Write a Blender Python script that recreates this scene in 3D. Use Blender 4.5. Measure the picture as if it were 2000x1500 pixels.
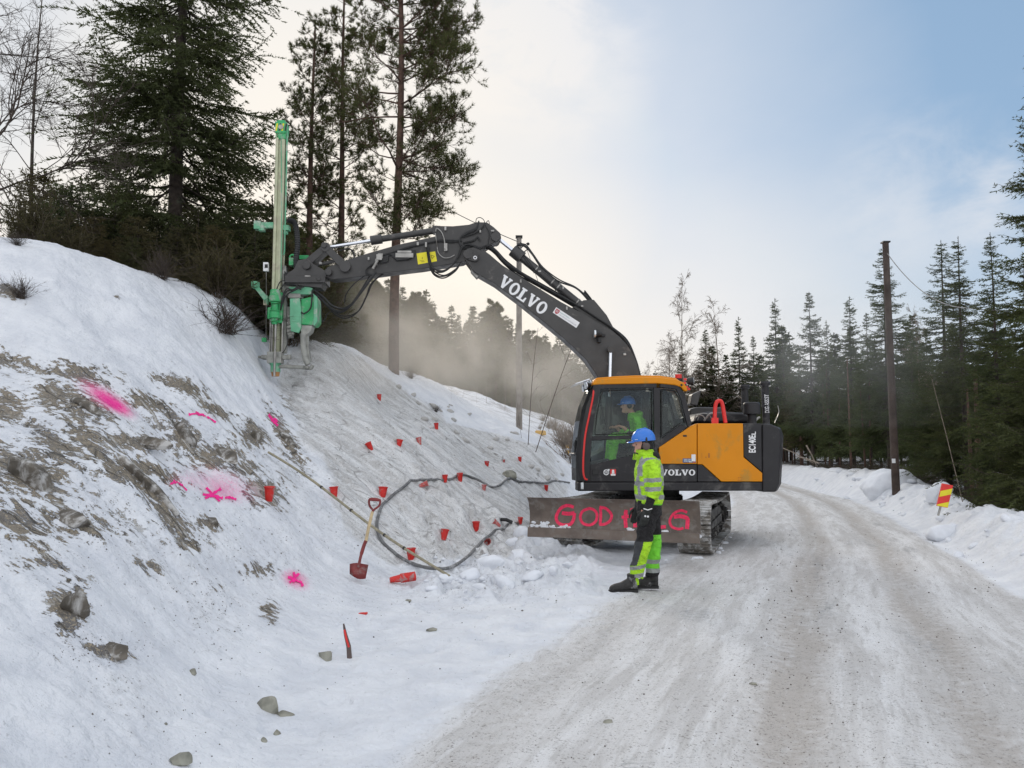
import bpy, bmesh, math, random
import numpy as np
from mathutils import Vector, Matrix
R = math.radians
PI = math.pi
S = bpy.context.scene
COL = S.collection
for o in list(bpy.data.objects):
    bpy.data.objects.remove(o)

# ------------------------------------------------------------------ camera
FPX = 1500.0
PITCH = R(4.96)
CZ = 1.6
cam_d = bpy.data.cameras.new('camera')
cam = bpy.data.objects.new('camera', cam_d)
COL.objects.link(cam)
cam.location = (0, 0, CZ)
cam.rotation_euler = (PI/2 + PITCH, 0, 0)
cam_d.sensor_width = 36
cam_d.lens = 36*FPX/2000
cam_d.clip_start = 0.05
cam_d.clip_end = 2000
S.camera = cam

# ------------------------------------------------------------------ world, sun, exposure
SUN_EL, SUN_AZ = R(19), R(-11)          # azimuth from +Y, negative = towards -X
sun_dir = Vector((math.sin(SUN_AZ)*math.cos(SUN_EL), math.cos(SUN_AZ)*math.cos(SUN_EL), math.sin(SUN_EL)))
W = bpy.data.worlds.new('World')
S.world = W
W.use_nodes = True
wn = W.node_tree
wn.nodes.clear()

class G:
    """small node-graph helper"""
    def __init__(s, nt): s.t = nt
    def n(s, typ, ins=None, **pr):
        nd = s.t.nodes.new(typ)
        for k, v in pr.items(): setattr(nd, k, v)
        if ins:
            for k, v in ins.items(): s.put(nd.inputs[k], v)
        return nd
    def put(s, sock, v):
        if hasattr(v, 'is_output'): s.t.links.new(v, sock)
        elif v is not None:
            if sock.type == 'RGBA' and len(v) == 3: v = (*v, 1)
            sock.default_value = v
    def m(s, op, a, b=None, c=None, clamp=False):
        nd = s.n('ShaderNodeMath', operation=op, use_clamp=clamp)
        s.put(nd.inputs[0], a)
        if b is not None: s.put(nd.inputs[1], b)
        if c is not None: s.put(nd.inputs[2], c)
        return nd.outputs[0]
    def vm(s, op, a, b=None):
        nd = s.n('ShaderNodeVectorMath', operation=op)
        s.put(nd.inputs[0], a)
        if b is not None: s.put(nd.inputs[1], b)
        return nd.outputs['Value'] if op in ('DOT_PRODUCT', 'LENGTH') else nd.outputs[0]
    def mix(s, f, a, b):
        nd = s.n('ShaderNodeMix', data_type='RGBA', clamp_factor=True)
        s.put(nd.inputs[0], f); s.put(nd.inputs[6], a); s.put(nd.inputs[7], b)
        return nd.outputs[2]
    def mapr(s, v, a, b, c=0.0, d=1.0, smooth=True):
        nd = s.n('ShaderNodeMapRange', interpolation_type='SMOOTHSTEP' if smooth else 'LINEAR')
        s.put(nd.inputs[0], v)
        for i, x in enumerate((a, b, c, d)): nd.inputs[1+i].default_value = x
        return nd.outputs[0]
    def noise(s, sc, det=3, vec=None, rough=.55, dist=0.0, off=None):
        nd = s.n('ShaderNodeTexNoise')
        nd.inputs['Scale'].default_value = sc; nd.inputs['Detail'].default_value = det
        nd.inputs['Roughness'].default_value = rough; nd.inputs['Distortion'].default_value = dist
        if vec is not None: s.put(nd.inputs['Vector'], vec)
        return nd.outputs[0]
    def mapping(s, vec, sc=(1, 1, 1), rot=(0, 0, 0), loc=(0, 0, 0)):
        nd = s.n('ShaderNodeMapping', {'Vector': vec})
        nd.inputs['Scale'].default_value = sc; nd.inputs['Rotation'].default_value = rot; nd.inputs['Location'].default_value = loc
        return nd.outputs[0]
    def attr(s, name):
        return s.n('ShaderNodeAttribute', attribute_name=name).outputs['Fac']

g = G(wn)
sky = g.n('ShaderNodeTexSky', sky_type='NISHITA', sun_disc=False, sun_elevation=SUN_EL, sun_rotation=SUN_AZ, air_density=1.0, dust_density=1.0, ozone_density=1.5)
tc = g.n('ShaderNodeTexCoord')
dirv = g.vm('NORMALIZE', tc.outputs['Generated'])
sep = g.n('ShaderNodeSeparateXYZ', {0: dirv})
dz = sep.outputs[2]
zc = g.m('MAXIMUM', g.m('ADD', dz, .12), .04)
comb = g.n('ShaderNodeCombineXYZ', {0: g.m('DIVIDE', sep.outputs[0], zc), 1: g.m('DIVIDE', sep.outputs[1], zc), 2: 0.0})
cl = g.noise(.55, 6, g.mapping(comb.outputs[0], (1.0, 1.0, 1), (0, 0, R(30)), (3.1, 1.7, 0)), .58, .35)
cl2 = g.noise(1.6, 5, g.mapping(comb.outputs[0], (1.0, .5, 1), (0, 0, R(-50)), (7.7, 4.2, 0)), .6, .3)
sd = g.vm('DOT_PRODUCT', dirv, tuple(sun_dir))
hor = g.mapr(dz, .42, .0, smooth=False)
skyc = g.vm('SCALE', sky.outputs[0]); skyc.node.inputs['Scale'].default_value = .085
skyc = g.mix(.6, g.vm('MINIMUM', skyc, (.50, .60, .76)), (.33, .515, .745))
# thin high veil, thicker towards the sun and the horizon, with soft broken cloud in it
veil = g.m('MULTIPLY', g.mapr(sd, .78, 1.0, smooth=False), .78)
veil = g.m('ADD', veil, g.m('MULTIPLY', g.m('MULTIPLY', hor, hor), .65))
veil = g.m('ADD', veil, g.m('MULTIPLY', g.m('SUBTRACT', cl, .50), .50))
veil = g.m('ADD', veil, g.m('MULTIPLY', g.m('SUBTRACT', cl2, .5), .30))
puffn = g.mapr(g.noise(7.0, 6, g.mapping(dirv, (1, 1, 1.7)), .6, .3), .34, .66)
for d_, a_, k_ in (((-.02, .86, .51), .990, .55), ((.06, .87, .47), .990, .35), ((.46, .84, .285), .9925, .35), ((.57, .78, .27), .993, .35)):
    v_ = Vector(d_).normalized(); veil = g.m('ADD', veil, g.m('MULTIPLY', g.m('MULTIPLY', g.mapr(g.vm('DOT_PRODUCT', dirv, tuple(v_)), a_, .9997), puffn), k_))
veil = g.m('MAXIMUM', g.m('MINIMUM', veil, 1.0), 0.0)
fin = g.mix(veil, skyc, (.75, .765, .805))
# cream light round the low sun and along the horizon under it
cream = g.m('MULTIPLY', g.mapr(sd, .93, 1.0, smooth=False), .75)
cream = g.m('ADD', cream, g.m('MULTIPLY', g.mapr(sd, .70, .97, smooth=False), g.m('MULTIPLY', g.mapr(dz, .36, .0, smooth=False), 1.25)))
cream = g.m('ADD', cream, g.m('MULTIPLY', g.mapr(sep.outputs[0], -.02, -.60, smooth=False), .45), clamp=True)
fin = g.mix(cream, fin, (.96, .89, .79))
# unseen sky overhead and behind the camera, brightened as added fill for the scene
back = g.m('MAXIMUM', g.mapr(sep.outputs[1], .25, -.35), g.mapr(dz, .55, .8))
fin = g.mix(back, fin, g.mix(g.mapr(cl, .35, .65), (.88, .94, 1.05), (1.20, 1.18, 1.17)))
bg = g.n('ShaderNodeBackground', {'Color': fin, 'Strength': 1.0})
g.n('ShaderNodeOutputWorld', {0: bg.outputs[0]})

sl = bpy.data.lights.new('sun', 'SUN')
sl.energy = 0.9
sl.angle = R(14)
sl.color = (1, .9, .76)
sun = bpy.data.objects.new('sun', sl)
COL.objects.link(sun)
sun.rotation_euler = (-sun_dir).to_track_quat('-Z', 'Y').to_euler()
S.view_settings.view_transform = 'Standard'
S.view_settings.look = 'None'
S.view_settings.gamma = 1
S.view_settings.exposure = 0.12
S.render.engine = 'CYCLES'
S.cycles.max_bounces = 6
S.cycles.transparent_max_bounces = 8
S.cycles.volume_bounces = 1

# ------------------------------------------------------------------ pixel <-> point
cp, sp_ = math.cos(PITCH), math.sin(PITCH)
CAM = np.array([0, 0, CZ])
def ray(px, py):
    x = (px-1000)/FPX; y = (750-py)/FPX
    return np.array([x, cp - y*sp_, sp_ + y*cp])
def at(px, py, Y):
    d = ray(px, py)
    return CAM + d*(Y/d[1])
def proj(X, Y, Z):
    dz_ = Z-CZ
    f = Y*cp + dz_*sp_
    u = -Y*sp_ + dz_*cp
    f = np.maximum(f, .05)
    return 1000 + FPX*X/f, 750 - FPX*u/f

# ------------------------------------------------------------------ numpy noise
_rs = np.random.RandomState(7)
_tab = _rs.rand(512)
def _h(ix, iy, s):
    return _tab[(ix*73 + iy*179 + s*37 + (ix*iy) % 61) & 511]
def vn(x, y, s=0):
    ix = np.floor(x).astype(int); iy = np.floor(y).astype(int)
    fx = x-ix; fy = y-iy
    fx = fx*fx*(3-2*fx); fy = fy*fy*(3-2*fy)
    a = _h(ix, iy, s); b = _h(ix+1, iy, s); c = _h(ix, iy+1, s); d = _h(ix+1, iy+1, s)
    return (a*(1-fx)+b*fx)*(1-fy) + (c*(1-fx)+d*fx)*fy
def fbm(x, y, oct=4, s=0, rough=.5):
    r = 0; a = 1; t = 0
    for i in range(oct):
        ca, sa = math.cos(.7*i+.3), math.sin(.7*i+.3)
        r = r + a*vn((x*ca-y*sa)*2**i + 17*i, (x*sa+y*ca)*2**i + 5*i, s+i*3); t += a; a *= rough
    return r/t*2-1
def sstep(x, a, b):
    t = np.clip((x-a)/(b-a), 0, 1)
    return t*t*(3-2*t)

# ------------------------------------------------------------------ object bookkeeping
ORG = {}
def tag(o, label=None, cat=None, group=None, kind=None):
    if label: o['label'] = label
    if cat: o['category'] = cat
    if group: o['group'] = group
    if kind: o['kind'] = kind
    return o
def empty(name, loc, label, cat, group=None, rz=0):
    o = bpy.data.objects.new(name, None)
    o.empty_display_size = .2
    COL.objects.link(o)
    o.location = tuple(float(v) for v in loc)
    o.rotation_euler = (0, 0, rz)
    ORG[o.name] = np.array(loc, float)
    return tag(o, label, cat, group)
def link(name, me, mats, parent=None, loc=None):
    o = bpy.data.objects.new(name, me)
    for m in (mats if isinstance(mats, (list, tuple)) else [mats]):
        me.materials.append(m)
    COL.objects.link(o)
    if parent is not None:
        o.parent = parent
        ORG[o.name] = ORG[parent.name]
    elif loc is not None:
        o.location = tuple(float(v) for v in loc)
        ORG[o.name] = np.array(loc, float)
    return o
def np_mesh(name, V, Fc, smooth=False, mi=None):
    """V (N,3); Fc (M,k) same-size faces"""
    V = np.asarray(V, np.float32); Fc = np.asarray(Fc, np.int32)
    me = bpy.data.meshes.new(name)
    me.vertices.add(len(V)); me.vertices.foreach_set('co', V.ravel())
    k = Fc.shape[1]
    me.loops.add(Fc.size); me.loops.foreach_set('vertex_index', Fc.ravel())
    me.polygons.add(len(Fc)); me.polygons.foreach_set('loop_start', np.arange(0, Fc.size, k, dtype=np.int32))
    if mi is not None: me.polygons.foreach_set('material_index', np.asarray(mi, np.int32))
    me.polygons.foreach_set('use_smooth', np.full(len(Fc), smooth))
    me.update(calc_edges=True)
    me.validate()
    return me

def catmull(pts, n=6):
    P = [np.array(p, float) for p in pts]
    if len(P) < 3: return P
    P = [2*P[0]-P[1]] + P + [2*P[-1]-P[-2]]
    out = []
    for i in range(1, len(P)-2):
        for k in range(n):
            t = k/n
            out.append(.5*((2*P[i]) + (-P[i-1]+P[i+1])*t + (2*P[i-1]-5*P[i]+4*P[i+1]-P[i+2])*t*t + (-P[i-1]+3*P[i]-3*P[i+1]+P[i+2])*t**3))
    out.append(P[-2])
    return out

class MB:
    def __init__(s, frame=None):
        s.v = []; s.f = []; s.m = []; s.fr = frame; s.mi = 0; s.pc = []
    def add(s, vs, fs, mi=None):
        b = len(s.v); s.pc.append((b, len(s.f)))
        for p in vs:
            s.v.append(tuple(s.fr(*p)) if s.fr else tuple(float(c) for c in p))
        for f in fs:
            s.f.append([i+b for i in f]); s.m.append(s.mi if mi is None else mi)
        return s
    def box(s, c, d, mi=None, rot=None):
        vs = []
        for x in (-.5, .5):
            for y in (-.5, .5):
                for z in (-.5, .5):
                    p = np.array([x*d[0], y*d[1], z*d[2]])
                    if rot is not None: p = rot @ p
                    vs.append(p + np.array(c, float))
        return s.add(vs, [(0, 1, 3, 2), (4, 6, 7, 5), (0, 4, 5, 1), (2, 3, 7, 6), (0, 2, 6, 4), (1, 5, 7, 3)], mi)
    def prism(s, poly, b0, b1, mi=None, axis=1, top=None):
        """poly [(a,z)] extruded along the second axis from b0 to b1; top = a second outline for b1"""
        top = top or poly; n = len(poly)
        if axis == 1:
            vs = [(p[0], b0, p[1]) for p in poly] + [(p[0], b1, p[1]) for p in top]
        elif axis == 2:
            vs = [(p[0], p[1], b0) for p in poly] + [(p[0], p[1], b1) for p in top]
        else:
            vs = [(b0, p[0], p[1]) for p in poly] + [(b1, p[0], p[1]) for p in top]
        fs = [list(range(n)), list(range(2*n-1, n-1, -1))]
        for i in range(n):
            j = (i+1) % n
            fs.append((i, n+i, n+j, j))
        return s.add(vs, fs, mi)
    def poly(s, pts, mi=None):
        return s.add(pts, [list(range(len(pts)))], mi)
    def ring(s, c, x, y, r, n, ry=None):
        ry = r if ry is None else ry
        return [np.array(c) + x*r*math.cos(2*PI*i/n) + y*ry*math.sin(2*PI*i/n) for i in range(n)]
    def loft(s, secs, mi=None, cap=True):
        """secs: list of vertex rings of the same length"""
        n = len(secs[0]); b = []
        for r in secs: b += list(r)
        fs = []
        for k in range(len(secs)-1):
            for i in range(n):
                j = (i+1) % n
                fs.append((k*n+i, k*n+j, (k+1)*n+j, (k+1)*n+i))
        if cap:
            fs.append(list(range(n))[::-1]); fs.append([(len(secs)-1)*n+i for i in range(n)])
        return s.add(b, fs, mi)
    def tube(s, pts, r, n=8, mi=None, cap=True, flat=1.0, ref=None):
        P = [np.array(p, float) for p in pts]
        rr = r if hasattr(r, '__len__') else [r]*len(P)
        secs = []; px = None
        for i, p in enumerate(P):
            t = P[min(i+1, len(P)-1)] - P[max(i-1, 0)]
            t = t/(np.linalg.norm(t)+1e-9)
            if px is None:
                a = np.array(ref if ref is not None else ((0, 0, 1.) if abs(t[2]) < .9 else (1., 0, 0)))
            else: a = px
            x = a - t*np.dot(a, t); x /= np.linalg.norm(x)+1e-9; px = x
            y = np.cross(t, x)
            secs.append(s.ring(p, x, y, rr[i], n, rr[i]*flat))
        return s.loft(secs, mi, cap)
    def cyl(s, p0, p1, r, n=16, mi=None, r1=None):
        return s.tube([p0, p1], [r, r if r1 is None else r1], n, mi)
    def hose(s, pts, r, n=7, mi=None, k=6):
        return s.tube(catmull(pts, k), r, n, mi)
    def sph(s, c, r, n=12, mi=None, sc=(1, 1, 1)):
        secs = []
        for i in range(n//2+1):
            th = PI*(i+.02)/(n//2+.04)
            secs.append([np.array(c) + np.array([r*sc[0]*math.sin(th)*math.cos(2*PI*j/n), r*sc[1]*math.sin(th)*math.sin(2*PI*j/n), r*sc[2]*math.cos(th)]) for j in range(n)])
        return s.loft(secs, mi)
    def mesh(s, name, org=(0, 0, 0), smooth=True, ang=35, fix=True):
        me = bpy.data.meshes.new(name)
        o = np.array(org)
        me.from_pydata([tuple(np.array(p)-o) for p in s.v], [], s.f)
        me.polygons.foreach_set('material_index', s.m)
        if fix:
            bm = bmesh.new(); bm.from_mesh(me)
            bmesh.ops.recalc_face_normals(bm, faces=bm.faces)
            bm.to_mesh(me); bm.free()
        if smooth:
            me.polygons.foreach_set('use_smooth', [True]*len(me.polygons))
            me.set_sharp_from_angle(angle=R(ang))
        me.update()
        return me
    def build(s, name, mats, parent=None, loc=None, bevel=0, smooth=True, ang=35, label=None):
        org = ORG[parent.name] if parent is not None else (loc if loc is not None else (0, 0, 0))
        o = link(name, s.mesh(name, org, smooth, ang), mats, parent, loc)
        if bevel:
            b = o.modifiers.new('bevel', 'BEVEL'); b.width = bevel; b.segments = 2; b.limit_method = 'ANGLE'; b.angle_limit = R(40)
            b.harden_normals = True
        if label: o['label'] = label
        return o
    def each(s, name, mats, parent, **k):
        """every added piece becomes a part of its own"""
        pc = s.pc+[(len(s.v), len(s.f))]; out = []
        for (v0, f0), (v1, f1) in zip(pc[:-1], pc[1:]):
            m = MB(); m.v = s.v[v0:v1]; m.f = [[i-v0 for i in f] for f in s.f[f0:f1]]; m.m = s.m[f0:f1]
            out.append(m.build(name, mats, parent, **k))
        return out

# ------------------------------------------------------------------ materials
def mat(name, col, rough=.6, metal=0.0, var=.12, vscale=6.0, bump=.0, bscale=40.0, dirt=None, dirt_amt=.0, dscale=3.0, coat=0.0, spec=.5, fold=0.0):
    M = bpy.data.materials.new(name); M.use_nodes = True
    t = M.node_tree; t.nodes.clear(); q = G(t)
    tco = q.n('ShaderNodeTexCoord').outputs['Object']
    n1 = q.noise(vscale, 5, tco)
    c2 = tuple(min(1, c*(1+var)) for c in col); c1 = tuple(c*(1-var) for c in col)
    c = q.mix(q.mapr(n1, .3, .7), c1, c2)
    ro = q.mapr(q.noise(vscale*2.3, 4, tco), .3, .7, max(0, rough-.08), min(1, rough+.1))
    if dirt is not None:
        d = q.mapr(q.noise(dscale, 7, tco, .68, .4), .62-dirt_amt*.4, .78-dirt_amt*.4)
        c = q.mix(d, c, dirt)
        ro = q.m('ADD', ro, q.m('MULTIPLY', d, .25), clamp=True)
    b = q.n('ShaderNodeBsdfPrincipled', {'Base Color': c, 'Roughness': ro})
    b.inputs['Metallic'].default_value = metal
    b.inputs['Coat Weight'].default_value = coat
    b.inputs['Specular IOR Level'].default_value = spec
    if bump:
        bn = q.n('ShaderNodeBump', {'Height': q.noise(bscale, 4, tco)})
        bn.inputs['Strength'].default_value = bump; bn.inputs['Distance'].default_value = .01
        if fold:
            b2 = q.n('ShaderNodeBump', {'Height': q.noise(1.0, 3, q.mapping(tco, (9, 9, 15), (.5, .3, .4)), .5, 1.6), 'Normal': bn.outputs[0]})
            b2.inputs['Strength'].default_value = 1.0; b2.inputs['Distance'].default_value = fold; bn = b2
        t.links.new(bn.outputs[0], b.inputs['Normal'])
    q.n('ShaderNodeOutputMaterial', {0: b.outputs[0]})
    return M

def leafmat(name, col, var=.4, vscale=1.5, tr=.35):
    M = bpy.data.materials.new(name); M.use_nodes = True
    t = M.node_tree; t.nodes.clear(); q = G(t)
    P = q.n('ShaderNodeNewGeometry').outputs['Position']; oi = q.n('ShaderNodeObjectInfo').outputs['Random']
    n1 = q.noise(vscale, 4, P)
    c = q.mix(q.mapr(n1, .3, .7), tuple(v*(1-var) for v in col), tuple(v*(1+var) for v in col))
    c = q.mix(q.m('MULTIPLY', oi, .3), c, (col[0]*1.7, col[1]*1.15, col[2]*.9))
    d = q.n('ShaderNodeBsdfPrincipled', {'Base Color': c}); d.inputs['Roughness'].default_value = .7; d.inputs['Specular IOR Level'].default_value = .2
    tl = q.n('ShaderNodeBsdfTranslucent', {'Color': q.mix(.5, c, (col[0]*2.2, col[1]*2.0, col[2]*.8))})
    mx = q.n('ShaderNodeMixShader', {0: tr, 1: d.outputs[0], 2: tl.outputs[0]})
    q.n('ShaderNodeOutputMaterial', {0: mx.outputs[0]})
    return M

def glassmat(name, tint=(.55, .6, .58), refl=.14, ior=1.22):
    M = bpy.data.materials.new(name); M.use_nodes = True
    t = M.node_tree; t.nodes.clear(); q = G(t)
    tr = q.n('ShaderNodeBsdfTransparent', {'Color': tint})
    gl = q.n('ShaderNodeBsdfGlossy', {'Color': (.9, .95, 1), 'Roughness': .03})
    fr = q.n('ShaderNodeFresnel', {'IOR': ior})
    mx = q.n('ShaderNodeMixShader', {0: q.m('ADD', fr.outputs[0], refl*.15), 1: tr.outputs[0], 2: gl.outputs[0]})
    q.n('ShaderNodeOutputMaterial', {0: mx.outputs[0]})
    return M
# ------------------------------------------------------------------ terrain
def uv_(X, Y):
    Y = np.maximum(Y, .8)
    return X/Y*3.0, np.log(Y)*2.0
cpts = []
def cz(px, py, Y, ): p = at(px, py, Y); cpts.append((p[0], p[1], p[2]))
for a in [(0, 482, 10.5), (130, 503, 11), (250, 532, 11.8), (330, 572, 12.2), (430, 604, 13.1), (500, 645, 14.3), (505, 690, 14.3), (528, 722, 14.2), (470, 690, 12.8),
          (0, 600, 9.3), (200, 620, 10.3), (380, 655, 11.8),
          (0, 690, 8.5), (200, 700, 9.4), (400, 720, 11), (537, 744, 13.95), (620, 680, 15.0), (700, 692, 17.0), (768, 728, 18.5),
          (850, 744, 21), (920, 792, 21.5), (960, 822, 20.5), (1035, 846, 19.8),
          (700, 850, 12.8), (600, 850, 11.9), (800, 900, 13.0), (900, 950, 13.2), (1000, 1000, 13.4), (850, 830, 16), (830, 782, 17.5),
          (740, 773, 16), (950, 830, 19.3), (1060, 905, 18), (1110, 950, 18.5), (950, 900, 16.2), (1020, 940, 15.8), (950, 1062, 12.3),
          (0, 1000, 5.0), (0, 850, 6.5), (0, 1300, 3.6), (0, 1500, 3.0), (200, 850, 7.3), (200, 1000, 6.0), (200, 1200, 4.6), (200, 1400, 3.75),
          (400, 850, 9.4), (400, 1000, 7.6), (400, 1150, 6.2), (400, 1300, 5.15), (550, 1000, 8.9), (550, 1150, 7.55), (620, 1060, 9.1),
          (700, 950, 11.2), (700, 1100, 9.2), (800, 1000, 11.5), (800, 1090, 10.3), (900, 1010, 12.4), (490, 850, 10.6)]:
    cz(*a)
cpts += [(-3.0, 1.5, .45), (-1.6, 1.5, 0), (0, 1, 0), (2, 1, 0), (4, 1, 0), (-1.0, 3, 0), (0, 3, 0), (3, 3, 0), (-.9, 5, 0), (-1.35, 6.4, .02), (0, 6, 0),
         (3, 6, 0), (6, 6, 0), (-.9, 8.5, .02), (.3, 8, 0), (0.2, 10, 0), (-.2, 11.3, .02), (.8, 12, 0), (2.4, 11, 0), (5, 10, 0), (9, 9, 0), (1.1, 13, 0), (1.05, 15, 0.02),
         (3, 14, 0), (1.8, 17, 0), (2.2, 19, 0), (4, 17, 0), (7, 15, 0), (12, 14, -.1), (3.5, 24, .1), (8, 24, 0), (14, 22, -.1), (20, 22, -.1),
         (3, 34, 2.3), (1.2, 30, 2.5), (2.4, 40, 3.2), (9, 36, 0), (18, 36, 0), (30, 36, -.1), (10, 60, 0), (20, 60, 0), (40, 60, 0), (0, 60, 3), (8, 120, 2), (40, 120, 1), (90, 120, 2),
         (-4, 45, 4.6), (-10, 70, 7.5), (-25, 60, 9), (-50, 80, 13), (-20, 120, 12), (-90, 120, 16), (-9, 12, 4.7), (-12, 14, 5.0), (-8, 15, 4.4), (-5, 17, 4.0), (-12, 20, 5.2), (-7, 22, 4.3), (-3.5, 24, 3.4), (0, 25, 2.5),
         (-20, 25, 6.5), (-6, 32, 4.5), (-25, 12, 7), (-9, 5, 3.6), (-6, 2.5, 1.9), (-12, 3, 4.2), (0, 20.5, 2.2)]
cp_ = np.array(cpts)
cu, cv = uv_(cp_[:, 0], cp_[:, 1])
def _phi(r2): return .5*r2*np.log(r2+1e-9)
_n = len(cp_)
_A = np.zeros((_n+3, _n+3))
_A[:_n, :_n] = _phi((cu[:, None]-cu)**2 + (cv[:, None]-cv)**2) + np.eye(_n)*.0012
_A[:_n, _n] = 1; _A[:_n, _n+1] = cu; _A[:_n, _n+2] = cv
_A[_n:, :_n] = _A[:_n, _n:].T
_w = np.linalg.solve(_A, np.concatenate([cp_[:, 2], [0, 0, 0]]))
def tps(X, Y):
    u, v = uv_(X, Y)
    r = _w[_n] + _w[_n+1]*u + _w[_n+2]*v
    for i in range(_n):
        r = r + _w[i]*_phi((u-cu[i])**2 + (v-cv[i])**2)
    return r
RY = [0, 4.2, 5.2, 6.5, 8, 12, 14, 20, 26, 32, 45, 80]
RX = [-1.7, -.5, -.1, .45, 1.0, 2.7, 3.5, 5.6, 7.4, 8.8, 11, 16]
def road_s(X, Y): return X - np.interp(Y, RY, RX)
BY = [0, 2, 8.9, 11.5, 15.1, 25.5, 40, 60, 120]
BX = [3.9, 4.3, 5.75, 6.7, 8.0, 11.2, 14.2, 18, 30]
def bank_s(X, Y): return X - np.interp(Y, BY, BX)
def slab_mask(X, Y, Z):
    """the dusty drilled rock slab"""
    px, py = proj(X, Y, Z)
    left = np.interp(py, [600, 740, 850, 960, 1050, 1110, 1200], [640, 545, 600, 630, 690, 760, 900])
    right = np.interp(py, [660, 720, 780, 830, 880, 950, 1100], [640, 730, 830, 900, 1085, 1110, 1045])
    low = np.interp(px, [500, 700, 850, 1000, 1100], [1020, 1110, 1125, 1070, 980])
    wob = 34*fbm(px*.02, py*.02, 5, 11)
    return sstep(px-left+wob, -30, 45)*sstep(right-px+wob, -14, 30)*sstep(low-py+wob, -8, 24)*sstep(Y, 6.5, 8)*(1-sstep(Y, 21, 23))
def height(X, Y, fine=True):
    X = np.asarray(X, float); Y = np.asarray(Y, float)
    z = tps(X, Y)
    slope = sstep(z, .05, .5)
    bs = bank_s(X, Y)
    rd = sstep(road_s(X, Y), -.3, .5)*(1-sstep(bs, -.3, .1))*(1-sstep(z, .03, .2))
    z = z*(1-.9*rd)
    # snow bank on the right
    lump = .92 + .26*fbm(X*.8, Y*.8, 3, 5) + .22*fbm(X*3.0, Y*3.0, 3, 9)
    bk = sstep(bs, 0, 1.0)*(1-sstep(bs, 1.3, 2.8))*.62*lump*sstep(Y, 2, 5)*(1-sstep(Y, 38, 60))
    z = z + bk + (-.12+.85*sstep(Y, 13, 32))*sstep(bs, .4, 2.6)*sstep(Y, 2, 5)*(1-sstep(Y, 60, 90))
    # forest floor
    fl = sstep(bs, 2, 4)
    z = z + fl*.16*fbm(X*.6, Y*.6, 4, 21)
    left = sstep(-X, -1.0, 1.5)*sstep(Y, 22, 30)
    z = z + left*.5*fbm(X*.25, Y*.25, 3, 2)
    if fine:
        sm = slab_mask(X, Y, z)
        # rock ledges stepping down to the right
        led = np.abs(fbm((Y+.25*X)*1.9, X*.55-Y*.1, 4, 31))
        rock = slope*(1-sstep(z, 3.0, 3.4))*(X < 2)*sstep(7-Y*.0-0*X, 0, 1)
        z = z + slope*(1-sm)*(1-sstep(z, 2.5, 3.0))*(.15*led - .05)
        z = z + sm*(.19*np.abs(fbm((Y+.22*X)*1.6, X*.5, 4, 41)) + .07*np.abs(fbm((Y+.3*X)*4.5, X*1.1, 3, 43)) - .08)
        z = z + slope*(.06*fbm(X*.8, Y*.8, 3, 3) + (1-sm)*.07*(.35-np.abs(fbm(X*1.9, Y*2.3, 4, 55))) + .030*fbm(X*4.5, Y*4.5, 4, 8))
        z = z + (1-slope)*(1-rd)*(.030*fbm(X*5, Y*5, 4, 4) + .03*fbm(X*1.5, Y*1.5, 3, 14))*(1-sstep(bs, -.5, 0))
        # chunky snow at the foot of the slope
        px, py = proj(X, Y, z)
        ch = sstep(px, 740, 860)*(1-sstep(px, 1120, 1200))*sstep(Y, 8.2, 8.8)*(1-sstep(Y, 12.5, 13.5))*(1-sstep(road_s(X, Y), -.7, .2))
        c1 = np.abs(fbm(X*3.2, Y*3.2, 3, 51)); z = z + ch*(.30*c1)
        # small soft footprints / clods left of the road
        fp = (1-slope*.7)*(1-rd)*(X < 1)*sstep(Y, 1.5, 2.5)*(1-sstep(Y, 12, 14))
        z = z - fp*.035*sstep(fbm(X*3.5, Y*3.5, 2, 61), .35, .6)
        # road: gentle ruts
        rs = road_s(X, Y)
        for c, w, d in ((.3, .22, .02), (1.95, .24, .035), (2.5, .12, -.012), (3.05, .24, .035), (4.3, .3, .03), (1.2, .15, -.012)):
            z = z - rd*d*np.exp(-((rs-c+.10*fbm(X*.3, Y*.3, 2, 71))/w)**2)
        z = z + rd*(.007*fbm(X*6, Y*6, 3, 81) + .012*fbm(X*1.2, Y*1.2, 2, 83))
        # ploughed ripples along the left road edge
        z = z + .03*np.exp(-((rs+.15)/.35)**2)*np.abs(fbm(X*2+Y*1.5, Y*7-X*3, 2, 91))*(Y < 10)
        # gravelly roughness of the bank
        z = z + sstep(bk, .05, .2)*(.05*fbm(X*3.5, Y*3.5, 3, 92))
    return z
def hgt(x, y): return float(height(np.array([x]), np.array([y]))[0])
def hit(px, py, y0=1.5, y1=70):
    d = ray(px, py)
    Ys = np.exp(np.linspace(math.log(y0), math.log(y1), 1400))
    X = d[0]/d[1]*Ys; Z = CZ + d[2]/d[1]*Ys
    H = height(X, Ys)
    k = np.where(H >= Z)[0]
    i = k[0] if len(k) else len(Ys)-1
    return np.array([X[i], Ys[i], H[i]])

NA = 1150
ang = np.concatenate([np.linspace(-82, -40, 70)[:-1], np.linspace(-40, 40, NA), np.linspace(40, 82, 70)[1:]])
rad = np.concatenate([np.linspace(.25, 2.6, 60)[:-1], np.exp(np.linspace(math.log(2.6), math.log(24), 620))[:-1], np.exp(np.linspace(math.log(24), math.log(700), 150))])
AA, RR = np.meshgrid(np.radians(ang), rad)
TX = RR*np.sin(AA); TY = RR*np.cos(AA)
TYc = np.maximum(TY, .3)
TZ = np.empty_like(TX)
for i in range(0, TX.shape[0], 60):
    TZ[i:i+60] = height(TX[i:i+60], TYc[i:i+60])
far_ = sstep(TY, 130, 300)
TZ = TZ*(1-far_) + far_*5.0
TZ = np.where(RR > 120, np.minimum(TZ, 22), TZ)

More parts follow.
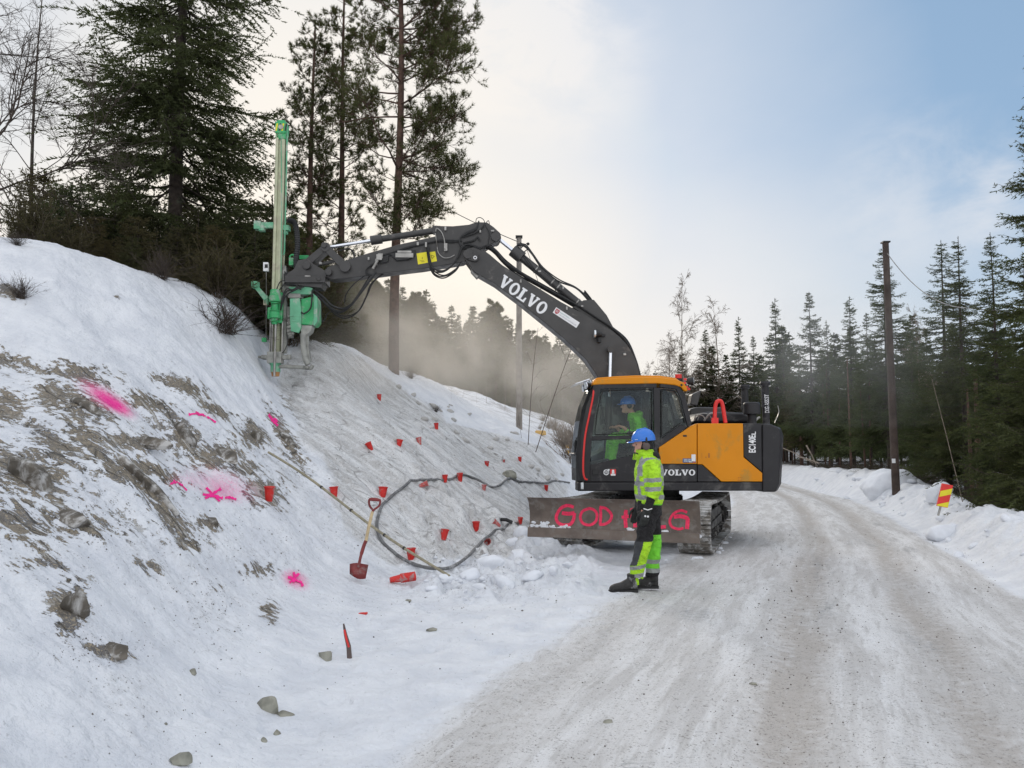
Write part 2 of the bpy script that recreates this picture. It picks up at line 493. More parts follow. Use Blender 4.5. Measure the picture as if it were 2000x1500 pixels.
# --- paint masks
PX, PY = proj(TX, TY, TZ)
def ell(cx, cy, rx, ry, a):
    a = R(a); dx = PX-cx; dy = PY-cy
    u = (dx*math.cos(a)+dy*math.sin(a))/(rx*1.15); v = (-dx*math.sin(a)+dy*math.cos(a))/(ry*1.2)
    return np.exp(-(u*u+v*v)*.9)
rock = np.zeros_like(TX)
for e in [(26, 702, 55, 17, 15), (143, 724, 62, 20, 12), (104, 770, 30, 22, 30), (13, 797, 30, 30, 0), (165, 795, 60, 24, 35), (50, 920, 80, 42, 28), (175, 862, 62, 26, 50),
          (355, 754, 56, 15, 22), (270, 862, 75, 15, 8), (350, 850, 46, 32, 50), (430, 888, 60, 24, -15), (494, 852, 32, 30, 0), (481, 914, 34, 15, 0), (562, 862, 72, 15, 58),
          (303, 922, 60, 14, 28), (290, 960, 115, 19, 45), (330, 1010, 50, 20, 52), (364, 1062, 34, 12, 15), (407, 1022, 32, 11, 20), (125, 1018, 75, 26, 5), (30, 1020, 55, 44, 30),
          (286, 1106, 30, 11, 15), (136, 1190, 36, 62, 8), (78, 1100, 46, 18, 0), (420, 1150, 16, 9, 20), (503, 1112, 30, 13, 10), (520, 960, 40, 30, 10),
          (300, 790, 60, 14, 20), (420, 800, 40, 10, 25), (230, 920, 60, 16, 40), (110, 870, 60, 20, 35), (580, 800, 40, 14, 50), (525, 1200, 18, 22, 0), (205, 1270, 60, 12, 12),
          (20, 570, 30, 14, 30), (230, 580, 9, 5, 0)]:
    rock = np.maximum(rock, ell(*e))
nearleft = (PX < 720) & (TY < 15)
rock = np.clip(rock*.92 + .17*sstep(PX*-1, -640, -100)*sstep(PY, 690, 760)*(1-sstep(PY, 1030, 1130)), 0, 1)*nearleft
grit = np.zeros_like(TX)
for e in [(190, 1265, 90, 28, 15), (420, 1200, 60, 60, 0), (60, 1050, 80, 60, 0), (480, 1080, 120, 60, 20), (330, 1100, 120, 60, 20), (120, 970, 120, 40, 10), (250, 850, 200, 60, 20), (560, 930, 60, 90, 0), (650, 1000, 60, 60, 0), (900, 1130, 200, 40, 0), (250, 1350, 60, 100, 0)]:
    grit = np.maximum(grit, ell(*e))
pink = np.zeros_like(TX)
for cx, cy, rx, ry, a, k in [(215, 783, 46, 12, 32, .62), (190, 768, 60, 24, 25, .34), (232, 797, 26, 8, 30, .3), (445, 952, 70, 28, 20, .42), (430, 962, 34, 15, 10, .22), (395, 925, 90, 22, 10, .16), (577, 1131, 24, 14, 20, .62), (570, 1165, 50, 30, 0, .16),
                             (345, 943, 28, 12, 0, .3), (400, 813, 36, 10, 12, .3), (540, 822, 24, 12, 50, .3), (340, 760, 60, 22, 20, .12), (690, 930, 40, 60, 0, .08), (760, 960, 40, 40, 0, .10), (630, 830, 14, 50, -35, .18), (1090, 880, 30, 20, 0, .12)]:
    pink = pink + (k if k > .45 else k*.75)*ell(cx, cy, rx, ry, a)
pink = np.clip(pink, 0, 1)*(TY < 15)
slab = slab_mask(TX, TYc, TZ)
rs = road_s(TX, TY); bsm = bank_s(TX, TY)
wv = .25*fbm(TX*.5, TY*.5, 3, 33)
road = sstep(rs+wv, -.35, .25)*(1-sstep(bsm+wv*.6, -.35, .15))
brown = np.zeros_like(TX)
for c, w, k in ((.25, .30, .40), (1.0, .2, .2), (1.95, .26, .9), (3.05, .26, .8), (4.3, .45, .5)):
    brown = np.maximum(brown, k*np.exp(-((rs-c+wv*.45)/w)**2))
brown = brown*road + .08*road
floor = sstep(bsm+.6*wv, 1.6, 2.3)*sstep(TY, 3, 6)
far_l = sstep(TY, 22, 34)*(TX < 2)*.55
shelf = sstep(-TX, 7, 9)*sstep(TY, 12, 14)
me = None
nr, na = TX.shape
idx = np.arange(nr*na).reshape(nr, na)
Fq = np.stack([idx[:-1, :-1], idx[:-1, 1:], idx[1:, 1:], idx[1:, :-1]], -1).reshape(-1, 4)[:, ::-1]
ground_me = np_mesh('ground', np.stack([TX, TY, TZ], -1).reshape(-1, 3), Fq, True)
for nm, arr in (('m_rock', rock), ('m_grit', grit), ('m_pink', pink), ('m_slab', slab), ('m_road', road), ('m_brown', brown), ('m_floor', np.maximum(floor, 0)), ('m_scrub', far_l), ('m_s', rs)):
    a = ground_me.attributes.new(nm, 'FLOAT', 'POINT')
    a.data.foreach_set('value', arr.astype(np.float32).ravel())

GM = bpy.data.materials.new('snowy_ground'); GM.use_nodes = True
t = GM.node_tree; t.nodes.clear(); q = G(t)
P = q.n('ShaderNodeNewGeometry').outputs['Position']
A = {k: q.attr('m_'+k) for k in ('rock', 'grit', 'pink', 'slab', 'road', 'brown', 'floor', 'scrub', 's')}
d1 = q.vm('DOT_PRODUCT', P, (.76, -.17, -.62)); d2 = q.vm('DOT_PRODUCT', P, (.22, .97, .0)); d3 = q.vm('DOT_PRODUCT', P, (.6, -.14, .78))
ledge = q.n('ShaderNodeCombineXYZ', {0: d1, 1: d2, 2: d3}).outputs[0]
st = q.mapping(ledge, (.8, 2.0, 1.8))
n_st = q.noise(2.8, 8, st, .68, 1.1)
vor = q.n('ShaderNodeTexVoronoi', {'Vector': q.vm('ADD', q.mapping(ledge, (1.3, 3.4, 3.0)), q.vm('MULTIPLY', q.n('ShaderNodeTexNoise', {'Scale': 3.0}).outputs['Color'], (1.2, 1.2, 1.2)))}, feature='DISTANCE_TO_EDGE')
vor.inputs['Scale'].default_value = 1.0
crack = q.mapr(vor.outputs['Distance'], .035, .0)
n_a = q.noise(2.4, 6, P, .6)
n_b = q.noise(14, 6, P, .65)
n_c = q.noise(60, 4, P, .6)
n_d = q.noise(180, 2, P, .6)
# snow
snow = q.mix(q.mapr(n_a, .3, .7), (.80, .815, .84), (.68, .70, .74))
grt = q.mapr(n_c, .575, .64)
sparse = q.mapr(n_b, .50, .68)
gr = q.m('MULTIPLY', q.m('MULTIPLY', grt, sparse), q.m('ADD', q.m('MULTIPLY', A['grit'], 1.4), .30), clamp=True)
snow = q.mix(gr, snow, (.10, .095, .085))
gwash = q.m('MULTIPLY', A['grit'], q.mapr(n_b, .4, .7))
snow = q.mix(q.m('MULTIPLY', gwash, .32), snow, (.42, .41, .41))
# rock
rk = q.mix(q.mapr(n_b, .35, .65), (.070, .060, .048), (.24, .205, .16))
rk = q.mix(q.mapr(n_a, .45, .65), rk, (.13, .125, .125))
rk = q.mix(q.mapr(n_c, .52, .62), rk, (.36, .30, .21))
rk = q.mix(q.mapr(n_st, .58, .66), rk, (.50, .49, .47))
rsum = q.m('ADD', A['rock'], q.m('MULTIPLY', q.m('SUBTRACT', n_st, .5), 3.4))
rsum = q.m('ADD', rsum, q.m('MULTIPLY', q.m('SUBTRACT', n_b, .5), 2.0))
rsum = q.m('ADD', rsum, q.m('MULTIPLY', q.m('SUBTRACT', n_c, .5), .9))
rfac = q.m('MULTIPLY', q.mapr(rsum, .60, .72), q.mapr(A['rock'], .08, .25))
rk = q.mix(q.m('MULTIPLY', crack, .8), rk, (.02, .018, .015))
rk = q.mix(q.m('MULTIPLY', q.mapr(n_d, .55, .63), .6), rk, (.42, .38, .31))
col = q.mix(rfac, snow, rk)
# dusty slab: ice, grey drill dust and streaks running down
sn = q.noise(2.6, 7, q.mapping(ledge, (.32, 2.4, 2.0), (0, 0, R(5))), .62, .5)
sl1 = q.mix(q.mapr(sn, .32, .68), (.47, .46, .445), (.77, .77, .765))
sl1 = q.mix(q.m('MULTIPLY', q.mapr(q.noise(5.5, 7, st, .7, .8), .57, .66), .7), sl1, (.13, .115, .095))
sl1 = q.mix(q.m('MULTIPLY', q.mapr(n_b, .50, .62), .5), sl1, (.76, .77, .78))
sl1 = q.mix(q.m('MULTIPLY', grt, .6), sl1, (.12, .11, .10))
sl1 = q.mix(q.m('MULTIPLY', q.m('MULTIPLY', crack, q.mapr(n_a, .48, .6)), .55), sl1, (.12, .11, .10))
sfac = q.m('MULTIPLY', q.mapr(q.m('ADD', A['slab'], q.m('MULTIPLY', q.m('SUBTRACT', n_b, .5), .7)), .25, .7), .93)
col = q.mix(sfac, col, sl1)
# road
yv = q.n('ShaderNodeSeparateXYZ', {0: P}).outputs[1]
rv = q.n('ShaderNodeCombineXYZ', {0: A['s'], 1: yv, 2: 0.0}).outputs[0]
rs_n = q.noise(1.5, 7, q.mapping(rv, (2.2, .30, 1)), .66, .25)
rs_f = q.noise(5.0, 5, q.mapping(rv, (2.6, .35, 1)), .62, .15)
rc = q.mix(q.mapr(rs_n, .38, .62), (.56, .545, .53), (.74, .735, .73))
rc = q.mix(q.m('MULTIPLY', q.mapr(rs_f, .54, .66), .45), rc, (.41, .395, .375))
rc = q.mix(q.m('MULTIPLY', q.mapr(rs_f, .44, .34), .35), rc, (.84, .845, .86))
rc = q.mix(q.mapr(q.m('MULTIPLY', A['brown'], q.mapr(q.m('ADD', rs_n, q.m('MULTIPLY', n_b, .5)), .45, .95)), .05, .75, 0, .85), rc, (.43, .395, .36))
speck = q.m('MULTIPLY', q.mapr(n_c, .55, .62), q.mapr(n_b, .38, .6))
rc = q.mix(q.m('MULTIPLY', speck, .62), rc, (.13, .115, .10))
rc = q.mix(q.m('MULTIPLY', q.mapr(n_d, .63, .68), .5), rc, (.05, .045, .04))
ice = q.m('MULTIPLY', q.mapr(q.noise(.9, 4, q.mapping(rv, (1.8, .45, 1)), .6), .58, .68), q.mapr(q.noise(14, 4, q.mapping(rv, (.8, 3.2, 1), (0, 0, .3)), .6), .45, .6))
rc = q.mix(q.m('MULTIPLY', ice, .7), rc, (.20, .21, .215))
col = q.mix(q.mapr(q.m('ADD', A['road'], q.m('MULTIPLY', q.m('SUBTRACT', n_b, .5), .5)), .2, .8), col, rc)
# forest floor with snow patches
fc = q.mix(q.mapr(q.noise(1.7, 6, P, .65), .50, .58), (.035, .028, .018), (.50, .52, .55))
fc = q.mix(q.m('MULTIPLY', grt, .7), fc, (.04, .03, .02))
col = q.mix(A['floor'], col, fc)
sc_ = q.m('MULTIPLY', A['scrub'], q.mapr(q.noise(1.2, 6, P, .7), .48, .58))
col = q.mix(sc_, col, (.16, .14, .12))
# pink marking spray
pk = q.m('MULTIPLY', q.mapr(q.m('ADD', A['pink'], q.m('MULTIPLY', q.m('SUBTRACT', q.m('ADD', q.m('MULTIPLY', n_c, .6), q.m('MULTIPLY', n_st, .4)), .5), 1.1)), .12, .95), q.mapr(A['pink'], .02, .3))
col = q.mix(pk, col, (.86, .035, .30))
wet = q.m('MULTIPLY', rfac, .25)
ro = q.m('SUBTRACT', q.m('SUBTRACT', .82, wet), q.m('MULTIPLY', ice, .35))
hgt_ = q.m('ADD', q.m('ADD', q.m('MULTIPLY', n_b, .045), q.m('MULTIPLY', q.noise(5.5, 5, P, .6), q.m('MULTIPLY', q.m('SUBTRACT', 1.0, A['road']), .09))), q.m('MULTIPLY', n_c, .006))
hgt_ = q.m('ADD', hgt_, q.m('MULTIPLY', n_st, q.m('MULTIPLY', q.m('ADD', rfac, q.m('MULTIPLY', A['slab'], .5)), .05)))
hgt_ = q.m('SUBTRACT', hgt_, q.m('MULTIPLY', rfac, .05))
hgt_ = q.m('SUBTRACT', hgt_, q.m('MULTIPLY', q.m('MULTIPLY', crack, q.m('ADD', rfac, q.m('MULTIPLY', A['slab'], .5))), .02))
bn = q.n('ShaderNodeBump', {'Height': hgt_}); bn.inputs['Strength'].default_value = .75; bn.inputs['Distance'].default_value = 1.0
b = q.n('ShaderNodeBsdfPrincipled', {'Base Color': col, 'Roughness': ro, 'Normal': bn.outputs[0]})
b.inputs['Specular IOR Level'].default_value = .3
q.n('ShaderNodeOutputMaterial', {0: b.outputs[0]})
ground = link('ground', ground_me, GM)
tag(ground, kind='structure')
# ------------------------------------------------------------------ excavator
EC = np.array([2.45, 13.9, 0.0])
TH = R(2.0)
uu = np.array([-math.cos(TH), -math.sin(TH), 0]); uvv = np.array([math.sin(TH), -math.cos(TH), 0])
ZZ = np.array([0, 0, 1.0])
def UP(a, b, z): return EC + uu*a + uvv*b + ZZ*z
def Lp(px, py, b):
    d = ray(px, py)
    tt = (b - np.dot(CAM-EC, uvv))/np.dot(d, uvv)
    p = CAM + d*tt
    return (float(np.dot(p-EC, uu)), float(p[2]))
def L(pts, b): return [Lp(x, y, b) for x, y in pts]
def L3(pts, b):
    out = []
    for p in pts:
        bb = p[2] if len(p) > 2 else b
        a, z = Lp(p[0], p[1], bb); out.append((a, bb, z))
    return out
# undercarriage frame
GA = math.atan2(.35, .937)
gu = np.array([-math.sin(GA), -math.cos(GA), 0]); gv = np.array([math.cos(GA), -math.sin(GA), 0])
UC = EC
def UN(a, b, z): return UC + gu*a + gv*b + ZZ*z

DG = (.032, .031, .033)
m_grey = mat('dark_grey_paint', (.045, .043, .041), .42, var=.15, vscale=2.5, bump=.05, dirt=(.13, .12, .11), dirt_amt=.12, dscale=4)
m_body = mat('charcoal_body_paint', (.024, .023, .025), .45, var=.1, vscale=2, dirt=(.11, .105, .10), dirt_amt=.2, dscale=2.5, bump=.03, spec=.35)
m_orange = mat('yellow_orange_paint', (.68, .245, .003), .38, var=.05, vscale=1.5, dirt=(.50, .24, .035), dirt_amt=.22, dscale=2.5, spec=.28)
m_black = mat('black_rubber', (.014, .014, .014), .55, var=.2)
m_frame = mat('black_cab_frame', (.010, .010, .010), .35, var=.15)
m_chrome = mat('chrome_rod', (.80, .82, .86), .15, metal=1.0, var=.03)
m_steel = mat('worn_steel', (.34, .33, .31), .4, metal=.8, var=.2, dirt=(.12, .11, .1), dirt_amt=.2)
m_white = mat('white_lettering', (.78, .78, .78), .5, var=.03)
m_red = mat('red_paint', (.72, .03, .025), .4, var=.08)
m_track = mat('dusty_track_steel', (.16, .145, .125), .7, var=.35, vscale=8, bump=.4, bscale=30, dirt=(.50, .50, .49), dirt_amt=.45, dscale=6)
m_tdark = mat('dark_track_frame', (.028, .026, .024), .6, var=.3, dirt=(.30, .29, .27), dirt_amt=.28, dscale=7)
m_blade = mat('brown_worn_blade', (.135, .105, .085), .55, var=.28, vscale=3.5, bump=.2, bscale=25, dirt=(.20, .18, .16), dirt_amt=.3, dscale=5)
m_snowm = mat('snow', (.76, .78, .82), .8, var=.05, bump=.5, bscale=18)
m_spray = mat('pink_red_spray_paint', (.86, .035, .11), .7, var=.15, vscale=20)
m_ystk = mat('yellow_sticker', (.78, .68, .02), .5, var=.05)
m_lens = mat('lamp_lens', (.75, .78, .8), .1, var=.05, metal=.6)
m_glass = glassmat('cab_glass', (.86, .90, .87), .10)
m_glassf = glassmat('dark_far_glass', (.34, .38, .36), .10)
m_glass2 = glassmat('clear_glass', (.72, .76, .74), .05)
m_seat = mat('seat_fabric', (.03, .03, .032), .8)
m_green = mat('green_rig_paint', (.035, .36, .12), .45, var=.12, vscale=5, dirt=(.30, .36, .30), dirt_amt=.30, dscale=5)
m_gdust = mat('dusty_green_paint', (.13, .40, .23), .55, var=.12, vscale=5, dirt=(.40, .46, .38), dirt_amt=.30, dscale=4)
m_mast = mat('olive_aluminium_mast', (.44, .46, .31), .42, metal=.25, var=.18, vscale=3, dirt=(.42, .40, .30), dirt_amt=.35, dscale=3)
m_rigd = mat('dusty_grey_rig_steel', (.30, .30, .27), .65, var=.22, vscale=7, bump=.2, dirt=(.10, .10, .09), dirt_amt=.25)
m_brass = mat('orange_bit_ring', (.45, .22, .08), .5)
m_blue = mat('blue_sticker', (.03, .09, .22), .5)

exc = empty('excavator', EC, 'tracked orange and charcoal excavator, its long dark boom holding a green rock drill', 'excavator')

def stroke(mb, pts, w, surf, k=5, jit=0.0):
    """ribbon along 2-D points mapped through surf(x, y) -> 3-D"""
    P = catmull([(x, y, 0) for x, y in pts], k)
    L_, R_ = [], []
    for i, p in enumerate(P):
        t_ = P[min(i+1, len(P)-1)]-P[max(i-1, 0)]; t_ = t_/(np.linalg.norm(t_)+1e-9)
        nrm = np.array([-t_[1], t_[0], 0]); ww = w*(.5 + jit*math.sin(i*1.7+len(pts)))
        a = p+nrm*ww; b_ = p-nrm*ww
        L_.append(surf(a[0], a[1])); R_.append(surf(b_[0], b_[1]))
    vs = L_+R_; n = len(P)
    mb.add(vs, [(i, i+1, n+i+1, n+i) for i in range(n-1)])

# ---- lettering outlines (unit height)
LET = {
 'V': ([(0, 1), (.44, 1), (.44, .87), (.37, .87), (.55, .36), (.70, .87), (.62, .87), (.62, 1), (.98, 1), (.98, .87), (.90, .87), (.62, 0), (.40, 0), (.08, .87), (0, .87)], .98),
 'L': ([(0, 0), (.84, 0), (.84, .42), (.70, .42), (.62, .14), (.40, .14), (.40, .87), (.52, .87), (.52, 1), (0, 1), (0, .87), (.11, .87), (.11, .13), (0, .13)], .84)}
def word_polys(word, gap=.06):
    x = 0; out = []
    for ch in word:
        if ch == 'O':
            n = 28; o = [(x+.46+.46*math.cos(2*PI*i/n), .5+.52*math.sin(2*PI*i/n)) for i in range(n)]
            q_ = [(x+.46+.20*math.cos(2*PI*i/n), .5+.37*math.sin(2*PI*i/n)) for i in range(n)]
            for i in range(n):
                j = (i+1) % n; out.append([o[i], o[j], q_[j], q_[i]])
            x += .92+gap
        else:
            p, w_ = LET[ch]; out.append([(x+a, b_) for a, b_ in p]); x += w_+gap
    return out, x-gap
def font_polys(text, off=.0, sx=1.0):
    cu_ = bpy.data.curves.new('txt', 'FONT'); cu_.body = text; cu_.offset = off; cu_.resolution_u = 3
    o = bpy.data.objects.new('txt', cu_); COL.objects.link(o)
    dg = bpy.context.evaluated_depsgraph_get(); me_ = bpy.data.meshes.new_from_object(o.evaluated_get(dg))
    V_ = [(v.co.x*sx, v.co.y) for v in me_.vertices]; F_ = [list(p.vertices) for p in me_.polygons]
    bpy.data.objects.remove(o); bpy.data.curves.remove(cu_); bpy.data.meshes.remove(me_)
    x0 = min(v[0] for v in V_); x1 = max(v[0] for v in V_); y0 = min(v[1] for v in V_); y1 = max(v[1] for v in V_)
    return [((x-x0)/(x1-x0), (y-y0)/(y1-y0)) for x, y in V_], F_
def put_text(mb, text, surf, off=.01, sx=1.0):
    V_, F_ = font_polys(text, off, sx)
    mb.add([surf(x, y) for x, y in V_], F_)

# ================= undercarriage
def track(b0, b1):
    mb = MB(UN); bc = (b0+b1)/2
    r = .37; za = .41; a0, a1 = -1.46, 1.46
    pts = []
    n = 400
    Ls = 2*(a1-a0)+2*PI*r
    def path(s):
        s = s % Ls
        if s < a1-a0: return (a0+s, za-r), (1, 0)
        s -= a1-a0
        if s < PI*r:
            an = -PI/2+s/r; return (a1+r*math.cos(an), za+r*math.sin(an)), (-math.sin(an), math.cos(an))
        s -= PI*r
        if s < a1-a0:
            return (a1-s, za+r-.03*math.sin(PI*s/(a1-a0))), (-1, 0)
        s -= a1-a0
        an = PI/2+s/r; return (a0+r*math.cos(an), za+r*math.sin(an)), (-math.sin(an), math.cos(an))
    N = 47
    for i in range(N):
        (a, z), (ta, tz) = path(i*Ls/N)
        na_, nz = tz, -ta        # outward
        def P_(s_, h_, b): return (a+ta*s_+na_*h_, b, z+tz*s_+nz*h_)
        hw = Ls/N*.47
        prof = [(-hw, -.012), (hw, -.012), (hw, .008), (hw*.75, .010), (hw*.66, .034), (hw*.52, .034), (hw*.42, .010), (hw*.05, .010), (0, .03), (-hw*.15, .03), (-hw*.25, .010), (-hw*.6, .010), (-hw*.7, .034), (-hw*.84, .034), (-hw, .008)]
        v0 = [P_(s_, h_, b0) for s_, h_ in prof]; v1 = [P_(s_, h_, b1) for s_, h_ in prof]
        m = len(prof)
        mb.add(v0+v1, [list(range(m)), list(range(2*m-1, m-1, -1))]+[(k, m+k, m+(k+1) % m, (k+1) % m) for k in range(m)], 0)
        for sgn in (-1, 1):     # chain links
            v = [P_(s_, h_, bc+sgn*.07+e) for e in (-.02, .02) for s_, h_ in ((-hw*1.0, -.02), (hw*1.0, -.02), (hw*.8, -.095), (-hw*.8, -.095))]
            mb.add(v, [(0, 1, 2, 3), (7, 6, 5, 4), (0, 4, 5, 1), (1, 5, 6, 2), (2, 6, 7, 3), (3, 7, 4, 0)], 1)
    return mb
def track_frame(b0, b1):
    mb = MB(UN); bc = (b0+b1)/2
    mb.prism([(-1.25, .30), (1.2, .30), (1.2, .52), (.9, .60), (-.9, .60), (-1.25, .5)], bc-.13, bc+.13)
    mb.prism([(-1.0, .36), (.95, .36), (.95, .50), (-1.0, .50)], b0+.04, bc-.13)
    mb.prism([(-1.0, .30), (.95, .30), (.95, .40), (-1.0, .46)], bc+.13, b1-.10)
    for k in range(7):
        a = -1.08+k*.36
        mb.cyl((a, bc-.11, .21), (a, bc+.15, .21), .085, 14); mb.cyl((a, bc+.15, .21), (a, bc+.19, .21), .04, 10)
    for a in (-.5, .55):
        mb.cyl((a, bc-.1, .66), (a, bc+.13, .66), .055, 12)
    return mb
def wheel(a, bc, r, teeth):
    mb = MB(UN)
    n = 40 if teeth else 28
    def prof(i):
        rr = r*(1+(.07 if (i//2) % 2 else -.05)) if teeth else r
        return (a+rr*math.cos(2*PI*i/n), .41+rr*math.sin(2*PI*i/n))
    mb.prism([prof(i) for i in range(n)], bc-.04, bc+.04)
    mb.cyl((a, bc-.14, .41), (a, bc+.17, .41), r*.62, 20); mb.cyl((a, bc+.17, .41), (a, bc+.20, .41), r*.42, 18); mb.cyl((a, bc+.2, .41), (a, bc+.235, .41), r*.18, 12)
    for i in range(8):
        an = 2*PI*i/8
        c = (a+r*.34*math.cos(an), bc+.205, .41+r*.34*math.sin(an))
        mb.cyl(c, (c[0], c[1]+.015, c[2]), .014, 6)
    return mb
for b0, b1, lb in ((.76, 1.27, None), (-1.27, -.76, None)):
    tr_ = track(b0, b1).build('track', [m_track, m_tdark], exc, ang=30)
    track_frame(b0, b1).build('track_frame', m_tdark, tr_, bevel=.01)
    wheel(1.46, (b0+b1)/2, .30, False).build('idler_wheel', m_tdark, tr_, bevel=.006)
    wheel(-1.46, (b0+b1)/2, .29, True).build('drive_sprocket', m_tdark, tr_, bevel=.004)
mb = MB(UN)
mb.prism([(-.75, -.9), (.75, -.9), (.75, .9), (-.75, .9)], .36, .62, axis=2)
for sg in (-1, 1):
    mb.prism([(-1.0, .36), (-.6, .36), (-.6, .62), (-1.0, .55)], sg*.25, sg*.95); mb.prism([(.6, .36), (1.0, .36), (1.0, .55), (.6, .62)], sg*.25, sg*.95)
mb.build('undercarriage_frame', m_tdark, exc, bevel=.012)
mb = MB(UN)
mb.cyl((0, 0, .62), (0, 0, .80), .60, 40); mb.cyl((0, 0, .80), (0, 0, .92), .54, 40)
for i in range(28):
    an = 2*PI*i/28; c = (.57*math.cos(an), .57*math.sin(an))
    mb.cyl((c[0], c[1], .80), (c[0], c[1], .822), .017, 6)
mb.build('slewing_ring', m_black, exc)
# blade
BA = 3.0
def blade_a(z): return BA - .10*math.sin(PI*max(0, min(1, (z-.33)/.58)))
zs = [.33+.58*i/10 for i in range(11)]
mb = MB(UN)
front = [(blade_a(z)+(.03 if i == 10 else 0), z) for i, z in enumerate(zs)]
mb.prism(front+[(a-.035, z) for a, z in front[::-1]], -1.25, 1.25)
bl = mb.build('dozer_blade', m_blade, exc, bevel=.006)
mb = MB(UN)
mb.prism([(BA-.005, .335), (BA+.022, .335), (BA+.004, .47), (BA-.045, .47)], -1.245, 1.245)
ce = mb.build('cutting_edge', m_blade, bl, bevel=.003)
mb = MB(UN)
for b_ in np.linspace(-1.1, 1.1, 9):
    mb.cyl((blade_a(.43)+.01, b_, .43), (blade_a(.43)+.045, b_, .43), .017, 8)
mb.each('bolt', m_steel, bl)
mb = MB(UN)
for sg in (-1, 1):
    mb.prism([(.55, .50), (.55, .64), (1.6, .56), (2.72, .50), (2.85, .70), (2.85, .40), (1.6, .42)], sg*.50-.07, sg*.50+.07)
mb.prism([(2.78, .5), (2.855, .5), (2.855, .78), (2.78, .72)], -1.1, 1.1)
mb.prism([(2.80, .36), (2.91, .36), (2.90, .44), (2.80, .44)], -1.1, 1.1)
for b_ in (-1.2, -.62, -.25, .25, .62, 1.2):
    mb.prism([(2.74, .38), (2.93, .38), (2.85, .62), (2.92, .86), (2.80, .80)], b_-.012, b_+.012)
mb.build('blade_arm', m_blade, bl, bevel=.006)
mb = MB(UN)
for sg in (-1, 1):
    mb.cyl((.9, sg*.25, .72), (1.9, sg*.25, .76), .055, 14); mb.cyl((1.9, sg*.25, .76), (2.85, sg*.25, .70), .028, 12)
mb.each('blade_cylinder', m_grey, bl)
def bsurf(px, py, lift=.007):
    d = ray(px, py); a = BA
    for _ in range(4):
        tt = (a - np.dot(CAM-UC, gu))/np.dot(d, gu); p = CAM+d*tt
        a = blade_a(p[2])+lift
    return np.array([np.dot(p-UC, gu), np.dot(p-UC, gv), p[2]])
def cx(pts): return [(1000+x/3, 680+y/3) for x, y in pts]
mb = MB(UN)
for w_, pts in ((5.2, [(362, 932), (325, 922), (285, 940), (260, 985), (268, 1020), (300, 1036), (340, 1032), (360, 1005), (366, 966)]), (6.2, [(292, 966), (330, 970), (366, 966)]),
                (4.4, [(455, 938), (415, 955), (400, 990), (415, 1025), (455, 1036), (490, 1015), (498, 975), (480, 948), (450, 938)]),
                (4.6, [(518, 932), (520, 985), (516, 1032)]), (4.6, [(512, 932), (550, 940), (582, 975), (575, 1010), (545, 1030), (512, 1034)]),
                (6.0, [(668, 948), (664, 1000), (668, 1052)]), (5.4, [(642, 992), (690, 985), (735, 986)]), (6.0, [(700, 938), (715, 980), (722, 1050)]),
                (4.8, [(790, 945), (788, 1045)]), (4.8, [(780, 945), (832, 948)]), (4.8, [(788, 992), (828, 990)]), (4.8, [(788, 1044), (836, 1046)]),
                (4.8, [(862, 950), (860, 1048)]), (5.5, [(856, 1050), (902, 1046)]),
                (4.2, [(1026, 962), (990, 951), (950, 968), (925, 1008), (936, 1045), (975, 1060), (1005, 1054)]), (6.6, [(948, 988), (990, 985), (1026, 998), (1028, 1030), (1024, 1060)])):
    stroke(mb, cx(pts), w_*1.2, bsurf, 9, .03)
mb.build('sprayed_lettering', m_spray, bl, smooth=False, label='GOD HELG sprayed in pink-red paint')
# caked snow on the blade's lower half
rnd = random.Random(5)
mb = MB(UN)
for (x0, x1, y0, y1, n_) in ((1037, 1072, 1020, 1043, 46), (1060, 1116, 1027, 1046, 60), (1224, 1240, 1032, 1042, 8), (1288, 1322, 1038, 1053, 34), (1340, 1368, 1044, 1050, 22)):
    for k in range(n_):
        p = bsurf(rnd.uniform(x0, x1), rnd.uniform(y0, y1), .004)
        r_ = rnd.uniform(.012, .036)
        mb.sph(p, r_, 8, sc=(.35, rnd.uniform(.8, 1.6), rnd.uniform(.5, 1)))
o = mb.build('caked_snow', m_snowm, bl); o['kind'] = 'stuff'

# ================= upper structure
BN = 1.22          # near side plane
FB = -1.22
mb = MB(UP)
bottom = Lp(1300, 959, BN)[1]; topz = Lp(1300, 942, BN)[1]
af = Lp(1128, 950, BN)[0]; ar = Lp(1489, 950, BN)[0]
# lower side skirts and deck
mb.prism([(ar, bottom), (af, bottom), (af, topz), (ar, topz)], BN-.35, BN)
mb.prism([(ar, bottom), (af-.25, bottom), (af-.25, topz), (ar, topz)], FB, FB+.35)
mb.prism([(ar, bottom+.02), (1.1, bottom+.02), (1.1, topz-.02), (ar, topz-.02)], FB+.35, BN-.35)
mb.build('upper_frame', m_body, exc, bevel=.02)
# work light low on the front corner
mb = MB(UP)
a_, z_ = Lp(1137, 949, BN)
mb.box((a_+.0, BN+.004, z_), (.045, .02, .11)); mb.build('marker_lamp', m_lens, exc, bevel=.005)

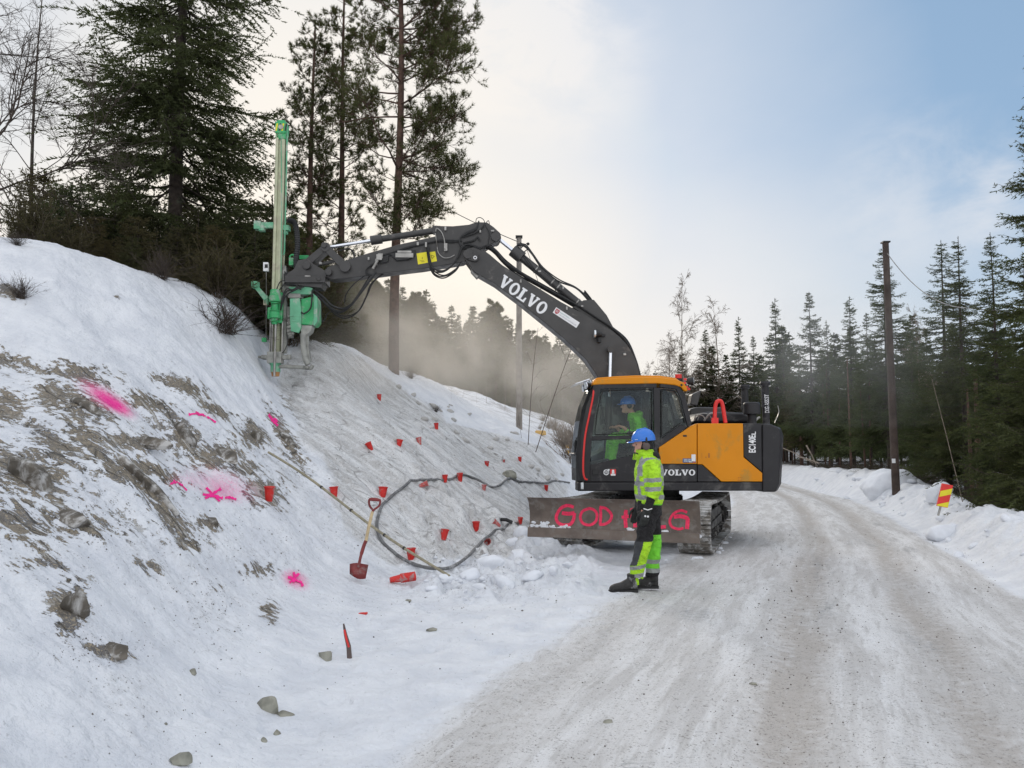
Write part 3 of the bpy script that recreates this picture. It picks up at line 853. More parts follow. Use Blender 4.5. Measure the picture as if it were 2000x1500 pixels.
# cab -----------------------------------------------------------
CB0, CB1 = .27, 1.20
def cab_side(b, out):
    s = (CB1-.0)
    return L(out, BN)
cab_out = [(1128, 941), (1127, 880), (1132, 830), (1142, 785), (1155, 757), (1166, 748), (1230, 744), (1300, 746), (1335, 756), (1343, 768), (1352, 815), (1358, 832), (1285, 876), (1285, 941)]
def ringframe(mb, outer, inner, b0, b1):
    n = len(outer)
    vs = [(p[0], b0, p[1]) for p in outer]+[(p[0], b0, p[1]) for p in inner]+[(p[0], b1, p[1]) for p in outer]+[(p[0], b1, p[1]) for p in inner]
    fs = []
    for i in range(n):
        j = (i+1) % n
        fs += [(i, j, n+j, n+i), (2*n+i, 3*n+i, 3*n+j, 2*n+j), (i, 2*n+i, 2*n+j, j), (n+i, n+j, 3*n+j, 3*n+i)]
    mb.add(vs, fs)
def seg(mb, p0, p1, w0, w1, b0, b1):
    """beam in the side plane from p0 to p1 (a,z), widths w0,w1"""
    p0 = np.array(p0); p1 = np.array(p1); d = (p1-p0)/np.linalg.norm(p1-p0); nn = np.array([-d[1], d[0]])
    pl = [tuple(p0+nn*w0/2), tuple(p1+nn*w1/2), tuple(p1-nn*w1/2), tuple(p0-nn*w0/2)]
    mb.prism(pl, b0, b1)
PXM = 1/118.3
for near in (True, False):
    mb = MB(UP)
    if near: b0, b1 = CB1-.06, CB1
    else: b0, b1 = CB0, CB0+.06
    A1 = L([(1166, 750), (1160, 790), (1150, 850), (1145, 905), (1145, 941)], BN)
    # door frame outer leading edge (A pillar)
    mb.prism(L([(1160, 748), (1176, 748), (1170, 775), (1163, 810), (1157, 850), (1153, 905), (1153, 941), (1143, 941), (1143, 895), (1146, 850), (1152, 800)], BN), b0, b1)
    mb.prism(L([(1176, 748), (1283, 748), (1283, 757), (1174, 759)], BN), b0+.002, b1-.002)          # top rail
    mb.prism(L([(1277, 757), (1290, 757), (1290, 874), (1279, 880)], BN), b0+.001, b1+.001)      # B pillar
    mb.prism(L([(1156.5, 852), (1277, 849), (1278, 856), (1156, 860)], BN), b0-.004, b1-.004)        # mid bar
    mb.prism(L([(1290, 748), (1326, 753), (1338, 768), (1352, 828), (1344, 834), (1329, 775), (1321, 760), (1290, 756)], BN), b0+.002, b1-.002)   # C pillar and rear rail
    mb.prism(L([(1344, 834), (1330, 829), (1290, 858), (1290, 873)], BN), b0+.003, b1-.003)          # slanted rear sill
    # door lower panel
    mb.prism(L([(1153, 908), (1249, 886), (1279, 880), (1285, 876), (1285, 941), (1153, 941)], BN), b0+.004, b1+.006)
    mb.build('door_frame' if near else 'cab_side_frame', m_frame if not near else m_body, exc, bevel=.008)
    gb = (b0+b1)/2
    mb = MB(UP)
    for pl in ([(1175, 759), (1277, 757), (1277, 849.5), (1157.5, 852.5), (1163, 810), (1170, 775)], [(1157, 859), (1278, 856), (1278, 880), (1249, 885.8), (1154, 907.6)]):
        mb.prism(L(pl, BN), gb-.004, gb+.004)
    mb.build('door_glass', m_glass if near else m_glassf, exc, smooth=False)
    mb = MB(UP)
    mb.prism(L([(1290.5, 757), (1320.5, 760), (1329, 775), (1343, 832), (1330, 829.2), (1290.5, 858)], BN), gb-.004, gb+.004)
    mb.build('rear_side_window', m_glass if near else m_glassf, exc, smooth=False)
# thin dark seals around the near glass
mb = MB(UP)
for pl in ([(1178, 762), (1274, 760), (1274, 846), (1162, 849), (1166, 812), (1173, 778), (1178, 762)], [(1293, 760), (1318, 763), (1326, 777), (1339, 826), (1330, 826), (1293, 853), (1293, 760)]):
    P_ = L(pl, BN); mb.tube([(a, CB1+.002, z) for a, z in P_], .012, 5)
mb.each('window_seal', m_black, exc)
# red strip down the windscreen pillar, door lever, front grab bar
mb = MB(UP)
mb.hose([(Lp(1163, 760, CB1)[0]+.03, CB1-.02, Lp(1163, 760, CB1)[1])]+[(Lp(x, y, CB1)[0], CB1+.012, Lp(x, y, CB1)[1]) for x, y in ((1158, 775), (1151, 810), (1143, 850), (1139.5, 890), (1139, 920), (1142, 934), (1147, 937))], .016, 7)
mb.build('red_pillar_strip', m_red, exc)
mb = MB(UP)
mb.hose(L3([(1131, 858), (1124, 862), (1123, 878), (1124, 890), (1131, 894)], 1.0), .014, 6)
mb.box((Lp(1128, 872, 1.0)[0], 1.0, Lp(1128, 872, 1.0)[1]), (.05, .05, .3))
mb.build('grab_handle', m_black, exc)
# windscreen: curved front with raked pillars
def cabring(z):   # front outline of the cab in plan at height z
    y = None
    prof = L([(1128, 941), (1126.5, 900), (1127, 880), (1132, 830), (1142, 785), (1156, 757), (1160, 748)], BN)
    zs_ = [p[1] for p in prof]; as_ = [p[0] for p in prof]
    return np.interp(z, zs_, as_)
zl = [Lp(0, y, BN)[1] for y in (941, 915, 880, 850, 820, 790, 765, 749)]
mb = MB(UP); gl = MB(UP)
def front_row(z):
    a = cabring(z)+.0
    return [(a-.125, CB1-.003), (a-.05, CB1-.035), (a-.0, CB1-.12), (a+.035, (CB0+CB1)/2), (a, CB0+.12), (a-.05, CB0+.035), (a-.125, CB0+.003)]
rows_ = [front_row(z) for z in zl]
for i in (0, 1, 4, 5):
    m_ = MB(UP); n_ = len(zl)
    m_.add([(r[i][0], r[i][1], z) for r, z in zip(rows_, zl)]+[(r[i+1][0], r[i+1][1], z) for r, z in zip(rows_, zl)]+[(r[i][0]-.03, r[i][1], z) for r, z in zip(rows_, zl)]+[(r[i+1][0]-.03, r[i+1][1], z) for r, z in zip(rows_, zl)],
           [(k, k+1, n_+k+1, n_+k) for k in range(n_-1)]+[(2*n_+k, 3*n_+k, 3*n_+k+1, 2*n_+k+1) for k in range(n_-1)]+[(k, 2*n_+k, 2*n_+k+1, k+1) for k in range(n_-1)]+[(n_+k, n_+k+1, 3*n_+k+1, 3*n_+k) for k in range(n_-1)])
    m_.build('windscreen_pillar', m_frame, exc)
n_ = len(zl)-1
for i in (2, 3):
    rr_ = rows_[1:]; zz2 = zl[1:]
    gl.add([(r[i][0], r[i][1], z) for r, z in zip(rr_, zz2)]+[(r[i+1][0], r[i+1][1], z) for r, z in zip(rr_, zz2)], [(k, k+1, n_+k+1, n_+k) for k in range(n_-1)])
    mb.add([(rows_[0][i][0], rows_[0][i][1], zl[0]), (rows_[0][i+1][0], rows_[0][i+1][1], zl[0]), (rows_[1][i+1][0], rows_[1][i+1][1], zl[1]), (rows_[1][i][0], rows_[1][i][1], zl[1])], [(0, 1, 2, 3)])
mb.build('windscreen_sill', m_frame, exc)
gl.build('windscreen', m_glass2, exc, smooth=False)
mb = MB(UP)      # wiper and wide bar
z1 = Lp(0, 887, BN)[1]; a1_ = cabring(z1)
mb.tube([(a1_-.01, CB1-.12, z1), (a1_+.045, .735, z1), (a1_-.01, CB0+.12, z1)], .018, 6)
mb.build('windscreen_bar', m_frame, exc)
# cab floor, rear wall, ceiling
mb = MB(UP)
aL, zL = Lp(1140, 941, BN); aR = Lp(1285, 941, BN)[0]
mb.box(((aL+aR)/2-.02, (CB0+CB1)/2, zL+.03), (aL-aR-.02, CB1-CB0-.14, .05))
zr0 = Lp(0, 941, BN)[1]; zr1 = Lp(0, 865, BN)[1]
mb.box((Lp(1300, 900, BN)[0], (CB0+CB1)/2, (zr0+zr1)/2), (.05, CB1-CB0-.14, zr1-zr0))
mb.build('cab_floor', m_black, exc)
mb = MB(UP)      # rear window frame
p0 = Lp(1347, 815, BN); p1 = Lp(1331, 758, BN)
for b_ in (CB0+.09, CB1-.09): seg(mb, p0, p1, .06, .06, b_-.03, b_+.03)
mb.prism([(p0[0]-.03, p0[1]-.12), (p0[0]+.03, p0[1]-.12), (p0[0]+.04, p0[1]), (p0[0]-.02, p0[1])], CB0+.06, CB1-.06)
mb.build('rear_window_frame', m_frame, exc)
# roof
ro_top = [(1158, 752), (1158, 746), (1166, 741), (1200, 738), (1245, 736), (1290, 736.5), (1322, 741), (1336, 747), (1342, 756), (1344, 764), (1337, 764), (1330, 756), (1318, 752), (1285, 749), (1170, 751)]
mb = MB(UP)
pl = L(ro_top, BN)
pin = [((a-pl[4][0])*.97+pl[4][0], z-.02 if z > pl[0][1]+.03 else z) for a, z in pl]
mb.prism(pl, CB1-.06, CB1+.015)
mb.prism([(a, z+.035 if z > pl[1][1] else z) for a, z in pl], CB0+.1, CB1-.06)
mb.prism(pl, CB0-.015, CB0+.1)
rf = mb.build('cab_roof', m_orange, exc, bevel=.02)
mb = MB(UP)
c = Lp(1331, 752, CB1+.015)
mb.cyl((c[0], CB1+.01, c[1]), (c[0], CB1+.025, c[1]), .018, 10); mb.build('roof_plug', m_black, rf)
# lights at the front roof edge with a reflective visor
mb = MB(UP)
for i, (x, y, b_) in enumerate(((1148, 752, 1.12), (1156, 748, .95), (1143, 757, .9), (1150, 748, .55), (1147, 748, .4))):
    a, z = Lp(x, y, b_)
    mb.cyl((a-.05, b_-.02, z), (a+.025, b_, z-.01), .03, 16, 2, .062); mb.cyl((a+.025, b_, z-.01), (a+.04, b_+.004, z-.012), .064, 16, 0)
    mb.cyl((a+.041, b_+.004, z-.012), (a+.046, b_+.005, z-.013), .056, 16, 1)
mb.mi = 0
a, z = Lp(1156, 745, .8); mb.mi = 2; mb.box((a-.05, .70, z+.0), (.03, .75, .02))
for b_ in (.4, .55, .9, 1.1): mb.box((a-.04, b_, z-.06), (.02, .02, .12))
mb.build('work_light', [m_chrome, m_lens, m_black], exc, bevel=.004)
mb = MB(UP)
a0, z0 = Lp(1122, 751, 1.0); a1_, z1 = Lp(1150, 742, 1.0)
mb.prism([(a0, z0), (a1_, z1), (a1_, z1+.012), (a0, z0+.008)], .35, 1.12)
mb.build('light_visor', m_chrome, exc)
# beacon cluster at the back of the roof
mb = MB(UP)
a, z = Lp(1325, 735, .5)
mb.cyl((a, .5, z-.08), (a, .5, z-.04), .07, 16, 1); mb.cyl((a, .5, z-.04), (a, .5, z+.035), .058, 16, 0)
mb.build('beacon', [m_red, m_black], exc, bevel=.006)
mb = MB(UP)
a, z = Lp(1347, 745, .8)
mb.cyl((a-.05, .8, z), (a+.04, .8, z), .075, 16, 0, .05)
mb.tube([(a, .8, z), (a+.02, .8, z-.08), (a+.1, .8, z-.12)], .012, 6, 0)
mb.cyl((a-.055, .8, z), (a-.06, .8, z), .065, 14, 1)
for k, (x, y) in enumerate(((1337, 748), (1341, 756), (1345, 760), (1338, 741))):
    aa, zz_ = Lp(x, y, .85); mb.box((aa, .85, zz_), (.04, .05, .035), 2)
mb.build('rear_work_light', [m_black, m_lens, m_red], exc)
# marks on the door: round emblem and red plate
mb = MB(UP)
y_ = CB1+.008
def plane(px, py, b=None):
    b = y_ if b is None else b
    a, z = Lp(px, py, b); return (a, b, z)
mb.poly([plane(1161.5, 925), plane(1161.5, 914), plane(1169, 914), plane(1169, 925)], 1) if False else None
n = 28
o_ = [(1184+5.6*math.cos(2*PI*i/n), 922.5+5.6*math.sin(2*PI*i/n)) for i in range(n)]
i_ = [(1184+3.9*math.cos(2*PI*i/n), 922.5+3.9*math.sin(2*PI*i/n)) for i in range(n)]
for i in range(n):
    j = (i+1) % n; mb.add([plane(*o_[i]), plane(*o_[j]), plane(*i_[j]), plane(*i_[i])], [(0, 1, 2, 3)], 0)
mb.poly([plane(1178.5, 920.6), plane(1189.5, 920.6), plane(1189.5, 924.6), plane(1178.5, 924.6)], 0)
mb.poly([plane(1187.2, 919.5), plane(1190.5, 916.2), plane(1186.8, 916.0)], 0); mb.poly([plane(1190.5, 916.2), plane(1187.2, 919.5), plane(1190.3, 919.6)], 0)
mb.poly([plane(1192, 916.5), plane(1203, 916.5), plane(1203, 928), plane(1192, 928)], 1)
y_ += .003
mb.poly([plane(1195.5, 917.5), plane(1199.5, 917.5), plane(1200, 925), plane(1195, 925)], 0); mb.poly([plane(1193, 925.5), plane(1202, 925.5), plane(1202, 929), plane(1193, 929)], 0)
V_, F_ = font_polys('VOLVO', .02); mb.add([plane(1179.6+x*8.8, 924.1-y*3.0) for x, y in V_], F_, 2)
mb.build('door_emblem', [m_white, m_red, m_body], exc, smooth=False)
mb = MB(UP); mb.box((Lp(1163, 922, CB1)[0], CB1+.01, Lp(1163, 922, CB1)[1]), (.10, .02, .09)); mb.build('door_handle', m_black, exc, bevel=.005)

# side body panels ------------------------------------------------
def panel(name, pts, mt, b0=BN-.10, b1=BN, **k):
    mb = MB(UP); mb.prism(L(pts, BN), b0, b1); return mb.build(name, mt, exc, **k)
panel('side_panel', [(1287.5, 874), (1350, 832), (1361, 827), (1361.2, 906), (1287.5, 906)], m_orange, bevel=.008, label='orange front side panel beside the cab')
panel('side_panel', [(1287.5, 907), (1361.2, 907), (1361.2, 941), (1287.5, 941)], m_body, bevel=.008, label='charcoal lower side panel with white lettering')
pd = panel('engine_door', [(1362.6, 827), (1451, 827), (1451.5, 832), (1452.5, 893), (1489, 924), (1489, 940.5), (1409, 940.5), (1372, 907), (1362.6, 907)], m_orange, bevel=.008, label='orange engine door')
panel('engine_door_trim', [(1451.6, 827), (1487.5, 827), (1488.5, 922), (1453.5, 892)], m_body, BN-.10, BN-.002, bevel=.008)
panel('engine_door_trim', [(1362.6, 908), (1371.5, 908), (1407.5, 940.8), (1362.6, 940.8)], m_body, BN-.10, BN-.002, bevel=.008)
mb = MB(UP)    # inner body volume behind the panels
za_ = Lp(0, 829, BN)[1]; zb_ = Lp(0, 941, BN)[1]
aa0 = Lp(1488, 900, BN)[0]; aa1 = Lp(1289, 900, BN)[0]; aam = Lp(1352, 900, BN)[0]
mb.prism([(aa0, zb_), (aam, zb_), (aam, za_), (aa0, za_)], FB+.02, BN-.11)
mb.prism([(aam+.01, zb_), (aa1, zb_), (aa1, zb_+.45), (aam+.01, za_-.1)], .2, BN-.11)
mb.prism([(aam+.01, zb_), (af-.35, zb_), (af-.35, zb_+.35), (aa1, za_-.05), (aam+.01, za_)], FB+.03, -.25)
mb.build('engine_housing', m_body, exc, bevel=.03)
# counterweight, rounded tail in plan
cw = L([(1489.5, 961), (1508, 961), (1512.5, 945), (1513.5, 850), (1511, 836), (1500, 828.5), (1489.5, 827)], BN)
cwa = [p[0] for p in cw]; cwz = [p[1] for p in cw]
secs = []
for b_ in np.linspace(BN+.004, FB-.004, 19):
    bulge = math.sqrt(max(0, 1-(b_/1.26)**2))*.38
    secs.append([np.array(((a if k in (0, 6) else a-bulge*(1-.0)*((cwa[0]-a)/(cwa[0]-min(cwa)))), b_, z)) for k, (a, z) in enumerate(zip(cwa, cwz))])
mb = MB(UP); mb.loft(secs); mb.build('counterweight', m_body, exc, bevel=.03)
# hood and gear on the deck
mb = MB(UP)
hd = L([(1352, 826), (1360, 815), (1372, 806), (1385, 804), (1452, 806), (1464, 812), (1470, 826)], .4)
mb.prism(hd, -1.0, .45, top=[(a*.985, z-.0) for a, z in hd]); mb.build('engine_hood', m_body, exc, bevel=.05)
mb = MB(UP)
mb.prism(L([(1345, 826), (1346, 800), (1360, 795), (1412, 796), (1420, 806), (1420, 826)], -.6), -1.1, -.55); mb.build('tank_cover', m_grey, exc, bevel=.03)
mb = MB(UP)
mb.prism(L([(1348, 790), (1352, 770), (1370, 762), (1363, 793)], -.3), -.55, -.3); mb.build('mirror_housing', m_grey, exc, bevel=.02)
for x0, x1, y0, y1, b_ in ((1347, 1368, 763, 795, .05),):
    pass
mb = MB(UP)     # small ladder rails behind the cab
mb.hose(L3([(1356, 822), (1360, 811), (1372, 812), (1378, 820)], .9), .010, 5); mb.hose(L3([(1362, 821), (1368, 809), (1384, 810), (1392, 822)], .7), .010, 5)
mb.hose(L3([(1375, 822), (1386, 809), (1394, 808)], .8), .018, 5)
mb.each('deck_rail', m_steel, exc)
mb = MB(UP)
rail = L3([(1396, 826), (1396.5, 800), (1399, 787), (1404, 783), (1409, 785), (1412, 795), (1417, 826)], 1.1)
mb.tube(catmull(rail, 5), .034, 8); mb.box((Lp(1396, 822, 1.1)[0], 1.1, Lp(1396, 822, 1.1)[1]), (.11, .05, .10))
mb.build('red_grab_rail', m_red, exc)
mb = MB(UP)
a, z0 = Lp(1469, 827, .75); z1 = Lp(1469, 809, .75)[1]; z2 = Lp(1469, 789, .75)[1]; z3 = Lp(1469, 786, .75)[1]
mb.cyl((a, .75, z0-.05), (a, .75, z1), .075, 18); mb.cyl((a, .75, z1), (a, .75, z2), .145, 28); mb.cyl((a, .75, z2), (a, .75, z3), .145, 28, None, .125)
mb.build('air_precleaner', m_body, exc, bevel=.008)
for x, b_, r_, yt, nm in ((1456.5, -.7, .062, 756, 'exhaust_pipe'), (1496.5, .2, .062, 750, 'antenna_post')):
    mb = MB(UP)
    a, z0 = Lp(x, 828, b_); z1 = Lp(x, yt, b_)[1]
    mb.cyl((a, b_, z0-.1), (a, b_, z1-.03), r_, 18); mb.cyl((a, b_, z1-.03), (a, b_, z1+.01), r_*1.45, 22); mb.cyl((a, b_, z1+.01), (a, b_, z1+.045), r_*1.6, 22, None, r_*1.3)
    for k, zz_ in enumerate(np.linspace(z0+.45*(z1-z0), z1-.12, 5)):
        mb.box((a+r_*.95, b_+.03, zz_), (.05, .03, .035 if k % 2 else .06))
    ap = mb.build('antenna_post', m_body, exc)
    if x > 1480:
        mb = MB(UP)
        def ts(x_, y_, a=a, b_=b_, r_=r_):
            an = (y_-.5)*1.0*1.2
            zz_ = Lp(0, 804-x_*37, b_)[1]
            return (a+r_*1.13*math.sin(an)*1.0, b_+r_*1.13*math.cos(an), zz_)
        put_text(mb, 'DIG ASSIST', ts, .012, 1.0); mb.build('post_lettering', m_white, ap, smooth=False)
mb = MB(UP)
mb.hose(L3([(1473, 825), (1480, 817), (1484, 815)], .5), .02, 6); mb.hose(L3([(1513, 826, .0), (1521, 806, -.1), (1519, 792, -.1)], 0), .008, 5)
mb.each('cable', m_steel, exc)
# body lettering
bt = BN+.003
def surf_on(px0, py0, wpx, hpx, b=bt, ang=0):
    ca, sa = math.cos(ang), math.sin(ang)
    def f(x, y):
        X_, Y_ = x*wpx, -y*hpx
        a, z = Lp(px0+X_*ca-Y_*sa, py0+X_*sa+Y_*ca, b)
        return (a, b, z)
    return f
mb = MB(UP)
pl_, wd = word_polys('VOLVO')
sf = surf_on(1290.5, 928.6, 67.5, 11.5)
for p in pl_: mb.poly([sf(x/wd, y) for x, y in p])
mb.build('side_lettering', m_white, exc, smooth=False)
mb = MB(UP)
put_text(mb, 'EC140E', surf_on(1476.2, 884.0, 34, 14.0, bt, -PI/2), .035, .62); put_text(mb, 'L', surf_on(1476.2, 849.0, 6, 8.5, bt, -PI/2), .03, .7)
mb.build('model_lettering', m_white, exc, smooth=False)
mb = MB(UP)
sf = surf_on(0, 0, 1, 1, bt)
def quad(mb, x0, y0, x1, y1, mi, b=bt):
    mb.poly([surf_on(0, 0, 1, 1, b)(x, -y) for x, y in ((x0, y0), (x1, y0), (x1, y1), (x0, y1))], mi)
quad(mb, 1333.5, 895.5, 1359, 903.5, 0); 
for k, (x0, x1) in enumerate(((1335.5, 1343), (1344, 1349))):
    for j in range(3): quad(mb, x0, 896.8+j*2.1, x1, 897.6+j*2.1, 1, bt+.002)
quad(mb, 1346, 901.6, 1352, 902.6, 1, bt+.002); quad(mb, 1354, 901.6, 1358, 903, 3, bt+.002)
SM = [m_blue, m_white, m_black, m_red, mat('dark_orange_print', (.42, .14, .01), .5)]
mb.build('blue_sticker', SM, exc, smooth=False)
mb = MB(UP); quad(mb, 1350.5, 887.5, 1358.5, 901, 1, bt+.004); mb.build('white_label', SM, exc, smooth=False)
mb = MB(UP); quad(mb, 1334, 849.5, 1341.5, 853, 2); mb.build('panel_latch', SM, exc, smooth=False)
mb = MB(UP)
quad(mb, 1370.6, 884.5, 1371.2, 895, 4); quad(mb, 1377.5, 892, 1380, 894.5, 4); quad(mb, 1383, 885, 1386.5, 894, 4); 
for a_, b_, c_, d_ in ((1441.5, 932, 1449.5, 932.6), (1441.5, 938.6, 1449.5, 939.2), (1441.5, 932, 1442.1, 939.2), (1448.9, 932, 1449.5, 939.2)): quad(mb, a_, b_, c_, d_, 4)
mb.each('panel_mark', SM, exc, smooth=False)

# interior: seat, console, steering levers
mb = MB(UP)
a, z = Lp(1248, 865, .75)
mb.prism([(a-.28, z-.06), (a+.25, z-.06), (a+.27, z+.05), (a-.25, z+.03)], .5, 1.0)
mb.prism([(a-.40, z-.02), (a-.27, z-.02), (a-.36, z+.62), (a-.47, z+.60)], .53, .97)
mb.prism([(a-.47, z+.66), (a-.40, z+.66), (a-.42, z+.84), (a-.49, z+.84)], .63, .87)
mb.box((a-.02, .75, z-.2), (.35, .4, .3))
for b_ in (.43, 1.07): mb.box((a+.05, b_, z+.16), (.42, .08, .06))
for b_ in (.43, 1.07): mb.tube([(a+.22, b_, z+.18), (a+.25, b_, z+.36)], [.018, .026], 8)
mb.build('operator_seat', m_seat, exc, bevel=.03)
mb = MB(UP)
a, z = Lp(1184, 862, .5)
mb.box((a-.05, .42, z+.05), (.10, .22, .26)); mb.tube([(a-.05, .75, z-.4), (a-.02, .8, z-.02)], .02, 6); mb.tube([(a-.1, .6, z-.4), (a-.06, .55, z-.02)], .02, 6)
mb.box((a+.04, .35, z+.45), (.04, .16, .3)); mb.hose([(a+.1, .32, z+1.0), (a+.05, .33, z+.6), (a-.05, .35, z+.2)], .012, 5)
mb.build('control_console', m_black, exc, bevel=.02)

# ================= boom
BW = .19
boom_top = [(905, 500), (909, 487), (921, 480.5), (935, 482), (951, 492), (980, 517), (1035, 552), (1098, 591), (1140, 613), (1175, 634), (1203, 650), (1228, 676), (1245, 708), (1252, 738), (1262, 780), (1290, 838), (1302, 850)]
boom_bot = [(907, 505), (914, 514), (926, 531), (965, 553), (1017, 592), (1070, 635), (1100, 660), (1125, 683), (1145, 703), (1162, 727), (1174, 748), (1195, 790), (1235, 835), (1270, 868), (1295, 870)]
def boom_mb():
    mb = MB(UP)
    def resample(p, n):
        P_ = np.array(p, float); d = np.concatenate([[0], np.cumsum(np.linalg.norm(np.diff(P_, axis=0), axis=1))]); s_ = np.linspace(0, d[-1], n)
        return [(np.interp(v, d, P_[:, 0]), np.interp(v, d, P_[:, 1])) for v in s_]
    n = 36
    t_ = L(resample(boom_top, n), BW); b_ = L(resample(boom_bot, n), BW)
    secs = []
    for p, q_ in zip(t_, b_):
        secs.append([np.array((p[0], -BW, p[1])), np.array((p[0], BW, p[1])), np.array((q_[0], BW, q_[1])), np.array((q_[0], -BW, q_[1]))])
    mb.loft(secs)
    return mb
boom = boom_mb().build('boom', m_grey, exc, bevel=.012)
def pin(mb, px, py, b0, b1, r, mi=0):
    a, z = Lp(px, py, b1); mb.cyl((a, b0, z), (a, b1, z), r, 20, mi)
mb = MB(UP)
# keeper plate + round pin at the elbow
a, z = Lp(914, 496, .25); a2, z2 = Lp(927, 503, .25)
mb.tube([(a, .22, z), (a, .255, z)], .085, 20); mb.tube([(a2, .22, z2), (a2, .25, z2)], .07, 20)
mb.prism(L([(908, 488), (921, 489), (935, 497), (933, 508), (922, 510), (909, 504)], .24), .205, .235)
mb.build('elbow_pin', m_grey, boom, bevel=.005)
mb = MB(UP); a2, z2 = Lp(928, 503, .26); mb.cyl((a2, .25, z2), (a2, .258, z2), .033, 16, 0); mb.cyl((a2, .258, z2), (a2, .262, z2), .017, 12, 1)
mb.build('grease_cap', [m_white, m_black], boom)
mb = MB(UP)
sf = surf_on(971, 556, 107, 24.5, BW+.004, math.atan2(60, 88))
pl_, wd = word_polys('VOLVO', .10)
for p in pl_: mb.poly([sf(x/wd, y) for x, y in p])
mb.build('boom_lettering', m_white, boom, smooth=False)
mb = MB(UP)
an_ = math.atan2(30, 46)
sf = surf_on(1079.5, 610.5, 55, 12.5, BW+.004, an_)
mb.poly([sf(0, 0), sf(1, 0), sf(1, 1), sf(0, 1)], 0)
sf = surf_on(1079.5, 610.5, 55, 12.5, BW+.007, an_)
sh = [(.035, .88), (.185, .88), (.185, .45), (.16, .22), (.11, .10), (.06, .22), (.035, .45)]
mb.poly([sf(x, y) for x, y in sh], 1)
sf = surf_on(1079.5, 610.5, 55, 12.5, BW+.009, an_)
for k in range(3): mb.poly([sf(.065+k*.035, .75), sf(.078+k*.035, .75), sf(.078+k*.035, .35), sf(.065+k*.035, .35)], 0)
gr_ = [(.23, .62, .40, .80), (.42, .62, .55, .78)]
rr = random.Random(2)
for row, (y0_, y1_, x1_) in enumerate(((.58, .80, .62), (.20, .44, .94))):
    x = .22
    while x < x1_:
        w_ = rr.uniform(.012, .028); h0 = y0_+rr.uniform(0, .05); h1 = y1_-rr.uniform(0, .09)
        mb.poly([sf(x, h0), sf(x+w_*.55, h0), sf(x+w_*.55, h1), sf(x, h1)], 2 if row == 0 else 3); x += w_+.008
mb.build('company_plate', [m_white, mat('crest_red', (.42, .03, .04), .5), mat('teal_print', (.25, .42, .38), .6), mat('grey_print', (.38, .40, .42), .6)], boom, smooth=False)
mb = MB(UP)
a, z = Lp(1169, 652, .3); mb.cyl((a+.05, .3, z), (a+.08, .3, z), .07, 16, 1); mb.cyl((a-.06, .3, z-.01), (a+.05, .3, z), .04, 16, 0, .075); mb.box((a-.02, .25, z-.11), (.05, .12, .08), 0)
mb.box((a-.08, .24, z-.02), (.10, .05, .04), 0)
mb.build('boom_work_light', [m_black, m_lens], boom)
mb = MB(UP)
mb.prism(L([(919, 529), (925, 525), (936, 537), (931, 542)], .1), -.1, .1); mb.build('boom_lamp', m_steel, boom)
# boom lift cylinders
for b_ in (.30, -.30):
    mb = MB(UP)
    t0 = Lp(1192.5, 683, b_); t1 = Lp(1190, 775, b_); t2 = Lp(1186, 880, b_)
    mb.cyl((t0[0], b_, t0[1]), (t1[0], b_, t1[1]), .032, 16, 0)
    mb.cyl((t1[0], b_, t1[1]), (t2[0], b_, t2[1]), .065, 18, 1); mb.cyl((t0[0], b_-.05, t0[1]), (t0[0], b_+.05, t0[1]), .06, 18, 1)
    mb.build('boom_cylinder', [m_chrome, m_grey], exc)
# arm -----------------------------------------------------------
AW = .15
arm_out = [(905, 512), (880, 516), (825, 524.5), (770, 531), (720, 538), (690, 542), (650, 546), (638, 542), (632, 531), (640, 521), (655, 516), (676, 508), (720, 494), (776, 478), (839, 464), (851, 461), (853, 446), (858, 441), (885, 441.5), (916, 438.5), (930, 433.5), (951, 434), (964, 443), (977, 455), (979, 464), (973, 471), (958, 477), (945, 486), (925, 500)]
mb = MB(UP); mb.prism(L(arm_out, AW), -AW, AW)
arm = mb.build('arm', m_grey, exc, bevel=.012)
mb = MB(UP)
mb.prism(L([(905, 512.5), (935, 484), (925, 484), (907, 490)], AW+.005), AW-.01, AW+.02)
pin(mb, 968, 462, -.20, .20, .08); pin(mb, 641, 531, -.19, .19, .065); pin(mb, 674, 521, -.2, .2, .075); pin(mb, 674, 521, .2, .215, .045)
pin(mb, 641, 531, .19, .21, .04)
mb.each('arm_pin', m_grey, arm)
mb = MB(UP)
for pl in ([(813.5, 495), (833, 492), (836, 513), (816.5, 516.5)], [(839, 492.5), (850, 491), (853.5, 510), (841, 512.5)]):
    mb.poly([(a, AW+.004, z) for a, z in L(pl, AW+.004)], 0)
for x0, y0, x1, y1 in ((820, 509, 828, 509.6), (823, 511, 829, 511.6), (824.4, 502, 825.2, 506)):
    mb.poly([(a, AW+.007, z) for a, z in L([(x0, y0), (x1, y0), (x1, y1), (x0, y1)], AW+.007)], 1)
def asurf(x, y): 
    a, z = Lp(x, y, AW+.007); return (a, AW+.007, z)
stroke(mb, [(841.5, 498), (848.5, 500.5)], .7, asurf, 1); stroke(mb, [(848.5, 500.5), (844, 505)], .7, asurf, 1); stroke(mb, [(844, 505), (841.5, 498)], .7, asurf, 1)
mb.m = [1 if i >= 2 else m for i, m in enumerate(mb.m)]
mb.build('warning_sticker', [m_ystk, m_black], arm, smooth=False)
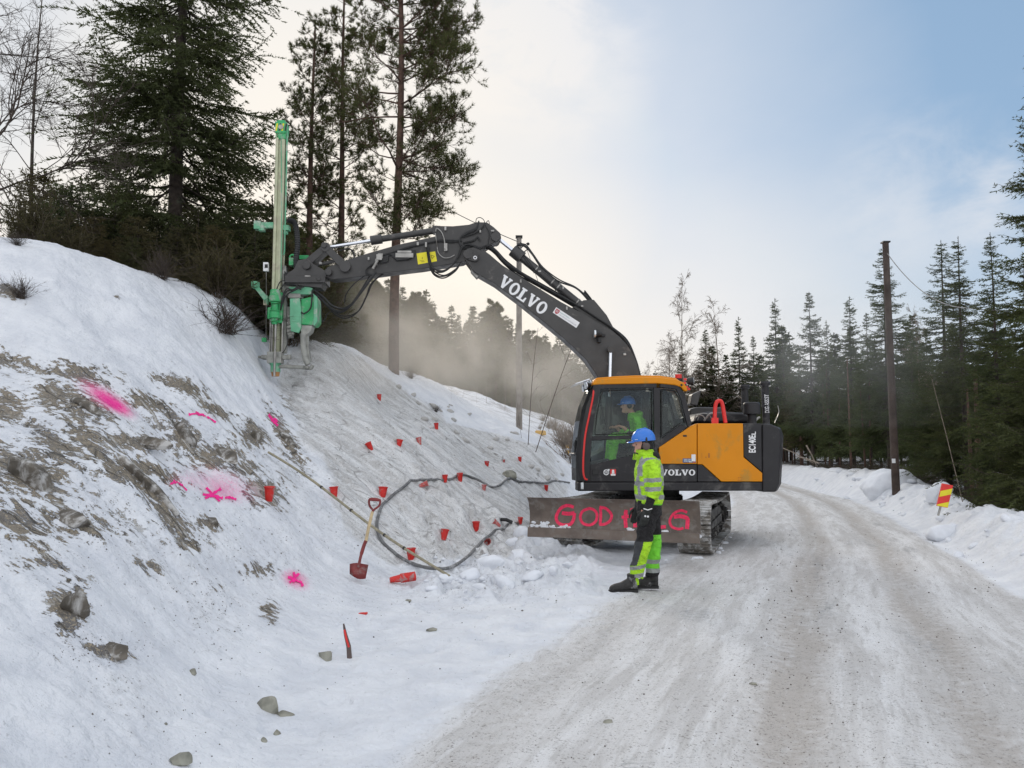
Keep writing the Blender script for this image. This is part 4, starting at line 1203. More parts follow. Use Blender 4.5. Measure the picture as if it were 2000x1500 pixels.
# arm cylinder (on top of the boom)
mb = MB(UP)
def c3(px, py, b=0): a, z = Lp(px, py, b); return np.array((a, b, z))
p0, p1, p2, p3 = c3(973, 466), c3(1004, 491), c3(1146, 606), c3(1160, 616)
mb.cyl(p0, p1, .036, 16, 0); mb.cyl(p1, p2, .075, 20, 1); mb.cyl(p1-(p2-p1)*.02, p1+(p2-p1)*.11, .115, 20, 1); mb.cyl(p2, p3, .06, 14, 1)
for f in (.3, .52, .6, .86): mb.cyl(p1+(p2-p1)*f, p1+(p2-p1)*(f+.015), .084, 18, 2)
mb.build('arm_cylinder', [m_chrome, m_grey, m_steel], exc, bevel=.004)
mb = MB(UP)
mb.prism(L([(1118, 600), (1140, 586), (1160, 585), (1185, 615), (1205, 652), (1180, 640), (1150, 622)], .12), -.12, .12)
mb.build('cylinder_bracket', m_grey, boom, bevel=.012)
# tipping cylinder (on top of the arm)
mb = MB(UP)
p0, p1, p2 = c3(637, 484), c3(724, 470), c3(853, 450)
mb.cyl(p0, p1, .03, 16, 0); mb.cyl(p1, p2, .058, 20, 1); mb.cyl(p1, p1+(p2-p1)*.17, .085, 20, 1); mb.box(p2, (.14, .16, .13), 1)
mb.build('tipping_cylinder', [m_chrome, m_grey], exc, bevel=.006)
# linkage
mb = MB(UP)
for b_ in (.20, -.20):
    p0 = Lp(636, 483, b_); p1 = Lp(674, 521, b_); p2 = Lp(598, 517, b_)
    seg(mb, p0, p1, .12, .15, b_-.02, b_+.02)
    for p, r_ in ((p0, .085), (p1, .10)): mb.cyl((p[0], b_-.03, p[1]), (p[0], b_+.03, p[1]), r_, 20)
p0 = Lp(636, 483, .1); p2 = Lp(598, 516, .1)
seg(mb, p0, p2, .11, .14, -.14, .14)
mb.cyl((p0[0], -.24, p0[1]), (p0[0], .26, p0[1]), .05, 16)
p3 = Lp(661, 508, 0); seg(mb, Lp(610, 520, 0), p3, .05, .05, -.03, .03)
mb.build('tipping_link', m_grey, exc, bevel=.008)

# hoses -----------------------------------------------------------
mb = MB(UP)
rr = random.Random(3)
def bundle(pts, n, r, b=.0, spread=6, bs=.1, k=6):
    for i in range(n):
        ox = (i-(n-1)/2)*spread/max(1, n-1); bo = rr.uniform(-bs, bs)
        q_ = [(p[0]+rr.uniform(-1, 1)+ox*.35, p[1]-ox*.6+rr.uniform(-1, 1), (p[2] if len(p) > 2 else b)+bo) for p in pts]
        mb.hose(L3(q_, b), r, 7, k=k)
bundle([(936, 486), (952, 482), (968, 492), (985, 512), (1012, 532), (1040, 548), (1082, 572), (1130, 600), (1165, 622), (1195, 642), (1222, 668), (1240, 705), (1250, 740)], 5, .016, .08, 10, .1)
bundle([(1010, 478), (1025, 480), (1040, 497), (1060, 524), (1090, 548), (1125, 562), (1150, 585), (1170, 610), (1182, 632)], 3, .012, .05, 5, .06)
bundle([(1140, 570), (1152, 586), (1164, 604), (1174, 625), (1185, 640)], 3, .014, 0, 8, .05)
bundle([(1012, 484), (1028, 506), (1048, 532), (1075, 558), (1100, 572)], 2, .008, .1, 4, .03)
# elbow to arm
bundle([(940, 486), (915, 478), (902, 484), (895, 500), (882, 519), (866, 530), (850, 528), (841, 518), (838, 500), (835, 482)], 3, .013, .19, 6, .02)
bundle([(900, 512), (890, 527), (868, 540), (850, 535), (841, 520)], 3, .012, .19, 7, .02)
bundle([(935, 434, .15), (930, 446, .17), (912, 455, .19), (900, 463, .19), (898, 476, .19), (908, 483, .19), (925, 482, .15)], 3, .013, .18, 5, .01)
bundle([(905, 462), (925, 455), (938, 448), (945, 440)], 2, .009, .18, 3, .01)
bundle([(905, 474), (925, 470), (932, 463), (938, 470)], 2, .010, .18, 3, .01)
mb.hose(L3([(929, 436), (931, 427), (938, 425), (945, 430), (948, 440), (955, 455), (953, 478)], .17), .007, 5)
mb.hose(L3([(950, 434), (954, 431), (956, 438)], .17), .007, 5)
bundle([(902, 470), (880, 471), (860, 470), (840, 474), (800, 483), (770, 494), (745, 500), (735, 512), (722, 520)], 3, .012, .17, 5, .01)
bundle([(835, 480), (800, 484), (770, 489), (740, 498), (700, 512), (670, 520)], 2, .010, .14, 4, .01)
# hydraulic hoses drooping from the arm to the drill
bundle([(733, 533, .2), (722, 548, .25), (703, 575, .3), (685, 596, .3), (668, 605, .25), (648, 600, .2), (632, 585, .12), (612, 568, .1)], 2, .020, .22, 8, .03)
bundle([(722, 538, .1), (700, 575, .1), (680, 600, .1), (662, 610, .1), (640, 597, .1), (620, 572, .1)], 2, .014, .1, 4, .03)
bundle([(750, 533, .1), (727, 553, .1), (716, 580, .1), (700, 608, .1), (676, 620, .1), (655, 612, .1), (640, 595, .1)], 2, .011, .1, 5, .03)
mb.hose(L3([(712, 538), (690, 556), (676, 575), (673, 592)], .15), .010, 6)
mb.hose(L3([(618, 572), (627, 590), (628, 618), (630, 628), (636, 622), (640, 612), (655, 607)], .1), .008, 6)
bundle([(662, 490), (680, 486), (690, 492), (693, 505)], 2, .008, .1, 3, .02)
bundle([(722, 520), (715, 528), (718, 536), (728, 538)], 2, .012, .19, 4, .01)
mb.each('hydraulic_hose', m_black, exc)
mb = MB(UP)
mb.hose(L3([(851, 452), (853, 446), (862, 453), (867, 465), (869, 477)], .2), .012, 6)
mb.hose(L3([(850, 455), (853, 475), (856, 493), (866, 503), (878, 503), (888, 498)], .2), .010, 6)
mb.box(c3(870.5, 483, .2), (.06, .05, .14), None)
for x, y, w_, h_ in ((870, 446.5, .035, .07), (816, 476, .04, .06), (832, 478, .035, .09), (938, 452, .03, .05), (962, 451, .06, .03), (1017, 549, .03, .06), (1107, 602, .03, .06), (1137, 598, .04, .03), (1054, 530, .05, .03), (1100, 562, .03, .05), (743, 500, .09, .09), (735, 512, .04, .12), (720, 505, .03, .05), (1220, 692, .05, .04), (601, 541, .10, .05), (626, 514, .05, .04)):
    mb.box(c3(x, y, .2), (w_, .03, h_))
mb.box(c3(741, 503, .22), (.10, .08, .10)); mb.cyl(c3(738, 508, .22), c3(728, 525, .22), .025, 10)
mb.box(c3(790, 499, .19), (.32, .04, .08)); mb.box(c3(790, 492, .19), (.25, .04, .04))
mb.each('hose_clamp', m_steel, exc, bevel=.004)
mb = MB(UP)
mb.prism(L([(762, 497), (795, 488), (812, 489), (810, 500), (798, 508), (775, 510)], .16), .15, .20)
mb.prism(L([(745, 503), (760, 498), (758, 512), (742, 516)], .16), .15, .19)
mb.each('valve_block', m_black, exc, bevel=.008)

# ================= rock drill attachment on the arm
def dbox(mb, x0, y0, x1, y1, b0, b1, mi=None):
    mb.prism(L([(x0, y0), (x1, y0), (x1, y1), (x0, y1)], (b0+b1)/2), b0, b1, mi)
mb = MB(UP)
mb.prism(L([(582, 509), (600, 505), (612, 515), (640, 532), (636, 545), (628, 563), (600, 560), (560, 555), (556, 540), (575, 525)], .15), -.17, .17)
dbox(mb, 562, 545, 640, 557, -.22, .22)
for x, y, r_ in ((598, 518, .07), (641, 531, .06), (622, 544, .04)):
    pin(mb, x, y, -.22, .24, r_)
drill = mb.build('drill_coupler', m_grey, exc, bevel=.01)
def dp(mb, name, mt, **k): return mb.build(name, mt, drill, **k)
# mast: extruded rail profile with grooves
mb = MB(UP)
x0, x1 = 535.5, 551.5
zt = Lp(543, 258, .05)[1]; zb = Lp(543, 700, .05)[1]
am = (Lp(x0, 480, .05)[0]+Lp(x1, 480, .05)[0])/2; wm = .155
mb.prism([(am-.078, -.09), (am-.078, .07), (am-.055, .09), (am-.02, .09), (am-.015, .065), (am+.03, .065), (am+.035, .10), (am+.078, .10), (am+.078, -.09)], zb, zt, axis=2)
mb.box((am-.095, .0, (zt+zb)/2), (.02, .05, zt-zb)); mb.box((am+.095, .0, (zt+zb)/2), (.02, .05, zt-zb))
dp(mb, 'feed_mast', m_mast, bevel=.004)
mb = MB(UP)
zc_ = Lp(543, 246, .1)[1]
mb.box((am, .0, zc_-.03), (.20, .24, .22)); mb.box((am, .0, zc_-.18), (.185, .20, .12)); mb.box((am, 0, zc_+.09), (.15, .22, .05))
dp(mb, 'mast_head', m_green, bevel=.02)
mb = MB(UP)
mb.cyl((am-.01, .12, zc_-.03), (am-.01, .135, zc_-.03), .045, 18)
dp(mb, 'head_sheave', m_steel)
mb = MB(UP)
for k in range(4):
    xx = am+.09-k*.055
    mb.poly([(xx, .1235, zc_-.10), (xx-.028, .1235, zc_-.10), (xx-.068+.02, .1235, zc_+.04), (xx-.02, .1235, zc_+.04)], k % 2)
dp(mb, 'hazard_stripe', [m_ystk, m_black], smooth=False)
mb = MB(UP)
mb.hose(L3([(551, 238), (559, 240), (561, 250), (560, 300), (558, 400), (556, 470), (555, 494), (552, 497)], .05), .014, 6)
mb.hose(L3([(549, 262), (550, 400), (549, 545)], .1), .008, 5)
mb.each('hose_guide', m_gdust, drill)
# side arms
mb = MB(UP)
dbox(mb, 512, 435, 535, 446, -.04, .04); dbox(mb, 497.5, 433, 511, 449, -.07, .07); mb.prism(L([(511, 437), (517, 437), (517, 452), (506, 452)], .0), -.06, .06)
dbox(mb, 552, 441, 566, 451, -.06, .06); dbox(mb, 554, 452, 562, 458, -.03, .03)
mb.each('mast_bracket', m_gdust, drill, bevel=.008)
mb = MB(UP)
dbox(mb, 493, 550.5, 505.5, 563, .0, .14); seg(mb, Lp(501, 561, .07), Lp(521, 585, .07), .07, .09, .03, .11)
dbox(mb, 516, 578, 524, 595, .0, .1)
dp(mb, 'lower_bracket', m_gdust, bevel=.008)
# rock drill body on the mast
mb = MB(UP)
ab = Lp(537, 600, .2)[0]; bb = .2
def dz_(y): return Lp(537, y, bb)[1]
for y0_, y1_, r0, r1 in ((566, 578, .085, .095), (578, 590, .105, .105), (590, 594, .075, .07), (594, 606, .06, .06), (606, 609, .095, .095), (609, 622, .09, .10), (622, 629, .07, .055), (629, 634, .05, .045)):
    mb.cyl((ab, bb, dz_(y1_)), (ab, bb, dz_(y0_)), r1, 20, None, r0)
mb.box((ab-.02, bb-.08, dz_(600)), (.2, .1, .55)); mb.box((ab+.09, bb, dz_(612)), (.06, .08, .2))
dp(mb, 'drifter', m_green, bevel=.01)
mb = MB(UP)
mb.cyl((ab-.02, bb, dz_(735)), (ab-.02, bb, dz_(632)), .022, 12)
for dx in (-.09, .09, .125): mb.box((ab-.04+dx, .13, dz_(668)), (.022, .05, .75))
dp(mb, 'drill_rod', m_steel)
mb = MB(UP)
dbox(mb, 553, 520, 560, 690, -.05, .06); dbox(mb, 528, 600, 532, 690, -.05, .05); dbox(mb, 560, 600, 572, 660, -.1, .02)
dbox(mb, 556, 556, 600, 578, -.05, .10); dbox(mb, 566, 575, 590, 584, -.1, .14)
for k in range(6): mb.cyl(c3(562, 618+k*7, .1), c3(574, 616+k*7, .14), .022, 8)
for k in range(4): mb.hose(L3([(560, 622+k*9), (567, 618+k*9), (573, 624+k*9), (565, 630+k*9)], .12), .012, 6)
dp(mb, 'mast_cradle', m_rigd, bevel=.006)
# centraliser foot
mb = MB(UP)
dbox(mb, 512, 694, 562, 702, .02, .16); dbox(mb, 505, 695, 512, 700, .05, .13); dbox(mb, 562, 693, 568, 702, .03, .14); dbox(mb, 524, 688, 552, 710, .0, .2)
mb.cyl(c3(520, 698, .16), c3(520, 698, .2), .04, 12); mb.cyl(c3(556, 698, .16), c3(556, 698, .2), .04, 12)
dp(mb, 'centraliser', m_rigd, bevel=.008)
mb = MB(UP)
for y0_, y1_, r_ in ((708, 713, .10), (713, 727, .085)): mb.cyl(c3(538, y1_, .1), c3(538, y0_, .1), r_, 22)
dp(mb, 'dust_hood', m_gdust)
mb = MB(UP); mb.cyl(c3(538, 735, .1), c3(538, 727, .1), .065, 20, None, .075); dp(mb, 'drill_bit_ring', m_brass)
mb = MB(UP)
mb.hose(L3([(546, 716), (560, 716), (580, 717), (598, 718), (607, 719), (611, 713)], .12), [.035]*31, 12)
mb.hose(L3([(602, 712), (596, 700), (592, 670), (593, 650)], .1), .05, 12)
mb.prism(L([(586, 652), (601, 652), (604, 690), (606, 706), (598, 706), (592, 690)], .05), -.05, .08)
dp(mb, 'suction_hose', m_rigd)
mb = MB(UP)
mb.prism(L([(588, 584), (616, 578), (621, 585), (621, 628), (615, 636), (588, 634)], .1), -.20, .12)
dp(mb, 'green_dust_box', m_green, bevel=.02)
mb = MB(UP)
mb.prism(L([(610, 572), (620, 580), (620.5, 628), (614, 637), (612, 634), (613, 580)], .13), .121, .135)
mb.prism(L([(566, 583), (585, 582), (588, 602), (588, 640), (583, 650), (568, 647), (566, 620)], .16), .10, .16)
mb.prism(L([(564, 560), (600, 560), (610, 562), (610, 572), (606, 575), (566, 574)], .14), .05, .14)
dp(mb, 'pale_green_cover', m_gdust, bevel=.015)
mb = MB(UP)
mb.prism(L([(588, 636), (612, 637), (609, 648), (600, 656), (592, 654), (587, 644)], .05), -.1, .12)
dp(mb, 'collector_boot', m_rigd, bevel=.015)
mb = MB(UP)     # corrugated tall hose bundle
pts_ = catmull(L3([(562, 430), (574, 434), (579, 450), (581, 480), (578, 510), (580, 535), (584, 552)], .12), 14)
mb.tube(pts_, [.052 if i % 2 else .044 for i in range(len(pts_))], 10)
for off in (-8, -3, 4):
    mb.hose(L3([(590+off, 560), (575+off*.5, 566), (560, 572+off), (552, 588+off), (548, 606)], .2), .013, 6)
mb.hose(L3([(610, 566), (607, 600), (595, 612), (588, 610)], .16), .014, 6)
mb.hose(L3([(551, 560), (560, 545), (556, 530)], .15), .012, 6); mb.hose(L3([(546, 566), (556, 556), (576, 556), (588, 566)], .2), .012, 6); mb.hose(L3([(540, 566), (548, 550), (566, 548)], .2), .010, 6)
mb.hose(L3([(560, 648), (562, 668), (556, 684), (550, 690)], .15), .008, 5)
mb.each('drill_hose', m_black, drill)
mb = MB(UP)
mb.prism(L([(553, 534), (572, 527), (584, 540), (584, 562), (556, 560)], .1), -.12, .1)
dp(mb, 'rotator_block', m_black, bevel=.02)
mb = MB(UP)
dbox(mb, 515, 513, 524.5, 530, .05, .12, 0); dbox(mb, 517, 516, 523, 523, .12, .13, 1); mb.hose(L3([(520, 530), (520, 600), (519.5, 662)], .08), .006, 5, 2); dbox(mb, 515, 585, 522, 596, .05, .1, 3); dbox(mb, 512, 660, 521, 668, .02, .1, 4)
dp(mb, 'level_sensor', [m_white, m_black, m_steel, mat('tan_box', (.42, .36, .27), .7), m_green], bevel=.004)
mb = MB(UP)
mb.hose(L3([(566, 508), (567, 500), (573, 498), (578, 506)], 0), .02, 6); dbox(mb, 566, 505, 578, 520, -.1, .05); dbox(mb, 586, 500, 604, 508, -.15, -.02)
dp(mb, 'green_guard', m_green, bevel=.008)
# ------------------------------------------------------------------ people
m_hiv = mat('hi_vis_yellow_fabric', (.41, .74, .02), .75, var=.16, vscale=7, bump=.6, bscale=22, dirt=(.26, .42, .05), dirt_amt=.22, dscale=5, fold=.05)
m_hig = mat('hi_vis_green_fabric', (.19, .66, .04), .75, var=.10, vscale=9, bump=.4, bscale=22, fold=.05)
m_refl = mat('silver_reflective_tape', (.30, .31, .31), .4, var=.12, vscale=12, bump=.4, fold=.05)
m_blackf = mat('black_work_fabric', (.014, .013, .014), .85, var=.3, vscale=8, bump=.4, bscale=25, fold=.05)
m_greyf = mat('charcoal_knee_fabric', (.045, .048, .052), .85, var=.2, bump=.3)
m_skin = mat('skin', (.55, .30, .22), .5, var=.06, vscale=20)
m_helm = mat('blue_helmet_plastic', (.02, .17, .62), .3, var=.04, coat=.3)
m_muff = mat('brown_grey_earmuff', (.09, .065, .06), .5)
m_boot = mat('black_boot_leather', (.022, .021, .020), .6, var=.3, vscale=14, dirt=(.30, .30, .30), dirt_amt=.2, dscale=10)
m_glove = mat('black_glove', (.018, .020, .018), .7, var=.3)
m_eye = mat('dark_eye', (.02, .015, .01), .3)

def remeshed(mb, name, vox, smooth=3, org=(0, 0, 0), wr=0.0, wsc=18, seed=0):
    me_ = mb.mesh('tmp', org, False)
    o = bpy.data.objects.new('tmp', me_); COL.objects.link(o)
    r_ = o.modifiers.new('r', 'REMESH'); r_.mode = 'VOXEL'; r_.voxel_size = vox
    if smooth:
        s_ = o.modifiers.new('s', 'SMOOTH'); s_.iterations = smooth; s_.factor = .5
    dg = bpy.context.evaluated_depsgraph_get()
    nm = bpy.data.meshes.new_from_object(o.evaluated_get(dg)); nm.name = name
    bpy.data.objects.remove(o); bpy.data.meshes.remove(me_)
    nm.polygons.foreach_set('use_smooth', [True]*len(nm.polygons))
    if wr:
        n_ = len(nm.vertices); co = np.empty(n_*3, np.float32); nm.vertices.foreach_get('co', co); co = co.reshape(-1, 3)
        no = np.empty(n_*3, np.float32); nm.vertices.foreach_get('normal', no); no = no.reshape(-1, 3)
        w_ = fbm(co[:, 0]*wsc+co[:, 1]*wsc*.8, co[:, 2]*wsc*1.5+co[:, 1]*4, 3, seed)
        w2 = np.abs(fbm(co[:, 0]*wsc*.5-co[:, 2]*wsc*.6, co[:, 1]*wsc*.6+co[:, 2]*wsc*.4, 2, seed+5))
        co = co + no*((w_*wr)+(w2-.3)*wr*1.2)[:, None]
        nm.vertices.foreach_set('co', co.ravel()); nm.update()
    return nm
def facemat(me_, fn):
    n_ = len(me_.polygons); c = np.empty(n_*3, np.float32); me_.polygons.foreach_get('center', c); c = c.reshape(-1, 3)
    me_.polygons.foreach_set('material_index', fn(c).astype(np.int32)); me_.update()

def ellsec(c, rx, ry, n=20, sq=1.0):
    out = []
    for i in range(n):
        t_ = 2*PI*i/n; a, b_ = math.cos(t_), math.sin(t_)
        out.append(np.array([c[0]+rx*math.copysign(abs(a)**sq, a), c[1]+ry*math.copysign(abs(b_)**sq, b_), c[2]]))
    return out
def head(mb, c, s=1.0, yaw=0):
    """c = centre of the skull; x forward"""
    x, y, z = c
    mb.loft([ellsec((x+.0*s, y, z+.105*s), .03*s, .025*s), ellsec((x-.005, y, z+.09*s), .075*s, .055*s), ellsec((x-.008*s, y, z+.05*s), .098*s, .074*s), ellsec((x-.006*s, y, z), .098*s, .075*s),
             ellsec((x+.004*s, y, z-.04*s), .088*s, .066*s), ellsec((x+.02*s, y, z-.075*s), .066*s, .052*s), ellsec((x+.035*s, y, z-.105*s), .042*s, .036*s), ellsec((x+.04*s, y, z-.118*s), .02*s, .02*s)])
    mb.tube([(x+.088*s, y, z+.022*s), (x+.112*s, y, z-.018*s), (x+.108*s, y, z-.032*s)], [.010*s, .017*s, .012*s], 8)     # nose
    mb.tube([(x+.084*s, y-.035*s, z+.028*s), (x+.092*s, y, z+.030*s), (x+.084*s, y+.035*s, z+.028*s)], .010*s, 6)  # brow
    mb.sph((x+.086*s, y, z-.058*s), .022*s, 8, sc=(.7, 1, .5)); mb.sph((x+.082*s, y, z-.088*s), .024*s, 8)
    for sg in (-1, 1): mb.sph((x-.005*s, y+sg*.077*s, z-.005*s), .028*s, 8, sc=(.6, .35, 1))
def hand(mb, w, d, side, up, curl=.5, s=1.0):
    """wrist w, direction d of the hand, side = thumb side direction, up = back of hand normal"""
    w = np.array(w, float); d = np.array(d, float)/np.linalg.norm(d); side = np.array(side, float); side -= d*np.dot(side, d); side /= np.linalg.norm(side); nb = np.cross(d, side)
    if np.dot(nb, up) < 0: nb = -nb
    P_ = [w-d*.02*s, w+d*.03*s, w+d*.075*s, w+d*.095*s]
    mb.loft([[p+side*hw*math.cos(2*PI*i/12)+nb*ht*math.sin(2*PI*i/12) for i in range(12)] for p, hw, ht in zip(P_, (.030*s, .040*s, .045*s, .042*s), (.026*s, .020*s, .018*s, .015*s))])
    for k, (off, ln) in enumerate(((.030, .075), (.010, .085), (-.011, .080), (-.031, .062))):
        p = w+d*.088*s+side*off*s; a = 0; pts_ = [p-d*.02*s, p]; dd = d.copy()
        for j, f in enumerate((.45, .32, .23)):
            a += curl*(.55+.1*k)
            dd = d*math.cos(a)-nb*math.sin(a); p = p+dd*ln*f*s; pts_.append(p)
        mb.tube(pts_, [.0115*s, .0115*s, .0105*s, .0095*s, .0075*s], 8)
    p = w+d*.02*s+side*.03*s
    mb.tube([p, p+(d*.6+side*.55-nb*.3)*.035*s, p+(d*.9+side*.55-nb*.45)*.062*s, p+(d*1.15+side*.35-nb*.6)*.082*s], [.015*s, .014*s, .012*s, .009*s], 8)
def shoe(mb, heel, toe_dir, pitch=0.0, L_=.31):
    h = np.array(heel, float); f = np.array(toe_dir, float); f /= np.linalg.norm(f); f = f*math.cos(pitch)+ZZ*math.sin(pitch); u_ = np.cross(np.cross(f, ZZ), f); u_ /= np.linalg.norm(u_); r_ = np.cross(f, u_)
    def sec(s_, hw, h0, h1, n=12):
        c = h+f*s_; out = []
        for i in range(n):
            t_ = 2*PI*i/n; y_ = hw*math.copysign(abs(math.cos(t_))**.7, math.cos(t_)); z_ = (h0+h1)/2+(h1-h0)/2*math.copysign(abs(math.sin(t_))**.7, math.sin(t_))
            out.append(c+r_*y_+u_*z_)
        return out
    mb.loft([sec(-.012, .030, .01, .09), sec(.01, .042, .0, .14), sec(.07, .045, .0, .155), sec(.12, .046, .0, .13), sec(.18, .051, .0, .098), sec(.24, .052, .0, .085), sec(.285, .043, .004, .068), sec(L_, .025, .01, .045)])
    mb.tube([h+f*.04+u_*.08, h+f*.045+u_*.19], [.058, .062], 14)
def sole(mb, heel, toe_dir, pitch=0.0):
    h = np.array(heel, float); f = np.array(toe_dir, float); f /= np.linalg.norm(f); f = f*math.cos(pitch)+ZZ*math.sin(pitch); u_ = np.cross(np.cross(f, ZZ), f); u_ /= np.linalg.norm(u_); r_ = np.cross(f, u_)
    out = [(-.02, .02), (-.01, .04), (.06, .047), (.13, .046), (.2, .056), (.26, .055), (.30, .04), (.322, .015)]
    pl = [(s_, w_) for s_, w_ in out]+[(s_, -w_) for s_, w_ in out[::-1]]
    n = len(pl)
    mb.add([h+f*s_+r_*w_-u_*.012 for s_, w_ in pl]+[h+f*s_+r_*w_+u_*.016 for s_, w_ in pl], [list(range(n)), list(range(2*n-1, n-1, -1))]+[(k, n+k, n+(k+1) % n, (k+1) % n) for k in range(n)])
def helmet(parent, c, s=1.0, vis=True):
    x, y, z = c; mb = MB()
    secs = []
    for k in range(9):
        t_ = k/8*PI/2; rr_ = math.cos(t_)
        secs.append(ellsec((x-.012*s*(1-rr_), y, z+.125*s*math.sin(t_)), max(.004, .135*s*rr_), max(.004, .112*s*rr_), 28))
    mb.loft(secs)
    mb.loft([ellsec((x, y, z-.02*s), .134*s, .112*s, 28), ellsec((x, y, z), .135*s, .112*s, 28)])
    # peak
    pk = [(x+.118*s, y+.075*s), (x+.155*s, y+.062*s), (x+.185*s, y+.03*s), (x+.19*s, y), (x+.185*s, y-.03*s), (x+.155*s, y-.062*s), (x+.118*s, y-.075*s)]
    mb.prism(pk, z-.026*s, z-.012*s, axis=2, top=[(x+.108*s+(p[0]-x-.118*s)*.95, p[1]) for p in pk])
    for yy in (-.03, 0, .03):
        mb.tube([(x+.11*s, y+yy*s, z+.055*s), (x+.05*s, y+yy*s, z+.112*s), (x-.03*s, y+yy*s, z+.122*s), (x-.1*s, y+yy*s, z+.075*s)], .009*s, 6)
    h_ = mb.build('helmet', m_helm, parent, bevel=.002)
    mb = MB(); mb.tube([(x+.128*s*math.cos(a), y+.118*s*math.sin(a), z+.004*s+.0*a) for a in np.linspace(-.9, .9, 9)], .003, 5)
    mb.build('helmet_mark', m_white, h_)
    return h_

# ---- worker standing on the road, seen from the side, facing the slope
WS = .00597
fx_, fy_ = 1262, 1149
wl = at(fx_, fy_, 8.95); worg = np.array([wl[0], 8.95, hgt(wl[0], 8.95)])
def WX(px): return (fx_-px)*WS
def WZ(py): return (fy_-py)*WS
class RotMB(MB): pass
def wfr(x, y, z): return np.array([worg[0]-x, worg[1]-y, worg[2]+z])
worker = None
def wp(px, y, py): return (WX(px), y, WZ(py))
# body, one continuous surface
mb = MB(wfr)
head(mb, (WX(1260), 0, WZ(868)), 1.0)
mb.tube([wp(1263, 0, 880), wp(1267, 0, 896)], [.058, .065], 14)
mb.loft([ellsec(wp(1268, 0, 895), .07, .12), ellsec(wp(1270, 0, 906), .105, .19), ellsec(wp(1270, 0, 930), .115, .18), ellsec(wp(1270, 0, 960), .105, .15), ellsec(wp(1270, 0, 985), .11, .165), ellsec(wp(1270, 0, 1003), .11, .165)])
armN = [wp(1272, .20, 908), wp(1276, .245, 948), wp(1270, .25, 962), wp(1259, .235, 995)]
armF = [wp(1270, -.20, 908), wp(1272, -.24, 948), wp(1264, -.25, 962), wp(1254, -.23, 995)]
for a_ in (armN, armF): mb.tube(catmull(a_, 4), np.linspace(.050, .022, 13), 12)
legN = [wp(1264, .10, 995), wp(1260, .105, 1030), wp(1252, .11, 1064), wp(1243, .11, 1095), wp(1236, .11, 1126)]
legF = [wp(1276, -.10, 995), wp(1279, -.10, 1030), wp(1281, -.10, 1064), wp(1279, -.10, 1095), wp(1277, -.10, 1130)]
for a_ in (legN, legF): mb.tube(catmull(a_, 4), np.linspace(.085, .042, 17), 14)
me_ = remeshed(mb, 'person', .009, 2, worg)
worker = link('person', me_, m_skin, None, worg)
tag(worker, 'person standing on the road in a yellow hi-vis jacket and blue helmet, facing the slope', 'person')
# jacket
mb = MB(wfr)
def js(px0, px1, hw, py, sq=.9): return ellsec((WX((px0+px1)/2), 0, WZ(py)), (px1-px0)/2*WS, hw, 26, sq)
mb.loft([js(1250, 1295, .205, 985), js(1247, 1297, .215, 980), js(1243.5, 1297.5, .215, 965), js(1243, 1298, .22, 945), js(1243, 1298, .225, 925), js(1245, 1296, .225, 910), js(1247, 1292, .20, 901), js(1250, 1287, .14, 894), js(1252, 1281, .095, 888)])
for a_, n_ in ((armN, 0), (armF, 0)):
    y_ = a_[0][1]; sg = 1 if y_ > 0 else -1
    mb.tube(catmull([wp(1272, .17*sg, 905), wp(1274, .235*sg, 925), wp(1275, .255*sg, 948), wp(1267, .255*sg, 971)], 5), np.linspace(.088, .071, 16), 16, flat=.92)
me_ = remeshed(mb, 'jacket', .006, 4, worg, .012, 11, 3)
def jm(c):
    z = c[:, 2]; y = -c[:, 1]; x = -c[:, 0]
    py = fy_-z/WS; arm_ = np.abs(y) > .19
    pyt = py - (x-WX(1270))*14     # tape tilts a little
    r_ = np.zeros(len(c))
    r_[arm_ & (((pyt > 933) & (pyt < 941)) | ((pyt > 950) & (pyt < 958)))] = 1
    r_[~arm_ & (((py > 940) & (py < 949)) | ((py > 966) & (py < 975)))] = 1
    br = ~arm_ & (x > WX(1256)) & (np.abs(np.abs(y)-.12) < .028) & (py < 966); r_[br] = 1
    br = ~arm_ & (x < WX(1283)) & (np.abs(np.abs(y)-.11) < .028) & (py < 941) & (py > 896); r_[br] = 1
    sh = (np.abs(y) > .14) & (np.abs(y) < .185) & (py < 930); r_[sh] = 1
    r_[(py > 982.5)] = 2
    return r_
facemat(me_, jm)
jk = link('jacket', me_, [m_hiv, m_refl, m_hig], worker)
mb = MB(wfr)      # open collar, folded
mb.loft([ellsec(wp(1267, 0, 897), .105, .105, 24), ellsec(wp(1265, 0, 888), .098, .092, 24), ellsec(wp(1262, 0, 880), .092, .085, 24)], cap=False)
mb.loft([ellsec(wp(1266, 0, 897), .085, .085, 24), ellsec(wp(1264, 0, 881), .078, .072, 24)], cap=False)
o = mb.build('collar', m_hiv, jk); sm_ = o.modifiers.new('s', 'SOLIDIFY'); sm_.thickness = .012
mb = MB(wfr)
mb.tube([wp(1252, .06, 896), wp(1245, .075, 893), wp(1242, .06, 899)], [.03, .035, .012], 8, flat=.4); mb.tube([wp(1252, -.06, 896), wp(1245, -.075, 893), wp(1242, -.06, 899)], [.03, .035, .012], 8, flat=.4)
mb.each('lapel', m_hiv, jk)
mb = MB(wfr)      # black hood lying on the back
mb.sph(wp(1283, 0, 893), .075, 16, sc=(.75, 1.35, .8)); mb.tube([wp(1276, -.08, 888), wp(1288, 0, 897), wp(1276, .08, 888)], [.03, .045, .03], 10)
link('hood', remeshed(mb, 'hood', .010, 3, worg, .004), m_blackf, jk)
